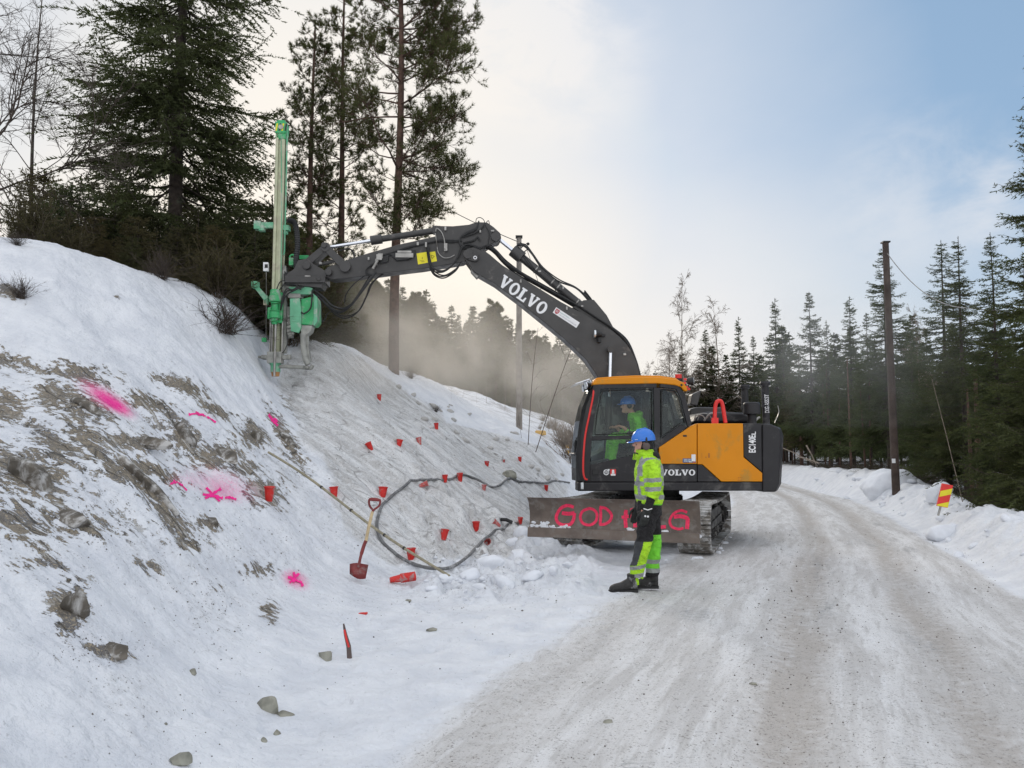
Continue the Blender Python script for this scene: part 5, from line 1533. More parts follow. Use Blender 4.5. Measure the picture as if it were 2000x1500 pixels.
# trousers
mb = MB(wfr)
def ts_(px0, px1, hw, py): return ellsec((WX((px0+px1)/2), 0, WZ(py)), (px1-px0)/2*WS, hw, 24, .9)
mb.loft([ts_(1247, 1293, .19, 978), ts_(1246, 1294, .195, 992), ts_(1247, 1294, .195, 1004), ts_(1250, 1290, .15, 1012)])
mb.tube(catmull([wp(1263, .095, 1000), wp(1260, .10, 1030), wp(1253, .11, 1064), wp(1245, .11, 1095), wp(1240, .11, 1121)], 5), [.108]*3+list(np.linspace(.105, .086, 10))+list(np.linspace(.086, .078, 8)), 18)
mb.tube(catmull([wp(1276, -.095, 1000), wp(1280, -.10, 1030), wp(1281, -.10, 1064), wp(1278, -.10, 1095), wp(1277, -.10, 1124)], 5), [.102]*3+list(np.linspace(.10, .084, 10))+list(np.linspace(.084, .078, 8)), 18)
me_ = remeshed(mb, 'trousers', .006, 4, worg, .013, 10, 9)
def tm(c):
    z = c[:, 2]; y = -c[:, 1]; x = -c[:, 0]; px = fx_-x/WS; py = fy_-z/WS
    near = y > 0; r_ = np.zeros(len(c))            # 0 black
    cxl = np.interp(py, [1000, 1064, 1095, 1121], [1263, 1253, 1245, 1240])
    yl = near & (py > 1053) & (px > cxl-2-(py-1053)*.06) & (py < 1098); r_[yl] = 1
    r_[near & (py > 1053) & (px <= cxl-2-(py-1053)*.06) & (py < 1098)] = 4
    pyn = py+(px-1245)*.18
    r_[near & (pyn >= 1096)] = 1
    r_[near & (((pyn > 1097) & (pyn < 1104)) | ((pyn > 1112) & (pyn < 1120)))] = 2
    far_leg = ~near
    r_[far_leg & (py > 1044)] = 3
    r_[far_leg & (((py > 1091) & (py < 1099)) | ((py > 1108) & (py < 1116)))] = 2
    r_[far_leg & (py > 1116)] = 0
    return r_
facemat(me_, tm)
link('trousers', me_, [m_blackf, m_hiv, m_refl, m_hig, m_greyf], worker)
for a_ in (armN, armF):
    mb = MB(wfr); mb.tube(catmull([a_[1], a_[2], a_[3]], 4), np.linspace(.066, .042, 9), 14)
    link('inner_sleeve', remeshed(mb, 'inner_sleeve', .010, 2, worg, .005), m_blackf, worker)
# gloves
for sg, a_ in ((1, armN), (-1, armF)):
    mb = MB(wfr); w_ = np.array(a_[3])
    d_ = np.array([.30, 0, -1.0])
    mb.tube([w_+np.array([-.02, 0, .05]), w_+np.array([.0, 0, -.01])], [.048, .042], 14)
    hand(mb, w_, d_, (1, 0, .3), (0, sg, 0), .45, 1.18)
    gl_ = link('glove', remeshed(mb, 'glove', .006, 2, worg), m_glove, worker)
    if sg == 1:
        mb = MB(wfr)
        mb.tube([w_+np.array([-.05, .045, .03]), w_+np.array([.0, .05, .015]), w_+np.array([.045, .035, .03])], .006, 6)
        for k in (0, 1): mb.sph(w_+np.array([.025-.03*k, .03, -.055-.004*k]), .012, 8, sc=(1, .5, 1))
        mb.each('glove_marking', m_white, gl_)
# boots
for sg, heel, yw, pt in ((1, (WX(1240), .11, .02), .16, -.06), (-1, (WX(1286), -.10, .022), -.05, 0)):
    mb = MB(wfr); d_ = (math.cos(yw), math.sin(yw), 0)
    shoe(mb, heel, d_, 0)
    bt_ = link('boot', remeshed(mb, 'boot', .008, 2, worg), m_boot, worker)
    mb = MB(wfr); sole(mb, heel, d_, 0); mb.build('sole', m_black, bt_)
mb = MB(wfr)
mb.tube([wp(1233, .13, 1116), wp(1238, .15, 1124), wp(1242, .14, 1134)], [.03, .04, .02], 10, flat=.5); mb.build('gaiter_flap', m_hiv, worker)
# balaclava, ear defenders, helmet
mb = MB(wfr)
mb.loft([ellsec(wp(1264, 0, 862), .088, .084, 24), ellsec(wp(1264.5, 0, 872), .090, .086, 24), ellsec(wp(1265, 0, 882), .085, .080, 24), ellsec(wp(1266, 0, 890), .08, .085, 24), ellsec(wp(1267, 0, 898), .085, .10, 24)])
mb.tube([wp(1252, -.045, 889), wp(1247.5, 0, 890), wp(1252, .045, 889)], [.028, .03, .028], 10)
link('balaclava', remeshed(mb, 'balaclava', .008, 2, worg), m_blackf, worker)
for sg in (-1, 1):
    mb = MB(wfr)
    c_ = np.array(wp(1263.5, sg*.098, 873.5))
    mb.tube([c_-np.array([0, sg*.018, 0]), c_, c_+np.array([0, sg*.022, 0]), c_+np.array([0, sg*.03, 0])], [.036, .045, .042, .02], 18)
    e_ = mb.build('ear_defender', m_muff, worker)
    mb = MB(wfr); mb.tube([c_+np.array([0, sg*.01, .02]), c_+np.array([0, sg*.02, .07]), c_+np.array([0, sg*.012, .10])], [.010, .012, .010], 8); mb.build('ear_defender_arm', m_black, e_)
for sg in (-1, 1):
    mb = MB(wfr); mb.sph(wp(1246.3, sg*.030, 870.5), .010, 8, sc=(.6, 1.2, .7)); mb.build('eye', m_eye, worker)
hm = None
class _M(MB): pass
_old = MB
def helmet_w():
    c = wp(1261, 0, 860)
    o = helmet(worker, (0, 0, 0), 1.04)
    th_ = R(5)
    M_ = Matrix.Translation(Vector((-c[0], -c[1], c[2]))) @ Matrix.Rotation(PI, 4, 'Z') @ Matrix.Rotation(th_, 4, 'Y')
    for ob in [o]+list(o.children):
        ob.data.transform(Matrix.Translation(Vector(tuple(worg)))); ob.data.transform(M_)
helmet_w()

# ---- operator in the cab (seated, facing the windscreen)
oc = Lp(1240, 862, .74)
oorg = UP(oc[0], .74, oc[1])
def ofr(x, y, z): return oorg + uu*x + uvv*y + ZZ*z
mb = MB(ofr)
head(mb, (.115, 0, .60), 1.0)
mb.tube([(.07, 0, .52), (.03, 0, .44)], [.055, .06], 12)
mb.loft([ellsec((0, 0, .44), .10, .15), ellsec((-.03, 0, .36), .115, .18), ellsec((-.07, 0, .2), .11, .16), ellsec((-.1, 0, .03), .115, .17), ellsec((-.1, 0, -.03), .1, .16)])
oaN = [(.0, .19, .40), (-.01, .25, .18), (.10, .27, .12), (.24, .30, .22)]
oaF = [(.0, -.19, .40), (-.01, -.25, .18), (.10, -.27, .12), (.24, -.30, .22)]
olN = [(-.08, .11, .03), (.14, .13, .04), (.36, .14, .05), (.40, .13, -.15), (.44, .13, -.38)]
olF = [(p[0], -p[1], p[2]) for p in olN]
for a_ in (oaN, oaF): mb.tube(catmull(a_, 4), np.linspace(.05, .03, 13), 12)
for a_ in (olN, olF): mb.tube(catmull(a_, 4), np.linspace(.08, .045, 17), 12)
for sg in (1, -1): hand(mb, (.25, .30*sg, .23), (.9, 0, .3), (0, -sg, .2), (0, sg, 1), .8)
op = link('person', remeshed(mb, 'person', .009, 2, oorg), m_skin, None, oorg)
tag(op, 'person seated in the excavator cab behind glass, in a bright green jacket', 'person')
mb = MB(ofr)
mb.loft([ellsec((-.10, 0, -.04), .15, .21, 24), ellsec((-.09, 0, .06), .16, .215, 24), ellsec((-.06, 0, .22), .155, .215, 24), ellsec((-.03, 0, .36), .15, .22, 24), ellsec((.0, 0, .44), .12, .18, 24), ellsec((.02, 0, .49), .085, .09, 24)])
for a_ in (oaN, oaF): mb.tube(catmull(a_[:3]+[(.2, a_[3][1]*.98, .19)], 4), np.linspace(.085, .06, 13), 14)
mb.sph((-.08, 0, .47), .085, 12, sc=(.8, 1.4, .7))
me_ = remeshed(mb, 'jacket', .012, 3, oorg, .006, 14, 12)
link('jacket', me_, m_hig, op)
mb = MB(ofr)
mb.loft([ellsec((-.1, 0, -.06), .13, .19, 20), ellsec((-.1, 0, .04), .14, .2, 20)])
for a_ in (olN, olF): mb.tube(catmull(a_, 4), np.linspace(.105, .075, 17), 14)
link('trousers', remeshed(mb, 'trousers', .012, 3, oorg, .006, 13, 15), m_hig, op)
for sg in (-1, 1):
    mb = MB(ofr); shoe(mb, (.42, sg*.13, -.48), (1, 0, 0)); link('boot', remeshed(mb, 'boot', .010, 2, oorg), m_boot, op)
h_ = helmet(op, (0, 0, 0), 1.0)
M_ = Matrix.Translation(Vector((float(uu[0]*.115), float(uu[1]*.115), .65))) @ Matrix.Rotation(PI+TH, 4, 'Z')
for ob in [h_]+list(h_.children):
    ob.data.transform(Matrix.Translation(Vector(tuple(oorg)))); ob.data.transform(M_)
for sg in (-1, 1):
    mb = MB(ofr); c_ = np.array((.10, sg*.095, .60)); mb.tube([c_-np.array([0, sg*.015, 0]), c_, c_+np.array([0, sg*.025, 0])], [.036, .045, .03], 16); mb.build('ear_defender', m_black, op)
    mb = MB(ofr); mb.sph((.195, sg*.03, .615), .010, 8, sc=(.6, 1.2, .7)); mb.build('eye', m_eye, op)
# ------------------------------------------------------------------ small things on the slope
m_cup = mat('red_plastic', (.60, .018, .012), .5, var=.08, vscale=12, dirt=(.40, .25, .24), dirt_amt=.32, dscale=14)
m_cupd = mat('dust_covered_red_plastic', (.55, .10, .09), .7, var=.2, vscale=12, dirt=(.42, .36, .35), dirt_amt=.45, dscale=12)
m_hose = mat('grey_rubber_hose', (.13, .13, .13), .6, var=.25, vscale=14, dirt=(.36, .36, .36), dirt_amt=.3, dscale=8)
m_bamboo = mat('weathered_wooden_rod', (.28, .25, .17), .6, var=.2, vscale=20)
m_woodh = mat('pale_wood_handle', (.52, .40, .23), .5, var=.15, vscale=15)
m_maroon = mat('maroon_shovel_paint', (.19, .022, .020), .45, var=.2, vscale=10, dirt=(.25, .22, .2), dirt_amt=.2)
m_stone = mat('mossy_grey_stone', (.26, .255, .21), .85, var=.35, vscale=9, bump=.6, bscale=25, dirt=(.36, .35, .30), dirt_amt=.25, dscale=9)
m_bark = mat('brown_bark', (.10, .075, .058), .9, var=.35, vscale=14, bump=.6, bscale=30)
m_twig = mat('dark_twig', (.06, .045, .035), .9, var=.3)

cups = [(525, 969, 1.25, .05, 'upright red cup left of the long rod, leftmost of all the cups', 0),
        (653, 962, 1.2, 0, 'red cup between the long rod and the shovel handle', 0),
        (747, 962, 1.35, .18, 'tall tilted red cup just above the shovel grip', 0),
        (726, 869, 1.05, -.5, 'tilted red cup, left one of the three in a row high on the slab', 0),
        (779, 861, 1.1, .1, 'red cup, middle one of the three in a row high on the slab', 0),
        (820, 859, 1.0, .2, 'dusty red cup, right one of the three in a row high on the slab', 1),
        (741, 773, .95, 0, 'small red cup alone near the top of the slope, below the snow crest', 0),
        (853, 830, 1.0, .12, 'red cup right below the dead brush on the upper slab', 0),
        (951, 901, 1.0, 0, 'red cup above the hose, left of two small ones by the bare saplings', 0),
        (984, 894, .6, 0, 'tiny dust-covered cup between two brighter ones below the bare saplings', 1),
        (1016, 894, .9, 0, 'red cup furthest right on the slab, under the bare saplings', 0),
        (869, 931, .95, 0, 'red cup just above the hose where it starts to rise', 0),
        (899, 930, 1.05, .1, 'red cup touching the top of the hose hump', 0),
        (819, 943, 1.0, -1.2, 'dusty red cup lying on the hose where the loop begins', 1),
        (945, 948, .9, 0, 'faded dusty cup under the sagging part of the hose', 1),
        (1067, 949, .95, 0, 'red cup on the far hose end close to the dozer blade', 0),
        (866, 1046, 1.15, -.25, 'tilted red cup in the middle of the hose loop', 0),
        (930, 1031, 1.2, 0, 'upright red cup inside the hose loop, right of the tilted one', 0),
        (976, 1021, 1.0, -.9, 'red cup lying beside a short black stub left of the blade', 1),
        (1016, 1015, .9, 0, 'red cup next to the left edge of the dozer blade', 0),
        (952, 1052, 1.0, -1.2, 'dust-buried pale cup where the hose leaves the loop', 1),
        (803, 1083, 1.25, 0, 'red cup beside the lower end of the rod, closest to the road', 0)]
def cup_mesh(name, seed):
    mb = MB(); n = 22; H_ = .135
    def rg(r_, z): return [np.array([r_*math.cos(2*PI*i/n), r_*math.sin(2*PI*i/n), z]) for i in range(n)]
    mb.loft([rg(.026, 0), rg(.029, .0), rg(.034, .03), rg(.040, .07), rg(.046, H_-.014), rg(.052, H_-.012), rg(.053, H_-.002), rg(.049, H_), rg(.044, H_-.012), rg(.036, .05), rg(.028, .01)])
    return mb.mesh(name, ang=40)
cm = cup_mesh('cup', 0); cm.materials.append(m_cup)
cmd = cup_mesh('cup', 0); cmd.materials.append(m_cupd)
for px, py, s_, tilt, lb, dusty in cups:
    p = hit(px, py+9)
    o = bpy.data.objects.new('marker_cup', cmd if dusty else cm); COL.objects.link(o)
    o.location = tuple(p+np.array([0, 0, -.025])); o.scale = (s_*1.02*rnd.uniform(.95, 1.05), s_*1.02, s_*1.0*rnd.uniform(.85, 1.08))
    o.rotation_euler = (rnd.uniform(-.12, .12), -tilt, rnd.uniform(0, 6))
    tag(o, lb, 'marker cup', 'red cups marking drill holes')
# stack of nested cups lying on the snow
p = hit(762, 1140); p2 = at(812, 1131, p[1]+.12)
st_ = empty('cup_stack', p, 'nested stack of red cups lying on the snow below the shovel and rod', 'stack of cups')
d_ = (p2-p); ln = np.linalg.norm(d_); d_ /= ln
mb = MB()
secs = []
n = 20; ux = np.cross(d_, ZZ); ux /= np.linalg.norm(ux); uz = np.cross(ux, d_)
def rg2(r_, s_): return [p+np.array([0, 0, .035])+d_*s_+ux*r_*math.cos(2*PI*i/n)+uz*r_*math.sin(2*PI*i/n) for i in range(n)]
prof_ = [(.030, 0), (.036, .05), (.043, .115)]
for k in range(9):
    s0 = .125+k*.0195; prof_ += [(.053, s0), (.054, s0+.008), (.047, s0+.010)]
mb.loft([rg2(r_, s_) for r_, s_ in prof_]); mb.build('outer_cup', m_cup, st_, ang=30)
mb = MB(); e_ = prof_[-1][1]
mb.loft([rg2(.046, e_-.002), rg2(.040, e_-.06)]); mb.build('inner_cup', m_cup, st_)
# hose: long loop, and its run up to the blade
hp = [(1112, 946), (1067, 949), (1020, 946), (995, 936), (978, 950), (962, 955), (945, 946), (918, 934), (900, 931), (878, 940), (850, 945), (815, 946), (780, 960), (752, 985), (738, 1015), (737, 1040), (748, 1065), (775, 1090), (810, 1107), (850, 1115), (885, 1110), (920, 1090), (942, 1060), (960, 1050), (985, 1037), (1010, 1025)]
pts_ = [hit(x, y)+np.array([0, 0, .022]) for x, y in hp]
mb = MB(); P_ = catmull(pts_, 8)
P_ = [np.array([p_[0], p_[1], max(p_[2], hgt(p_[0], p_[1])+.012)]) for p_ in P_]
for it in range(3):
    P_ = [P_[0]]+[np.array([(P_[i-1][0]+P_[i][0]+P_[i+1][0])/3, (P_[i-1][1]+P_[i][1]+P_[i+1][1])/3, max((P_[i-1][2]+P_[i][2]+P_[i+1][2])/3, hgt(P_[i][0], P_[i][1])+.008)]) for i in range(1, len(P_)-1)]+[P_[-1]]
mb.tube(P_, .022, 10)
hs = mb.build('air_hose', m_hose, None, loc=pts_[0])
tag(hs, 'thick grey rubber hose lying in a wide loop on the slope left of the blade', 'hose')
mb = MB(); mb.tube([P_[-1]-(P_[-1]-P_[-4])*.3, P_[-1]+(P_[-1]-P_[-4])*.2], .034, 12); mb.build('hose_coupling', m_steel, hs)
mb = MB(); a_ = hit(978, 1022)+np.array([0, 0, .03]); b_ = hit(1000, 1027)+np.array([0, 0, .03]); mb.tube([a_, (a_+b_)/2+np.array([0, 0, .02]), b_], .03, 10)
o = mb.build('hose_stub', m_black, None, loc=a_); tag(o, 'short black rubber stub on the ice left of the dozer blade', 'hose piece')
# long measuring rod
a_ = hit(524, 894)+np.array([0, 0, .05]); b_ = hit(878, 1137)+np.array([0, 0, .03])
mid = hit(700, 1005); 
N_ = 14; P_ = []
for k in range(N_+1):
    f = k/N_; x, y = 524+(878-524)*f, 894+(1137-894)*f+4*math.sin(PI*f)
    h_ = hit(x, y); P_.append(h_)
Yl = np.array([p_[1] for p_ in P_]); 
line = [a_+(b_-a_)*k/N_ for k in range(N_+1)]
lift = max(0, max(hgt(l_[0], l_[1])-l_[2] for l_ in line))
line = [l_+np.array([0, 0, lift*math.sin(PI*k/N_)*1.0+.01+.03*math.sin(2.2*PI*k/N_)]) for k, l_ in enumerate(line)]
mb = MB(); mb.tube(line, .017, 8); rod = mb.build('measuring_rod', m_bamboo, None, loc=a_)
tag(rod, 'long thin wooden rod lying slantwise down the slope behind the shovel', 'rod')
mb = MB()
for f in (.33, .5, .6, .68, .78):
    i_ = f*N_; k = int(i_); pp = line[k]+(line[k+1]-line[k])*(i_-k); dd = (line[k+1]-line[k]); dd /= np.linalg.norm(dd)
    mb.tube([pp-dd*.012, pp+dd*.012], .021, 10)
mb.build('black_ring', m_black, rod)
# shovel stuck in the snow
base = hit(700, 1118)
sb = base+np.array([0, 0, -.05])
Yd = base[1]-.30
def sp(px, py, dy=0): return at(px, py, Yd+dy)
sh_ = empty('shovel', base, 'shovel with maroon blade and D-grip, pale wooden handle, standing in the snow', 'shovel')
mb = MB()
bl_ = [(684, 1102), (687, 1100), (698, 1100), (717, 1103), (719.5, 1105), (713, 1129), (700, 1130), (686, 1120)]
vs = []; c0 = sp(702, 1115)
nn_ = 6
top = [(683.5, 1101.5), (690, 1100), (697, 1099.5), (703, 1100), (710, 1101.5), (719.5, 1103)]; botm = [(683, 1121), (690, 1126), (697, 1130), (702, 1131), (708, 1131), (714, 1130)]
r0 = [sp(x, y, -.02*math.sin(PI*i/5)+.03) for i, (x, y) in enumerate(top)]; r1 = [sp((x+x2)/2, (y+y2)/2, -.045*math.sin(PI*i/5)+.015) for i, ((x, y), (x2, y2)) in enumerate(zip(top, botm))]; r2 = [sp(x, y, -.02*math.sin(PI*i/5)-.03) for i, (x, y) in enumerate(botm)]
mb.add(r0+r1+r2, [(i, i+1, nn_+i+1, nn_+i) for i in range(5)]+[(nn_+i, nn_+i+1, 2*nn_+i+1, 2*nn_+i) for i in range(5)])
o = mb.build('blade', m_maroon, sh_); sm_ = o.modifiers.new('s', 'SOLIDIFY'); sm_.thickness = .008; sm_.offset = 0
mb = MB(); mb.tube(catmull([sp(700, 1108, -.03), sp(702, 1098, -.03), sp(705, 1085, -.01), (sp(711, 1065, .02)), sp(715, 1056, .03)], 4), [.012]+[.016]*8+[.020]*8, 10); mb.build('socket', m_maroon, sh_)
mb = MB(); mb.tube([sp(714.5, 1058, .03), sp(720, 1030, .06), sp(727.5, 999, .09)], [.018, .018, .017], 12); mb.build('shaft', m_woodh, sh_)
mb = MB(); mb.hose([sp(728, 1001, .09), sp(728, 996, .09), sp(722, 988, .09), sp(721, 977, .09), sp(726, 974, .09), sp(737, 975, .09), sp(742.5, 978, .09), sp(740, 988, .09), sp(730, 996, .09), sp(728, 1001, .09)], .012, 8); mb.tube([sp(722.5, 975.5, .09), sp(741.5, 977, .09)], .016, 10)
mb.build('grip', m_maroon, sh_)
# red stake in the foreground snow
bs = hit(684, 1286); Yd = bs[1]
mb = MB(); mb.tube([at(671, 1218, Yd+.02), at(675, 1240, Yd), at(681, 1262, Yd), at(683, 1290, Yd)], [.006, .014, .018, .020], 8, flat=.5)
stk = mb.build('wooden_stake', mat('stake_wood', (.13, .10, .09), .8, var=.3), None, loc=bs); tag(stk, 'thin leaning stake with smeared red paint in the foreground snow', 'stake')
mb = MB(); mb.tube([at(672.5, 1230, Yd-.012), at(677, 1250, Yd-.018), at(681.5, 1264, Yd-.02)], .008, 6); mb.build('paint_smear', m_red, stk)
p = hit(708, 1199); mb = MB(); mb.prism([(p[0]-.035, p[1]-.02), (p[0]+.04, p[1]-.01), (p[0]+.045, p[1]+.03), (p[0]-.02, p[1]+.01)], p[2]-.005, p[2]+.012, axis=2)
o = mb.build('plastic_shard', m_cup, None, loc=p); tag(o, 'small broken piece of red plastic lying on the snow above the red stake', 'plastic shard')

# pink marks: sprayed strokes lying on the surface
def tsurf(px, py):
    p_ = hit(px, py); return p_+np.array([0, -.008, .008])
m_pink = mat('fluorescent_pink_paint', (.90, .01, .26), .7, var=.12, vscale=20)
marks = [('thick pink cross sprayed on the rock in the middle of the slope', [([(397, 968), (420, 971), (436, 975)], 5), ([(401, 976), (416, 967), (432, 957)], 5), ([(403, 955), (414, 966), (430, 982)], 5), ([(440, 975), (452, 974), (462, 978)], 4)]),
         ('thin pink hooked stroke sprayed on the snow high on the slope', [([(369, 812), (385, 811), (399, 813)], 4), ([(383, 806), (392, 811), (402, 815)], 3), ([(404, 816), (412, 820), (422, 827)], 3)]),
         ('pink forked stroke sprayed beside the upper end of the rod', [([(525, 812), (533, 822), (543, 833)], 5), ([(530, 824), (538, 820), (542, 828)], 4)]),
         ('pink squiggle sprayed on the snow lowest on the slope, left of the shovel', [([(563, 1128), (575, 1134), (588, 1140), (592, 1148)], 5), ([(566, 1140), (578, 1130), (585, 1122)], 5), ([(574, 1121), (577, 1131), (574, 1140)], 5)]),
         ('small faint pink stroke left of the thick pink cross', [([(333, 948), (345, 944), (356, 950), (366, 960)], 3), ([(340, 940), (344, 947)], 3)])]
for lb, strokes in marks:
    mb = MB()
    for pts, w_ in strokes: stroke(mb, pts, w_, tsurf, 5, .12)
    c_ = hit(*strokes[0][0][0]); o = mb.build('paint_mark', m_pink, None, loc=c_, smooth=False); tag(o, lb, 'paint mark', 'pink marks sprayed on the slope')

# stones
def stone_mesh(name, dims, seed, n=3, rough=.35, smooth=False):
    bm = bmesh.new(); bmesh.ops.create_icosphere(bm, subdivisions=n, radius=1)
    rs_ = np.random.RandomState(seed)
    pl_ = [(lambda v: v/np.linalg.norm(v))(rs_.randn(3)) for _ in range(11)]; dd = rs_.uniform(.50, .82, 11) if not smooth else rs_.uniform(.55, .85, 11)
    for v in bm.verts:
        c = np.array(v.co)
        for nn2, d2 in zip(pl_, dd):
            k = np.dot(c, nn2)
            if k > d2: c = c-nn2*(k-d2)*(1.0 if not smooth else .6)
        c = c*(1+(rough*.25 if smooth else .05)*float(fbm(np.array([c[0]*2.2+seed]), np.array([c[1]*2.2+c[2]*1.7]), 4, seed % 7)[0]))
        v.co = (c[0]*dims[0], c[1]*dims[1], c[2]*dims[2])
    me_ = bpy.data.meshes.new(name); bm.to_mesh(me_); bm.free()
    me_.polygons.foreach_set('use_smooth', [True]*len(me_.polygons)); me_.set_sharp_from_angle(angle=R(18 if not smooth else 80))
    return me_
for px, py, dm, sd, lb in ((523, 1388, (.088, .05, .07), 3, 'largest foreground stone, brown-grey with a pale vein, at the foot of the slope'),
                           (556, 1398, (.085, .03, .022), 8, 'flat narrow stone lying against the largest foreground stone'),
                           (634, 1287, (.065, .05, .055), 5, 'grey angular stone left of the red stake'),
                           (377, 1318, (.03, .025, .028), 6, 'small dark brown stone alone in the snow, upper left of the largest stone'),
                           (352, 1492, (.055, .04, .05), 9, 'grey stone at the bottom edge of the photo'),
                           (843, 1233, (.06, .05, .035), 11, 'grey stone on the snow beside the road edge, furthest right of the stones'),
                           (541, 1434, (.03, .02, .025), 12, 'small mottled stone just below the flat stone'),
                           (516, 1448, (.018, .04, .012), 13, 'tiny dark chip of stone near the bottom, below the largest stone'),
                           (323, 1415, (.012, .012, .01), 14, 'tiny black pebble in the snow left of the largest stone'),
                           (798, 1174, (.045, .03, .018), 15, 'small black stone chip on snow below the stack of cups'),
                           (1188, 1412, (.04, .02, .015), 17, 'dark clod lying on the road left of the middle'),
                           (1473, 1338, (.035, .02, .015), 18, 'dark clod lying in the brown wheel track')):
    o = link('stone', stone_mesh('stone', dm, sd, 4), m_stone, None, hit(px, py)+np.array([0, 0, dm[2]*.15])); o.rotation_euler = (.2*math.sin(sd), .15*math.cos(sd), .3*math.sin(sd*3)); tag(o, lb, 'stone', 'stones scattered in the snow')
m_outc = mat('dark_outcrop_rock', (.12, .105, .085), .85, var=.4, vscale=7, bump=.8, bscale=18, dirt=(.50, .49, .47), dirt_amt=.42, dscale=6)
for px, py, dm, tl, sd, lb in ((136, 1195, (.085, .07, .20), .35, 41, 'tall dark rock standing out of the snow at the lower left'), (428, 890, (.30, .12, .12), .25, 42, 'brown rock ledge between the thin pink stroke and the thick pink cross'), (350, 848, (.20, .12, .16), .6, 43, 'dark rock knob below the thin pink hooked stroke'),
                           (285, 955, (.46, .10, .10), .75, 44, 'long slanting rock rib running down left of the thick pink cross'), (30, 930, (.26, .12, .18), .3, 45, 'brown rock ledge at the left edge of the photo, halfway up'), (168, 800, (.26, .10, .10), .5, 46, 'rock ledge under the big pink spray patch'), (495, 856, (.13, .10, .15), .5, 47, 'small rock knob left of the upper end of the rod'),
                           (270, 862, (.36, .09, .06), .12, 48, 'thin horizontal rock ledge right of the big pink spray patch'), (408, 1021, (.12, .07, .05), .4, 49, 'small dark rock chip exposed below the thick pink cross'), (563, 866, (.28, .08, .06), .95, 50, 'narrow rock rib running down beside the forked pink stroke'), (118, 1015, (.22, .1, .08), .2, 51, 'low rock patch above the tall dark rock'), (205, 1272, (.15, .07, .03), .2, 52, 'flat dark rubble just under the tall dark rock')):
    p = hit(px, py); o = link('rock_outcrop', stone_mesh('rock_outcrop', dm, sd, 4, .35), m_outc, None, p+np.array([.0, dm[1]*.75, -dm[2]*.18])); o.rotation_euler = (.5, tl, -.15); tag(o, lb, 'rock', 'rocks showing through the snow on the slope')
# snow lumps at the foot of the slope
lumps = [(1010, 1085, .26, 'long wedge of broken snow beside the left track'), (960, 1100, .20, 'big angular snow block left of the wedge-shaped one'), (915, 1128, .14, 'snow lump on the right side of the lower hose loop'), (940, 1150, .12, 'lowest snow lump at the edge of the road'),
         (985, 1140, .15, 'snow lump in front of the wedge-shaped block'), (1040, 1130, .12, 'snow lump straight below the blade end'), (1080, 1120, .10, 'small snow lump under the dozer blade'), (870, 1130, .09, 'small snow lump beside the end of the rod'),
         (1022, 1040, .20, 'snow heap touching the left end of the blade'), (1000, 1060, .14, 'snow lump left of the heap at the blade'), (845, 1150, .07, 'little snow lump below the stack of cups'), (1110, 1105, .08, 'snow crumb between the two tracks'), (900, 1100, .09, 'small lump inside the hose loop near its bottom')]
for i, (px, py, s_, lb) in enumerate(lumps):
    p = hit(px, py)
    o = link('snow_lump', stone_mesh('snow_lump', (s_*rnd.uniform(.9, 1.4), s_*rnd.uniform(.6, .9), s_*rnd.uniform(.45, .7)), 30+i, 3, .8, True), m_snowm, None, p-np.array([0, 0, s_*.05])); o.rotation_euler = (rnd.uniform(-.3, .3), rnd.uniform(-.3, .3), rnd.uniform(0, 6)); tag(o, lb, 'snow lump', 'broken snow lumps at the foot of the slope')
for k in range(46):
    px = rnd.choice([rnd.uniform(830, 1190), rnd.uniform(600, 1000)]); py = rnd.uniform(1085, 1200) if px > 800 else rnd.uniform(1120, 1300); s_ = rnd.uniform(.02, .06) if py < 1150 else rnd.uniform(.012, .035)
    p = hit(px, py)
    if k < 6: clod = stone_mesh('snow_clod', (1.2, .85, .6), 80+k, 2, .9, True); clod.materials.append(m_snowm); clods = (clods if k else [])+[clod]
    o = bpy.data.objects.new('snow_clod', clods[k % 6]) if k >= 6 else bpy.data.objects.new('snow_clod', clod); COL.objects.link(o)
    o.location = tuple(p); o.scale = (s_,)*3; o.rotation_euler = (rnd.uniform(-.5, .5), rnd.uniform(-.5, .5), rnd.uniform(0, 6)); tag(o, 'small crumbled snow clod among many at the foot of the slope', 'snow clod', 'small snow clods at the foot of the slope')
for k in range(60):
    Y = math.exp(rnd.uniform(math.log(7.5), math.log(36))); X_ = float(np.interp(Y, BY, BX))+rnd.gauss(.75, .35); s_ = rnd.uniform(.03, .11)*(.6+.03*Y)
    o = bpy.data.objects.new('bank_clod', clods[k % 6]); COL.objects.link(o)
    o.location = (X_, Y, hgt(X_, Y)+s_*.1); o.scale = (s_,)*3; o.rotation_euler = (rnd.uniform(-.5, .5), rnd.uniform(-.5, .5), rnd.uniform(0, 6)); tag(o, 'crumbled snow clod among many along the ploughed bank on the right', 'snow clod', 'snow clods along the ploughed bank')
m_dsnow = mat('dusty_snow', (.50, .485, .465), .85, var=.15, bump=.6, bscale=18)
dcl = [stone_mesh('dusty_clod', (1.2, .85, .6), 90+k, 2, .9, True) for k in range(4)]
for m in dcl: m.materials.append(m_dsnow)
for k in range(34):
    px, py = rnd.choice([(rnd.gauss(845, 35), rnd.gauss(800, 18)), (rnd.gauss(930, 60), rnd.gauss(860, 15)), (rnd.gauss(1060, 25), rnd.gauss(925, 14))]); p = hit(px, py, 8, 30); s_ = rnd.uniform(.03, .13)
    o = bpy.data.objects.new('dusty_clod', dcl[k % 4]); COL.objects.link(o); o.location = tuple(p); o.scale = (s_,)*3; o.rotation_euler = (rnd.uniform(-.5, .5), rnd.uniform(-.5, .5), rnd.uniform(0, 6)); tag(o, 'dust-covered snow clod among many along the upper edge of the drilled slab', 'snow clod', 'dusty snow clods along the upper slab')
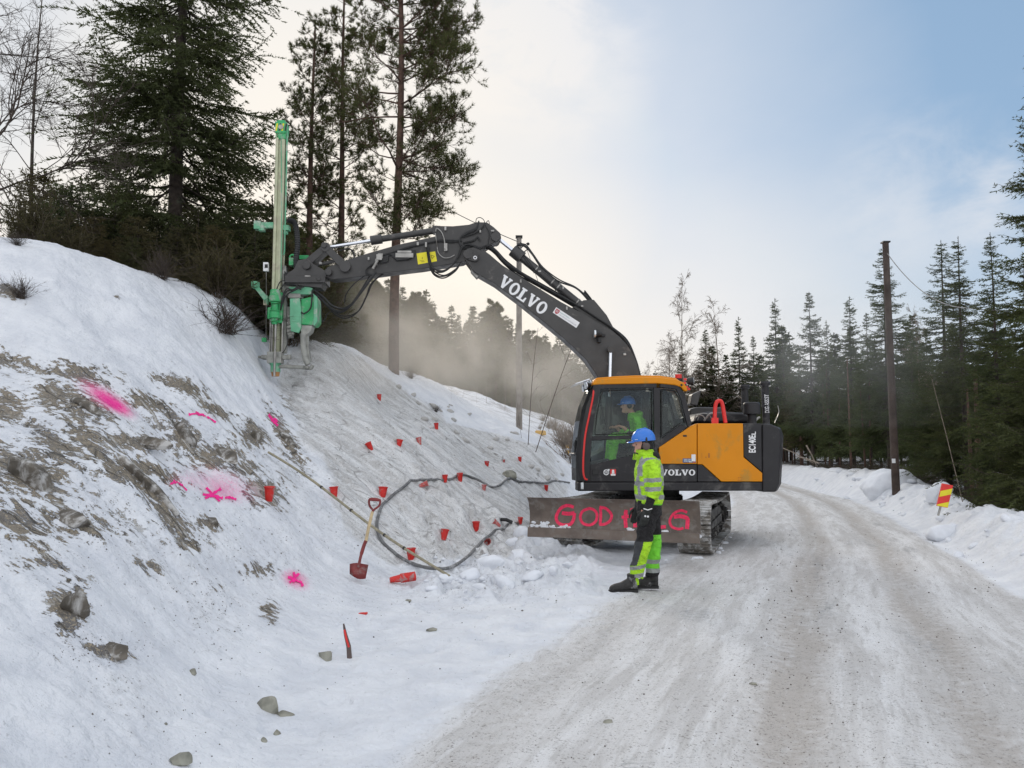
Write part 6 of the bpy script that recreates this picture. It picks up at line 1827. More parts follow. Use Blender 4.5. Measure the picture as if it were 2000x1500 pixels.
for k in range(26):
    a = rnd.uniform(-1.5, 1.9); b_ = rnd.choice([-1.32, -.7, .7, 1.32]) if k < 18 else rnd.uniform(-1.25, 1.25); w_ = UN(a if k < 18 else rnd.uniform(1.9, 2.4), b_+rnd.uniform(-.05, .05), 0); s_ = rnd.uniform(.025, .07)
    o = bpy.data.objects.new('track_clod', clods[k % 6]); COL.objects.link(o); o.location = (w_[0], w_[1], hgt(w_[0], w_[1])); o.scale = (s_,)*3; o.rotation_euler = (0, 0, rnd.uniform(0, 6)); tag(o, 'small snow clod pressed out beside the excavator tracks', 'snow clod', 'snow clods beside the tracks')
# boulders along the road
for i, (px, py, Y, dm, lb) in enumerate(((1736, 932, 23.0, (.95, .6, .55), 'rounded snow-covered boulder behind the brown pole'), (1822, 958, 17.5, (.22, .2, .2), 'small snow-capped mound beside the striped marker board'), (1838, 948, 18.5, (.25, .2, .2), 'snow-capped stump end behind the striped marker board'), (995, 938, 15.6, (.17, .15, .13), 'icy rock that the hose bends over above the blade'), (1860, 1000, 14.3, (.12, .1, .09), 'round snow clod on the crest of the right bank'), (1842, 1003, 14.2, (.42, .22, .2), 'snow mound burying the foot of the striped marker board'))):
    p = at(px, py, Y); z_ = hgt(p[0], Y)
    o = link('boulder', stone_mesh('boulder', dm, 60+i, 4, .5, True), m_snowm if i != 3 else m_stone, None, (p[0], Y, max(z_, p[2]-dm[2]*.6 if i < 3 else z_)+dm[2]*.1)); o.rotation_euler = (0, 0, i*1.3)
    tag(o, lb, 'boulder')

# striped marker board
Yb = 14.6; p = at(1842, 984, Yb); z0 = hgt(p[0], Yb)
mk = empty('marker_board', (p[0], Yb, z0), 'red and yellow striped marker board leaning in the snow bank', 'marker board')
X0 = np.array([.5, -.866*0-.3, 0]); 
mb = MB(); mb2 = MB()
cor = [at(1840.5, 944, Yb), at(1861.5, 948, Yb-.03), at(1851, 992, Yb-.03), at(1830, 988, Yb)]
def bl2(u, v, off=0): return cor[0]*(1-u)*(1-v)+cor[1]*u*(1-v)+cor[2]*u*v+cor[3]*(1-u)*v+np.array([0, -off, 0])
vs = [bl2(u, v) for u, v in ((0, 0), (1, 0), (1, 1), (0, 1))]; vb = [v+np.array([0, .03, 0]) for v in vs]
mb.add(vs+vb, [(0, 1, 2, 3), (7, 6, 5, 4), (0, 4, 5, 1), (1, 5, 6, 2), (2, 6, 7, 3), (3, 7, 4, 0)]); bd = mb.build('board', m_red, mk)
for v0 in (.14, .66):
    mb2.poly([bl2(0, v0+.20, .004), bl2(1, v0, .004), bl2(1, v0+.26, .004), bl2(0, v0+.46, .004)] if v0 < .5 else [bl2(.32, 1.0, .004), bl2(0.02+.0, 1.0, .004)][:0] or [bl2(.0, .93, .004), bl2(1, .73, .004), bl2(1, .98, .004), bl2(.0, .99, .004)])
mb2.build('yellow_stripe', m_ystk, bd, smooth=False)
mb = MB(); mb.tube([bl2(.5, .3)+np.array([0, .05, 0]), bl2(.45, 1.4)+np.array([0, .05, 0])], .02, 8); mb.build('post', m_steel, mk)

# poles and wires
m_pole = mat('weathered_pole_wood', (.25, .225, .20), .85, var=.25, vscale=4, bump=.5, bscale=30)
m_poleb = mat('dark_brown_pole_wood', (.060, .042, .034), .85, var=.3, vscale=3, bump=.5, bscale=30)
def pole(name, base_px, base_py, Y, top_py, r0, r1, m_, lb):
    p = at(base_px, base_py, Y); z0 = hgt(p[0], Y); z1 = at(base_px, top_py, Y)[2]
    o = empty('utility_pole', (p[0], Y, z0), lb, 'pole')
    mb = MB(); mb.tube([(p[0], Y, z0-.3), (p[0], Y, (z0+z1)/2), (p[0], Y, z1)], [r0, (r0+r1)/2, r1], 18); mb.build('post', m_, o)
    return o, np.array([p[0], Y, z1])
pa, ta = pole('p', 1014, 835, 24.0, 464, .10, .08, m_pole, 'grey wooden utility pole behind the boom, left of the cab')
mb = MB(); mb.box(ta+np.array([0, 0, .02]), (.22, .22, .05)); mb.tube([ta+np.array([.06, -.05, -.35]), ta+np.array([.28, -.05, -.18]), ta+np.array([.26, -.05, -.4]), ta+np.array([.08, -.05, -.55])], .018, 6)
mb.sph(ta+np.array([.29, -.05, -.22]), .05, 8); mb.build('bracket', m_black, pa)
pb, tb = pole('p', 1750, 955, 21.5, 474, .108, .085, m_poleb, 'dark brown utility pole in the snow bank on the right')
mb = MB(); mb.box((tb[0]-.10, 21.5-.14, at(1744, 900, 21.5)[2]), (.09, .02, .12)); mb.build('number_plate', m_white, pb)
mb = MB(); mb.box(tb+np.array([0, 0, .01]), (.2, .2, .04)); mb.build('cap', m_black, pb)
def wire(p0, p1, sag, r_, lb, m_=m_black):
    mb = MB(); P_ = [p0+(p1-p0)*k/24-np.array([0, 0, sag*4*(k/24)*(1-k/24)]) for k in range(25)]
    mb.tube(P_, r_, 5); o = mb.build('overhead_wire', m_, None, loc=p0); tag(o, lb, 'wire')
wire(at(760, 340, 27), ta+np.array([.1, -.1, -.22]), .15, .013, 'black overhead wire running from the grey pole up behind the pines')
wire(tb+np.array([0, -.1, -.35]), at(1880, 601, 19), .35, .012, 'pale overhead wire sagging from the brown pole to the right', m_steel)
wire(at(1880, 601, 19), at(2100, 600, 17), .08, .012, 'pale wire continuing in front of the spruces at the right edge', m_steel)
wire(ta+np.array([.25, -.05, -.4]), at(1100, 690, 22), .0, .008, 'thin stay wire slanting down from the grey pole')
# yellow things far down the road
mm_ = mat('faded_yellow_plastic', (.70, .42, .10), .6)
p = at(1055, 854, 27); z_ = hgt(p[0], 27); mb = MB(); mb.prism([(p[0]-.2, z_), (p[0]+.22, z_), (p[0]+.2, z_+.16), (p[0]-.16, z_+.17)], 27, 27.2); o = mb.build('grit_box', mm_, None, loc=(p[0], 27, z_), bevel=.03); tag(o, 'small yellow box lying on the far snow left of the cab', 'box')
p = at(1110, 868, 26); z_ = hgt(p[0], 26); mb = MB(); mb.tube([(p[0], 26, z_-.1), (p[0]-.03, 26, z_+.36)], .05, 8); mb.tube([(p[0]-.02, 26, z_+.2), (p[0]-.03, 26, z_+.27)], .055, 8, 1); o = mb.build('marker_post', [mm_, m_white], None, loc=(p[0], 26, z_)); tag(o, 'short yellow marker post in the far snow beside the windscreen', 'post')
# ------------------------------------------------------------------ vegetation
m_sprN = leafmat('spruce_needles', (.056, .074, .036))
m_sprD = leafmat('dark_olive_needles', (.052, .058, .028))
m_pinN = leafmat('pine_needles', (.070, .080, .034))
m_brnN = leafmat('brown_juniper_foliage', (.075, .070, .038))
m_tb = mat('dark_spruce_bark', (.055, .042, .034), .9, var=.35, vscale=9, bump=.8, bscale=18, dirt=(.10, .11, .08), dirt_amt=.2)
m_pb = mat('reddish_pine_bark', (.095, .055, .040), .9, var=.35, vscale=9, bump=.8, bscale=16)
m_bb = mat('pale_birch_twigs', (.20, .16, .125), .85, var=.3)
m_dead = mat('dead_brown_branches', (.075, .058, .042), .9, var=.3)

class TB:
    """many tapered 3-sided tubes, collected as arrays"""
    def __init__(s): s.V = []; s.F = []; s.n = 0
    def add(s, pts, r0, r1, k=3):
        P_ = np.asarray(pts, float); m = len(P_)
        T = np.gradient(P_, axis=0); T /= np.linalg.norm(T, axis=1)[:, None]+1e-9
        a = np.array([0, 0, 1.]) if abs(T[0][2]) < .9 else np.array([1., 0, 0])
        X_ = np.cross(T, a); X_ /= np.linalg.norm(X_, axis=1)[:, None]+1e-9; Y_ = np.cross(T, X_)
        rr_ = np.linspace(r0, r1, m)
        an = 2*PI*np.arange(k)/k
        V_ = P_[:, None, :]+rr_[:, None, None]*(X_[:, None, :]*np.cos(an)[None, :, None]+Y_[:, None, :]*np.sin(an)[None, :, None])
        s.V.append(V_.reshape(-1, 3))
        i = np.arange(m-1)[:, None]*k; j = np.arange(k)[None, :]; j2 = (j+1) % k
        F_ = np.stack([i+j, i+j2, i+k+j2, i+k+j], -1).reshape(-1, 4)+s.n
        s.F.append(F_); s.n += m*k
    def mesh(s, name): return np_mesh(name, np.concatenate(s.V), np.concatenate(s.F), True)
def norm(a): return a/(np.linalg.norm(a, axis=-1, keepdims=True)+1e-9)
def sprigs(rs_, B, D, Ln, per_m, slen, sw, spread=.75, droop=.0):
    """B,D (T,3) twig base and direction; Ln (T,): small needle blades along the twigs"""
    n_ = np.maximum(2, (Ln*per_m)).astype(int)
    idx_ = np.repeat(np.arange(len(B)), n_); N = len(idx_)
    f = rs_.rand(N)
    L_ = Ln[idx_]
    p = B[idx_]+D[idx_]*(f*L_)[:, None]; p[:, 2] -= droop*(f*L_)**2
    d = norm(D[idx_]*1.0+rs_.randn(N, 3)*spread)
    w_ = norm(np.cross(d, rs_.randn(N, 3)))
    sl_ = slen*rs_.uniform(.6, 1.25, N); ww = sw*rs_.uniform(.7, 1.3, N)
    a = p-w_*ww[:, None]; b = p+w_*ww[:, None]; c = p+d*sl_[:, None]
    return np.stack([a, b, c], 1).reshape(-1, 3)
def spruce_mesh(seed, H, Rm, h0=.6, step=.32, nb=6, per_m=30, slen=.10, sw=.012, tstep=.12, bare=0.0, trunk_r=None, up=.25, keep=1.0, power=.75, droop=.35):
    rs_ = np.random.RandomState(seed)
    tb = TB(); lean = rs_.uniform(-.01, .01, 2)
    tr_ = trunk_r or H*.011
    zs_ = np.linspace(-.4, H, 16)
    trunk = TB(); trunk.add(np.stack([lean[0]*zs_+.02*np.sin(zs_*.7+seed), lean[1]*zs_, zs_], 1), tr_, .008, 9)
    B, D, Ln = [], [], []
    z = h0
    while z < H-.15:
        f = (z-h0)/(H-h0)
        n_ = rs_.poisson(nb*keep*(1-.25*f)) + 1
        for k in range(n_):
            az = rs_.uniform(0, 2*PI)
            L_ = max(.10, Rm*(1-f)**power*rs_.uniform(.5, 1.15)+.05)
            el = -.28+.25*rs_.randn()*.5+f*1.0*up*3
            zz_ = z+rs_.uniform(-step*.5, step*.5)
            hd_ = np.array([math.cos(az), math.sin(az)])
            tt = np.linspace(0, 1, 7)
            r_ = tt*L_*math.cos(el); h_ = zz_+tt*L_*math.sin(el)-droop*L_*tt*(1-tt)*1.0+.16*L_*tt**3
            P_ = np.stack([lean[0]*zz_+hd_[0]*r_, lean[1]*zz_+hd_[1]*r_, h_], 1)
            P_[1:] += rs_.randn(6, 3)*.02*L_
            tb.add(P_, .006+.009*L_, .003)
            m = max(3, int(L_/tstep))
            t_ = np.linspace(.16 if L_ > .6 else .02, 1.0, m)+rs_.uniform(-.02, .02, m)
            t_ = np.clip(t_, 0, 1)
            bx = np.stack([np.interp(t_, tt, P_[:, i]) for i in range(3)], 1)
            fd = norm(P_[-1]-P_[0]); sd_ = np.array([-hd_[1], hd_[0], 0])
            for sg in (-1, 1):
                ln_ = (.10+.36*L_*np.sin(np.clip(t_*1.05+.12, 0, 1)*PI)**.7*(1-.45*t_))*rs_.uniform(.6, 1.2, m)
                dd = norm(fd*rs_.uniform(.5, .9, (m, 1))+sg*sd_*rs_.uniform(.55, .9, (m, 1))+np.array([0, 0, -.22])*rs_.uniform(0, 1.6, (m, 1)))
                B.append(bx); D.append(dd); Ln.append(ln_)
            B.append(P_[3:5]); D.append(np.tile(fd, (2, 1))); Ln.append(np.full(2, L_*.5))
        z += step*rs_.uniform(.8, 1.2)
    # leader
    B.append(np.array([[lean[0]*H, lean[1]*H, H-.5]])); D.append(np.array([[0, 0, 1.]])); Ln.append(np.array([.5]))
    B = np.concatenate(B); D = np.concatenate(D); Ln = np.concatenate(Ln)
    if bare: 
        k_ = rs_.rand(len(B)) > bare; B, D, Ln = B[k_], D[k_], Ln[k_]
    T_ = sprigs(rs_, B, D, Ln, per_m, slen, sw, .55, .25)
    n_ = len(T_)//3
    
    crown = np_mesh('crown', T_, np.arange(len(T_)).reshape(-1, 3))
    return trunk.mesh('trunk'), tb.mesh('branches'), crown
def pine_mesh(seed, H, Rm, h0, step=.45, nb=5, trunk_r=.14, dens=1.0, tuft=.12, tw=.013, side=0):
    rs_ = np.random.RandomState(seed); trunk = TB(); tb = TB()
    zs_ = np.linspace(-.5, H, 24); bend = .05*np.sin(zs_*.5+seed)
    trunk.add(np.stack([bend, bend*.4, zs_], 1), trunk_r, .02, 12)
    TP, TD = [], []
    z = h0
    def br(p0, d0, L_, lvl):
        m = 6; P_ = [p0]; d = d0.copy(); 
        for i in range(m):
            d = norm(d+rs_.randn(3)*.13+np.array([0, 0, .05+.06*i/m])); P_.append(P_[-1]+d*L_/m)
        P_ = np.array(P_); tb.add(P_, .004+.012*L_*(1 if lvl == 0 else .7), .003)
        if lvl < 2:
            ns = int((3+L_*5.5)*dens) if lvl == 0 else int((2+L_*6)*dens)
            for k in range(ns):
                t_ = rs_.uniform(.28 if lvl == 0 else .15, 1); i = t_*m; ii = min(int(i), m-1); q_ = P_[ii]+(P_[ii+1]-P_[ii])*(i-ii)
                dd = norm(norm(P_[ii+1]-P_[ii])+rs_.randn(3)*.65+np.array([0, 0, .10]))
                br(q_, dd, L_*rs_.uniform(.22, .48)*(1-.4*t_)+.06, lvl+1)
        else:
            TP.append(P_[-1]); TD.append(d); TP.append(P_[-3]); TD.append(d)
        if lvl == 1: TP.append(P_[-1]); TD.append(d); TP.append(P_[-2]); TD.append(d)
    while z < H-.1:
        f = (z-h0)/(H-h0)
        for k in range(rs_.poisson(nb*(.5+.7*min(1, f*2.2)))):
            az = rs_.uniform(0, 2*PI) if not side or rs_.rand() > .3 else rs_.normal(side, .7)
            L_ = Rm*(1.0-.72*f**1.6)*rs_.uniform(.45, 1.1)
            if f < .15: L_ *= rs_.uniform(.4, .9)
            el = rs_.normal(-.05+.55*f, .18)
            br(np.array([np.interp(z, zs_, bend), 0, z]), np.array([math.cos(az)*math.cos(el), math.sin(az)*math.cos(el), math.sin(el)]), L_, 0)
        z += step*rs_.uniform(.7, 1.3)
    TP = np.array(TP); TD = np.array(TD)
    if len(TP) > 15000:
        k_ = rs_.permutation(len(TP))[:15000]; TP, TD = TP[k_], TD[k_]
    nn2 = 13
    d = norm(np.repeat(TD, nn2, 0)*.8+rs_.randn(len(TD)*nn2, 3)*.62+np.array([0, 0, .15])); p = np.repeat(TP, nn2, 0)
    w_ = norm(np.cross(d, rs_.randn(len(d), 3)))*tw*.5
    c = p+d*(tuft*rs_.uniform(.6, 1.2, len(d)))[:, None]
    T_ = np.stack([p-w_, p+w_, c], 1).reshape(-1, 3)
    return trunk.mesh('trunk'), tb.mesh('branches'), np_mesh('crown', T_, np.arange(len(T_)).reshape(-1, 3))
def bare_mesh(seed, H, spread=.5, n0=14, lv=3, r0=.05, drop=.0, h0=.2, twig=.0035, den=1.0):
    rs_ = np.random.RandomState(seed); tr_ = TB(); tw_ = TB()
    zs_ = np.linspace(-.3, H, 14); bx = .03*H*np.sin(zs_*3/H+seed)*.6
    tr_.add(np.stack([bx, bx*.5, zs_], 1), r0, .006, 7)
    def br(p0, d0, L_, lvl, r_):
        m = 5; P_ = [p0]; d = d0.copy()
        for i in range(m):
            d = norm(d+rs_.randn(3)*.14+np.array([0, 0, (.06 if not drop else (.06-drop*i/m) if lvl < 2 else -drop)])); P_.append(P_[-1]+d*L_/m)
        P_ = np.array(P_); tw_.add(P_, r_, max(twig*.6, r_*.3))
        if lvl < lv:
            for k in range(int((4+L_*4)*den)):
                t_ = rs_.uniform(.2, 1); i = t_*m; ii = min(int(i), m-1); q_ = P_[ii]+(P_[ii+1]-P_[ii])*(i-ii)
                br(q_, norm(norm(P_[ii+1]-P_[ii])+rs_.randn(3)*.5), L_*rs_.uniform(.3, .6), lvl+1, max(twig, r_*.5))
    for k in range(n0):
        z = H*(h0+(1-h0)*(k+rs_.rand())/n0); f = z/H; az = rs_.uniform(0, 2*PI); el = rs_.uniform(.45, 1.1)
        br(np.array([np.interp(z, zs_, bx), np.interp(z, zs_, bx)*.5, z]), np.array([math.cos(az)*math.cos(el), math.sin(az)*math.cos(el), math.sin(el)]), H*spread*(1.15-f)*rs_.uniform(.6, 1.1)*.6+.2, 1, max(twig, r0*.35*(1.1-f)))
    return tr_.mesh('trunk'), tw_.mesh('branches')
def shrub_mesh(seed, R_, H_, n=60, per_m=50, slen=.06, sw=.012, leaf=True, twig=.004):
    rs_ = np.random.RandomState(seed); tb = TB(); B, D, Ln = [], [], []
    for k in range(n):
        az = rs_.uniform(0, 2*PI); el = abs(rs_.normal(1.0, .35)); L_ = H_*rs_.uniform(.5, 1.1)
        d = np.array([math.cos(az)*math.cos(el)*R_/H_*1.3, math.sin(az)*math.cos(el)*R_/H_*1.3, math.sin(el)]); P_ = [np.array([rs_.normal(0, .12*R_), rs_.normal(0, .12*R_), -.05])]
        for i in range(5):
            d = norm(d+rs_.randn(3)*.15); P_.append(P_[-1]+d*L_/5)
        P_ = np.array(P_); tb.add(P_, twig*2, twig)
        for j in range(9):
            t_ = rs_.uniform(.15, 1)*5; ii = min(int(t_), 4); q_ = P_[ii]+(P_[ii+1]-P_[ii])*(t_-ii); dd = norm(norm(P_[ii+1]-P_[ii])+rs_.randn(3)*.6); l_ = L_*rs_.uniform(.12, .3)
            tb.add([q_, q_+dd*l_*.5+rs_.randn(3)*.02, q_+dd*l_], twig, twig*.6); B.append(q_); D.append(dd); Ln.append(l_)
    cr = None
    if leaf:
        T_ = sprigs(rs_, np.array(B), np.array(D), np.array(Ln), per_m, slen, sw, .7); cr = np_mesh('foliage', T_, np.arange(len(T_)).reshape(-1, 3))
    return tb.mesh('branches'), cr

def tree_proto(meshes, mts, names):
    out = []
    for me_, m_, nm in zip(meshes, mts, names):
        if me_ is None: continue
        me_.materials.append(m_); me_.name = nm; out.append((nm, me_))
    return out
def plant(proto, name, loc, label, cat='tree', group=None, sc=(1, 1, 1), rz=0.0, tilt=(0, 0)):
    o = empty(name, loc, label, cat, group, rz)
    o.rotation_euler = (tilt[0], tilt[1], rz); o.scale = sc
    for nm, me_ in proto:
        c = bpy.data.objects.new(nm, me_); COL.objects.link(c); c.parent = o
    return o
def push_back(px, Y):
    while px > 1330 and float(bank_s(at(px, 900, Y)[0], Y)) < 2.6 and Y < 75: Y += 1.0
    return Y
def plant_px(proto, H0, name, px, top, Y, label, cat='tree', group=None, wf=1.0, rz=None, R0=None, tilt=(0, 0)):
    """tree whose foot stands on the ground below image column px at distance Y, with its tip at height 'top'"""
    Y = push_back(px, Y)
    p = at(px, 900, Y); z0 = hgt(p[0], Y); zt = at(px, top, Y)[2]; s_ = max(.1, (zt-z0)/H0)
    return plant(proto, name, (p[0], Y, z0), label, cat, group, (s_*wf, s_*wf, s_), rz if rz is not None else rnd.uniform(0, 6), tilt)

NM = ('trunk', 'branches', 'crown')
# --- big trees on the left
big = tree_proto(spruce_mesh(1, 14.0, 3.1, h0=.4, step=.27, nb=5.2, per_m=58, slen=.085, sw=.014, tstep=.09, trunk_r=.20, up=.06, power=.42, droop=.45, bare=.12), (m_tb, m_tb, m_sprN), NM)
p = at(343, 600, 17.5); z0 = hgt(p[0], 17.5)
plant(big, 'spruce_tree', (p[0]-.1, 17.5, z0-.1), 'largest spruce, thick trunk and wide drooping branches, left of the drill mast', sc=(1, 1, 1.0))
pn1 = tree_proto(pine_mesh(2, 9.8, 1.5, .6, step=.30, nb=3.6, trunk_r=.125, tuft=.12, dens=.8), (m_pb, m_pb, m_pinN), NM)
pn2 = tree_proto(pine_mesh(3, 12.0, 1.6, .6, step=.34, nb=3.5, trunk_r=.13, tuft=.12, dens=.8), (m_pb, m_pb, m_pinN), NM)
pn3 = tree_proto(pine_mesh(4, 15.0, 2.55, 3.6, step=.34, nb=4.2, trunk_r=.145, tuft=.13, side=.05), (m_pb, m_pb, m_pinN), NM)
def plant_at(proto, name, px, Y, label, s_=1.0, rz=0, dz=0):
    p = at(px, 700, Y); return plant(proto, name, (p[0], Y, hgt(p[0], Y)-.15+dz), label, sc=(s_, s_, s_), rz=rz)
plant_px(pn1, 9.8, 'pine_tree', 595, 40, 19.5, 'slim pine directly right of the drill mast, shortest of the three pines', wf=1.05, rz=1.0)
plant_px(pn2, 12.0, 'pine_tree', 656, -60, 20, 'slim pine in the middle between the drill mast and the tall free-standing pine', wf=1.0, rz=2.0)
plant_px(pn3, 15.0, 'pine_tree', 770, -330, 18.3, 'tall free-standing pine with long branches reaching right, rooted behind the dusty slope', wf=1.0, rz=0.0)
# bare birch at the far left
bl_a = tree_proto(bare_mesh(5, 9.0, .42, 22, 4, .08, .05, .1, .0032, .85), (m_tb, m_twig), ('trunk', 'branches'))
plant_px(bl_a, 9.0, 'birch_tree', -80, -350, 13, 'bare birch at the left edge with fine hanging twigs', wf=1.1, rz=.5)
bl_b = tree_proto(bare_mesh(6, 8.0, .5, 18, 3, .06, .05, .15, .0032, .85), (m_tb, m_twig), ('trunk', 'branches'))
plant_px(bl_b, 8.0, 'birch_tree', 40, -60, 19, 'bare thin birch behind the bushes, between the left edge and the big spruce', wf=1.0, rz=2.5)
# young spruces and brush behind the snow ridge
yg = [tree_proto(spruce_mesh(20+i, 3.4, 1.35, h0=.12, step=.15, nb=7, per_m=46, slen=.075, sw=.014, tstep=.10, up=.15, power=.6), (m_tb, m_tb, m), NM) for i, m in ((0, m_sprD), (1, m_sprN), (2, m_brnN))]
rnd = random.Random(11)
ylab = {90: 'dark young spruce behind the left end of the snow ridge', 480: 'dark young spruce just left of the drill mast behind the ridge'}
for k, (px, top, Y, v) in enumerate([(60, 395, 13.5, 0), (110, 355, 15, 1), (160, 420, 13.6, 2), (205, 370, 15.5, 0), (250, 420, 14, 2), (290, 380, 16, 0), (330, 440, 14.2, 2), (370, 400, 16.2, 0), (410, 440, 14.8, 2), (450, 400, 16.6, 1), (485, 450, 15.2, 0), (520, 420, 17.0, 0), (555, 470, 16.2, 2), (590, 500, 17.2, 0), (630, 520, 18.6, 2), (20, 430, 14, 2), (130, 340, 18, 0), (230, 350, 19, 1), (340, 380, 20, 0), (430, 370, 20, 0), (520, 380, 21, 0), (60, 330, 19, 2),
                                     (185, 470, 13.2, 2), (300, 490, 13.6, 2), (390, 500, 14.0, 0), (460, 520, 14.5, 2), (600, 560, 19, 0), (670, 560, 22, 0), (550, 430, 22, 0), (240, 460, 13.0, 0)]):
    plant_px(yg[v], 3.4, 'young_spruce', px, top, Y, 'low dark young conifer in the dense thicket behind the snow ridge on the left', 'young tree', 'young conifers in the thicket behind the ridge', wf=rnd.uniform(1.0, 1.35))
sh1 = tree_proto(shrub_mesh(7, 1.0, 1.6, 60, 110, .055, .010), (m_dead, m_brnN), ('branches', 'foliage'))
sh2 = tree_proto(shrub_mesh(8, .8, 1.3, 70, 0, leaf=False, twig=.004), (m_twig, None), ('branches', 'foliage'))
for px, top, Y, lb in ((35, 365, 12.4, 'brown bushy juniper at the left edge above the snow'), (410, 470, 13.6, 'brownish round bush in front of the thicket, right of the big spruce trunk'), (120, 440, 12.6, 'brown bush behind the snow ridge, right of the left-edge juniper'), (560, 520, 15.2, 'brown bush just behind the drill mast')):
    plant_px(sh1, 1.6, 'juniper_bush', px, top, Y, lb, 'bush', wf=1.1)
for px, top, Y, lb, pr in ((300, 480, 12.6, 'bare pale twiggy shrub poking over the ridge left of the brown round bush', sh2), (10, 450, 10.6, 'bare twigs hanging over the snow at the left edge', sh2), (430, 575, 12.7, 'low dead branches lying on the snow crest left of the drill', sh2), (800, 715, 19, 'small dark leafless bush beside the tall pine foot', sh2), (850, 790, 17.2, 'tuft of dead brush on the upper slab', sh2), (24, 535, 9.6, 'small dark plant buried in the snow at the left edge', sh2)):
    plant_px(pr, 1.3, 'bare_shrub', px, top, Y, lb, 'shrub', wf=1.3 if px not in (430,) else 2.2)
# bare saplings by the grey pole
sap = tree_proto(bare_mesh(9, 3.2, .28, 7, 2, .014, 0, .25, .003, .6), (m_bark, m_bark), ('trunk', 'branches'))
for px, top, Y, tl, lb in ((1030, 640, 18.6, (0, .10), 'leafless sapling leaning right beside the grey pole, left stem'), (1045, 610, 18.4, (0, .36), 'leafless sapling leaning strongly right beside the grey pole'), (1018, 760, 18.8, (0, -.1), 'short leafless sapling at the grey pole foot'), (880, 750, 19.5, (0, .05), 'single thin twig standing on the snow hump left of the grey pole')):
    plant_px(sap, 3.2, 'sapling', px, top, Y, lb, 'sapling', rz=0, tilt=tl, wf=.8)
# --- forest ridge behind (left)
fs = [tree_proto(spruce_mesh(40+i, 11.0, 2.0+.3*i, h0=1.8+.5*i, step=.33, nb=7, per_m=18, slen=.20, sw=.045, tstep=.18, up=.13, power=.95), (m_tb, m_tb, m), NM) for i, m in ((0, m_sprN), (1, m_sprN), (2, m_sprD))]
fp = [tree_proto(pine_mesh(50, 11.0, 2.2, 3.5, step=.5, nb=4.5, trunk_r=.14, tuft=.26, tw=.035, dens=.8), (m_pb, m_pb, m_pinN), NM)]
rnd = random.Random(4)
RXP = [560, 650, 700, 780, 850, 900, 960, 1010, 1080, 1130, 1180, 1240, 1300]
RYP = [430, 500, 520, 560, 590, 625, 600, 640, 655, 680, 705, 725, 735]
ridge = []
for row, (Y0, dy) in enumerate(((66, -4), (60, 8), (54, 30), (47, 60), (41, 100), (36, 135))):
    x = 545+row*9
    while x < (1290 if row < 3 else 1180):
        yt = np.interp(x, RXP, RYP)+dy+rnd.uniform(-14, 26)
        ridge.append((x, yt, Y0+rnd.uniform(-3, 3))); x += rnd.uniform(13, 23)
for x, yt, Y in ridge:
    v = rnd.choice([0, 0, 1, 1, 2, 3])
    pr = fs[v] if v < 3 else fp[0]
    plant_px(pr, 11.0, 'ridge_spruce' if v < 3 else 'ridge_pine', x, yt, Y, 'conifer in the hazy brown forest on the hill behind the dust' if v < 3 else 'rounded pine in the hazy brown forest on the hill behind the dust', 'tree', 'conifers on the hill behind the dust', wf=rnd.uniform(.9, 1.4))
# pale bare stems in front of the forest
st_b = tree_proto(bare_mesh(10, 6.0, .18, 9, 2, .035, 0, .3, .005, .6), (m_bb, m_bb), ('trunk', 'branches'))
for px, top, Y in ((905, 720, 30), (950, 700, 31), (985, 690, 30), (1100, 730, 30), (1130, 760, 29), (930, 740, 28), (1075, 700, 33), (1165, 770, 28)):
    plant_px(st_b, 6.0, 'bare_birch', px, top, Y, 'thin pale leafless stem in front of the hazy forest', 'tree', 'thin bare stems before the hazy forest', wf=.7)
brs = tree_proto(shrub_mesh(12, .7, 1.1, 60, 0, leaf=False, twig=.006), (m_bb, None), ('branches', 'foliage'))
for k in range(11):
    px = rnd.uniform(1040, 1130); Y = rnd.uniform(24, 34); plant_px(brs, 1.1, 'brush_clump', px, at(px, 900, Y)[0]*0+rnd.uniform(805, 835), Y, 'pale leafless brush on the far snowy bank left of the cab', 'shrub', 'pale brush on the far bank', wf=.9)
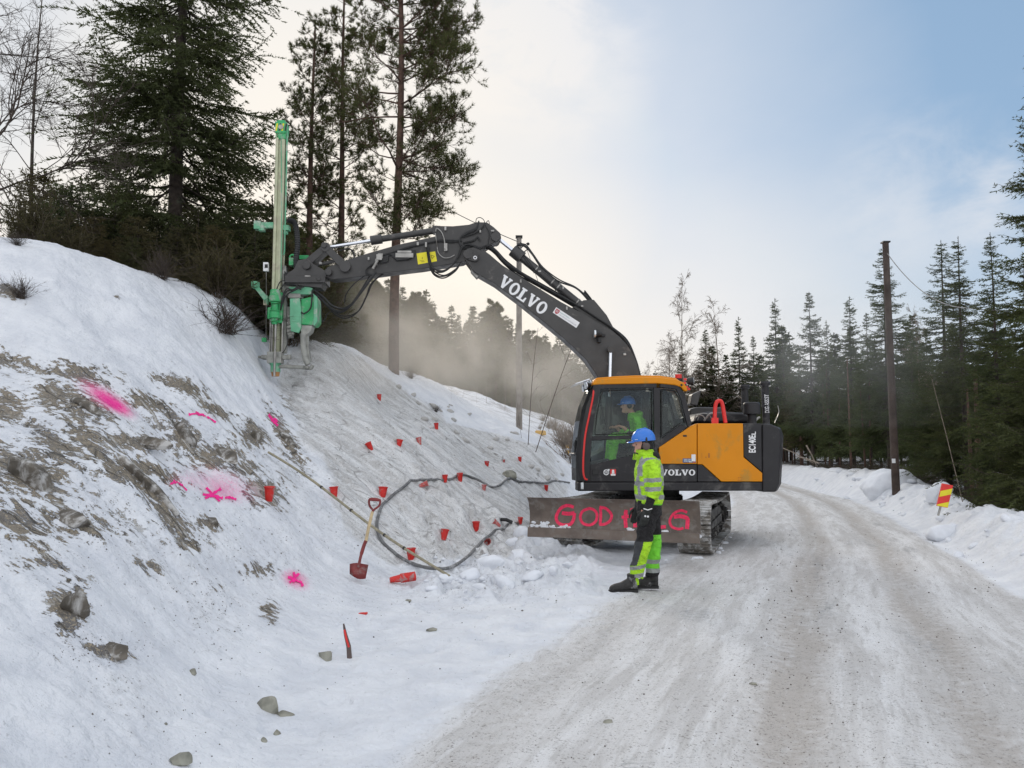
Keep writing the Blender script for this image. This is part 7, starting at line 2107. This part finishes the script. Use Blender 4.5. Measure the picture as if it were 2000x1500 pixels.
# --- right-hand forest
rs1 = [tree_proto(spruce_mesh(60+i, 10.0, 1.9+.2*i, h0=1.3+.6*i, step=.21, nb=6.5, per_m=34, slen=.10, sw=.017, tstep=.10, up=.13, power=1.0, droop=.3), (m_tb, m_tb, m), NM) for i, m in ((0, m_sprN), (1, m_sprN), (2, m_sprD))]
rsn = [tree_proto(spruce_mesh(65+i, 10.0, 2.0, h0=1.0+.5*i, step=.20, nb=6.5, per_m=62, slen=.062, sw=.010, tstep=.08, up=.13, power=.95, droop=.35), (m_tb, m_tb, m), NM) for i, m in ((0, m_sprN), (1, m_sprN))]
sp2 = tree_proto(spruce_mesh(70, 10.0, 1.5, h0=2.2, step=.40, nb=4.5, per_m=24, slen=.10, sw=.012, tstep=.16, up=.1, power=.5, bare=.45), (m_pb, m_dead, m_brnN), NM)
R_ = [(1383, 642, 36, 1, 1.0, 'spruce behind the cab roof, in front of the twiggy birches'), (1448, 618, 34, 0, 1.0, 'pointed spruce above the exhaust pipe'), (1478, 655, 37, 1, .9, 'small spruce tip between the exhaust pipe and the antenna post'), (1521, 582, 32, 0, 1.15, 'tall spruce right of the antenna post with smoke before it'),
      (1588, 570, 30, 1, 1.15, 'tall spruce third from the antenna post, dense and dark'), (1625, 625, 34, 0, .9, 'thinner spruce between two taller dark ones, left of the brown pole'), (1668, 578, 27, 0, 1.2, 'dark spruce with a fine tip left of the brown pole'), (1702, 610, 29, 1, .9, 'spruce half hidden just left of the brown pole'),
      (1738, 478, 23.5, 1, 1.3, 'tall spruce right behind the brown pole, branches on both sides of it'), (1790, 640, 28, 0, .9, 'lower spruce right of the brown pole with sky above it'), (1852, 470, 19.5, 0, 1.35, 'big spruce under the sagging pale wire, left one of a pair'), (1886, 462, 20.5, 1, 1.3, 'big spruce under the pale wire, right one of a pair'),
      (1955, 455, 18.5, 0, 1.1, 'big spruce near the right edge behind the marker board'), (2015, 520, 17.5, 1, 1.0, 'spruce cut by the right edge of the photo, lower one'), (2095, 60, 14.5, 0, 1.15, 'very tall spruce at the right edge, only its left branches in view')]
for px, top, Y, v, wf, lb in R_:
    plant_px(rs1[v] if Y > 24 else rsn[v], 10.0, 'spruce_tree', px, top, Y, lb, wf=wf*.88)
plant_px(sp2, 10.0, 'dry_spruce', 1566, 690, 24, 'brownish half-dead conifer with a pale bare trunk, right of the counterweight', wf=1.6)
bch = tree_proto(bare_mesh(13, 9.0, .42, 26, 3, .07, .10, .15, .008, 1.1), (m_bb, m_bb), ('trunk', 'branches'))
for px, top, Y, lb, wf in ((1338, 545, 38, 'tall hoary bare birch behind the cab roof, left one', .8), (1402, 592, 40, 'hoary bare birch with a broad round top, right of the tall one', 1.0), (1800, 610, 32, 'pale bare birch seen between the spruces right of the brown pole', .8), (1312, 660, 42, 'low bare birch just left of the tall hoary one', 1.1), (1268, 712, 42, 'twiggy bare birch top above the boom foot', 1.2)):
    plant_px(bch, 9.0, 'birch_tree', px, top, Y, lb, wf=wf)
fill = []
for Y0, n_, t0 in ((44, 9, 720), (52, 14, 700), (60, 18, 700), (70, 22, 710)):
    for k in range(n_):
        px = 1330+ (760*(k+rnd.random())/n_)
        fill.append((px, t0+rnd.uniform(-50, 70)-(px-1350)*.09, Y0+rnd.uniform(-3, 3)))
for px, top, Y in fill:
    v = rnd.choice([0, 1, 2]); pr = rs1[v] if Y < 34 else fs[v]
    plant_px(pr, 10.0 if Y < 34 else 11.0, 'forest_spruce', px, top, Y, 'dark spruce deep inside the forest on the right', 'tree', 'spruces deep in the right-hand forest', wf=rnd.uniform(.95, 1.35))
# slender bare trunks inside the edge of the wood
def bare_trunk(px, Y, top, r_, lean, lb, m_=m_pb):
    Y = push_back(px, Y)-1; p = at(px, 900, Y); z0 = hgt(p[0], Y); zt = at(px, top, Y)[2]
    mb = MB(); mb.tube([(p[0], Y, z0-.2), (p[0]+lean*.5, Y, (z0+zt)/2), (p[0]+lean, Y, zt)], [r_, r_*.8, r_*.4], 8)
    o = mb.build('slender_tree', m_, None, loc=(p[0], Y, z0)); tag(o, lb, 'tree', 'slender bare trees at the forest edge')
for px, Y, top, r_, lean in ((1620, 25, 720, .05, 0), (1640, 26, 760, .045, .1), (1662, 25, 700, .06, 0), (1690, 25, 760, .05, -.1), (1700, 27, 720, .045, .1), (1612, 28, 750, .04, 0), (1910, 17, 720, .09, .05), (1896, 17.5, 760, .06, 0), (1530, 28, 780, .04, .1), (1548, 29, 790, .05, 0)):
    bare_trunk(px, Y, top, r_, lean, 'slender bare young tree among the spruces along the right bank')
for a_, b_, r_, lb in (((1880, 980, 16.2), (1820, 740, 18), .009, 'thin pale dead stem leaning left through the big spruces'), ((1512, 868, 40), (1590, 905, 36), .03, 'pale fallen branch right of the counterweight'), ((1468, 800, 22), (1432, 765, 23), .012, 'thin pale twig behind the engine hood'), ((1575, 870, 35), (1596, 912, 34), .035, 'broken pale branch standing at the forest edge'), ((1600, 905, 33), (1555, 892, 36), .03, 'dark fallen log right of the counterweight')):
    mb = MB(); q0, q1 = at(*a_), at(*b_); mb.tube([q0, (q0+q1)/2+np.array([0, 0, .05]), q1], [r_, r_*.8, r_*.5], 6); o = mb.build('fallen_branch', m_bb, None, loc=q0); tag(o, lb, 'branch')
# brushwood and undergrowth behind the bank: uncountable
rs_ = np.random.RandomState(3); tb = TB(); B, D, Ln = [], [], []
for k in range(3800):
    Y = math.exp(rs_.uniform(math.log(7), math.log(44))); s_ = abs(rs_.normal(0, 1.6))+1.75+.3*rs_.rand(); X_ = float(np.interp(Y, BY, BX))+s_
    z_ = hgt(X_, Y); el = rs_.normal(.15, .3); az = rs_.uniform(0, 2*PI); L_ = rs_.uniform(.15, .6)*(1+.02*Y)
    d = np.array([math.cos(az)*math.cos(el), math.sin(az)*math.cos(el), math.sin(el)]); p0 = np.array([X_, Y, z_+rs_.uniform(0, .10)])
    tb.add([p0, p0+d*L_*.5+rs_.randn(3)*.03, p0+d*L_], .008, .003)
    if rs_.rand() < .6: B.append(p0); D.append(d); Ln.append(L_)
T_ = sprigs(rs_, np.array(B), np.array(D), np.array(Ln), 46, .035, .006, .8)
o = link('brushwood', tb.mesh('brushwood'), m_twig); tag(o, 'dark fallen twigs littering the ground behind the right bank', 'brushwood', kind='stuff')
o = link('ground_cover', np_mesh('ground_cover', T_, np.arange(len(T_)).reshape(-1, 3)), m_sprD); tag(o, 'dark evergreen ground cover behind the right bank', 'ground cover', kind='stuff')
# loose grit and crumbs on road and snow
bm = bmesh.new(); rs_ = np.random.RandomState(9); bmv = []
V_, F_ = [], []
base_ = np.array([(1, 0, 0), (-1, 0, 0), (0, 1, 0), (0, -1, 0), (0, 0, 1), (0, 0, -1)], float); bf = np.array([(0, 2, 4), (2, 1, 4), (1, 3, 4), (3, 0, 4), (2, 0, 5), (1, 2, 5), (3, 1, 5), (0, 3, 5)])
N_ = 9000
Yr = np.exp(rs_.uniform(math.log(2.6), math.log(16), N_)); Xr = rs_.uniform(-.55, .62, N_)*Yr
Zr = height(Xr, Yr)
sv = road_s(Xr, Yr); keep_ = (rs_.rand(N_) < np.where((np.abs(sv-1.95) < .5) | (np.abs(sv-4.5) < .5), .95, np.where(sv < 0, .10, .30))) & (bank_s(Xr, Yr) < .2)
Xr, Yr, Zr = Xr[keep_], Yr[keep_], Zr[keep_]; N_ = len(Xr)
gx, gy, gz = [], [], []
for cx_, cy_, rx_, ry_, n2 in ((190, 1268, 80, 26, 160), (420, 1190, 60, 55, 110), (480, 1080, 120, 50, 90), (150, 1100, 130, 60, 110), (300, 1350, 160, 90, 90), (620, 980, 60, 90, 70), (260, 1010, 150, 50, 110), (880, 1060, 160, 60, 90), (900, 1180, 200, 30, 60), (760, 860, 120, 80, 70)):
    for _ in range(n2):
        p_ = hit(cx_+rs_.normal(0, rx_*.7), cy_+rs_.normal(0, ry_*.7), 2.0, 24)
        gx.append(p_[0]); gy.append(p_[1]); gz.append(p_[2])
Xr = np.concatenate([Xr, gx]); Yr = np.concatenate([Yr, gy]); Zr = np.concatenate([Zr, gz]); N_ = len(Xr)
sz = np.minimum(rs_.gamma(.9, .0022, N_)+.0018, .009)*np.clip(Yr/6, .7, 1.4)
V_ = (base_[None]*rs_.uniform(.5, 1.3, (N_, 6, 3))*sz[:, None, None])+np.stack([Xr, Yr, Zr+sz*.2], 1)[:, None, :]
F_ = (bf[None]+6*np.arange(N_)[:, None, None]).reshape(-1, 3)
o = link('grit', np_mesh('grit', V_.reshape(-1, 3), F_), mat('dark_grit', (.09, .075, .06), .9, var=.4, vscale=30)); tag(o, 'loose dark grit and crumbs scattered over road and snow', 'grit', kind='stuff')
bm.free()
# ------------------------------------------------------------------ drilling dust and exhaust, real volumes
def puff(name, lo, hi, dens, blobs, label, col=(.95, .89, .81), nscale=.55, thr=.40, aniso=.55):
    mb = MB(); c = (np.array(lo)+np.array(hi))/2; mb.box(c, np.array(hi)-np.array(lo))
    M = bpy.data.materials.new(name); M.use_nodes = True; t = M.node_tree; t.nodes.clear(); q = G(t)
    P = q.n('ShaderNodeNewGeometry').outputs['Position']
    tot = None
    for (cc, rr_, k) in blobs:
        d = q.vm('LENGTH', q.vm('DIVIDE', q.vm('SUBTRACT', P, tuple(cc)), tuple(rr_)))
        f = q.m('MULTIPLY', q.mapr(d, 1.0, .0), k)
        tot = f if tot is None else q.m('ADD', tot, f)
    n_ = q.noise(nscale, 4, P, .6, .6)
    f = q.m('MULTIPLY', tot, q.mapr(n_, thr, thr+.25, .12, 1.6))
    v = q.n('ShaderNodeVolumePrincipled'); v.inputs['Color'].default_value = (*col, 1); v.inputs['Anisotropy'].default_value = aniso
    q.put(v.inputs['Density'], q.m('MULTIPLY', f, dens))
    q.n('ShaderNodeOutputMaterial', {1: v.outputs[0]})
    o = mb.build(name, M, None, loc=c, smooth=False); tag(o, label, 'dust', kind='stuff')
    return o
puff('dust_cloud', (-5.2, 13.2, 1.0), (6.0, 31.0, 9.0), .31,
     [((-3.1, 14.6, 3.3), (1.3, 1.1, 1.0), .9), ((-2.6, 16.0, 3.9), (2.0, 2.0, 1.5), .75), ((-2.0, 19.5, 4.3), (3.2, 4.0, 2.1), .55), ((.2, 24, 4.0), (4.6, 6.0, 2.4), .34), ((2.6, 26, 3.2), (3.6, 4.5, 2.6), .24), ((-3.2, 20, 5.8), (2.4, 3.5, 1.8), .22)],
     'pale drilling dust drifting from the drill across the hill behind the slope')
puff('exhaust_smoke', (5.0, 14.2, 2.2), (14.5, 25.5, 8.5),   .06, [((9.5, 20.5, 4.2), (4.2, 4.8, 3.4), .45), ((5.6, 15.5, 3.6), (1.0, 1.2, 1.3), .9), ((6.9, 18, 4.4), (1.7, 3.0, 1.6), .6), ((6.4, 17, 3.2), (1.5, 2.2, 1.2), .5)],
     'thin bluish exhaust haze behind the counterweight', (.75, .78, .80), .8)
S.cycles.volume_step_rate = 2.0
S.cycles.volume_preview_step_rate = 2.0
S.cycles.volume_max_steps = 96
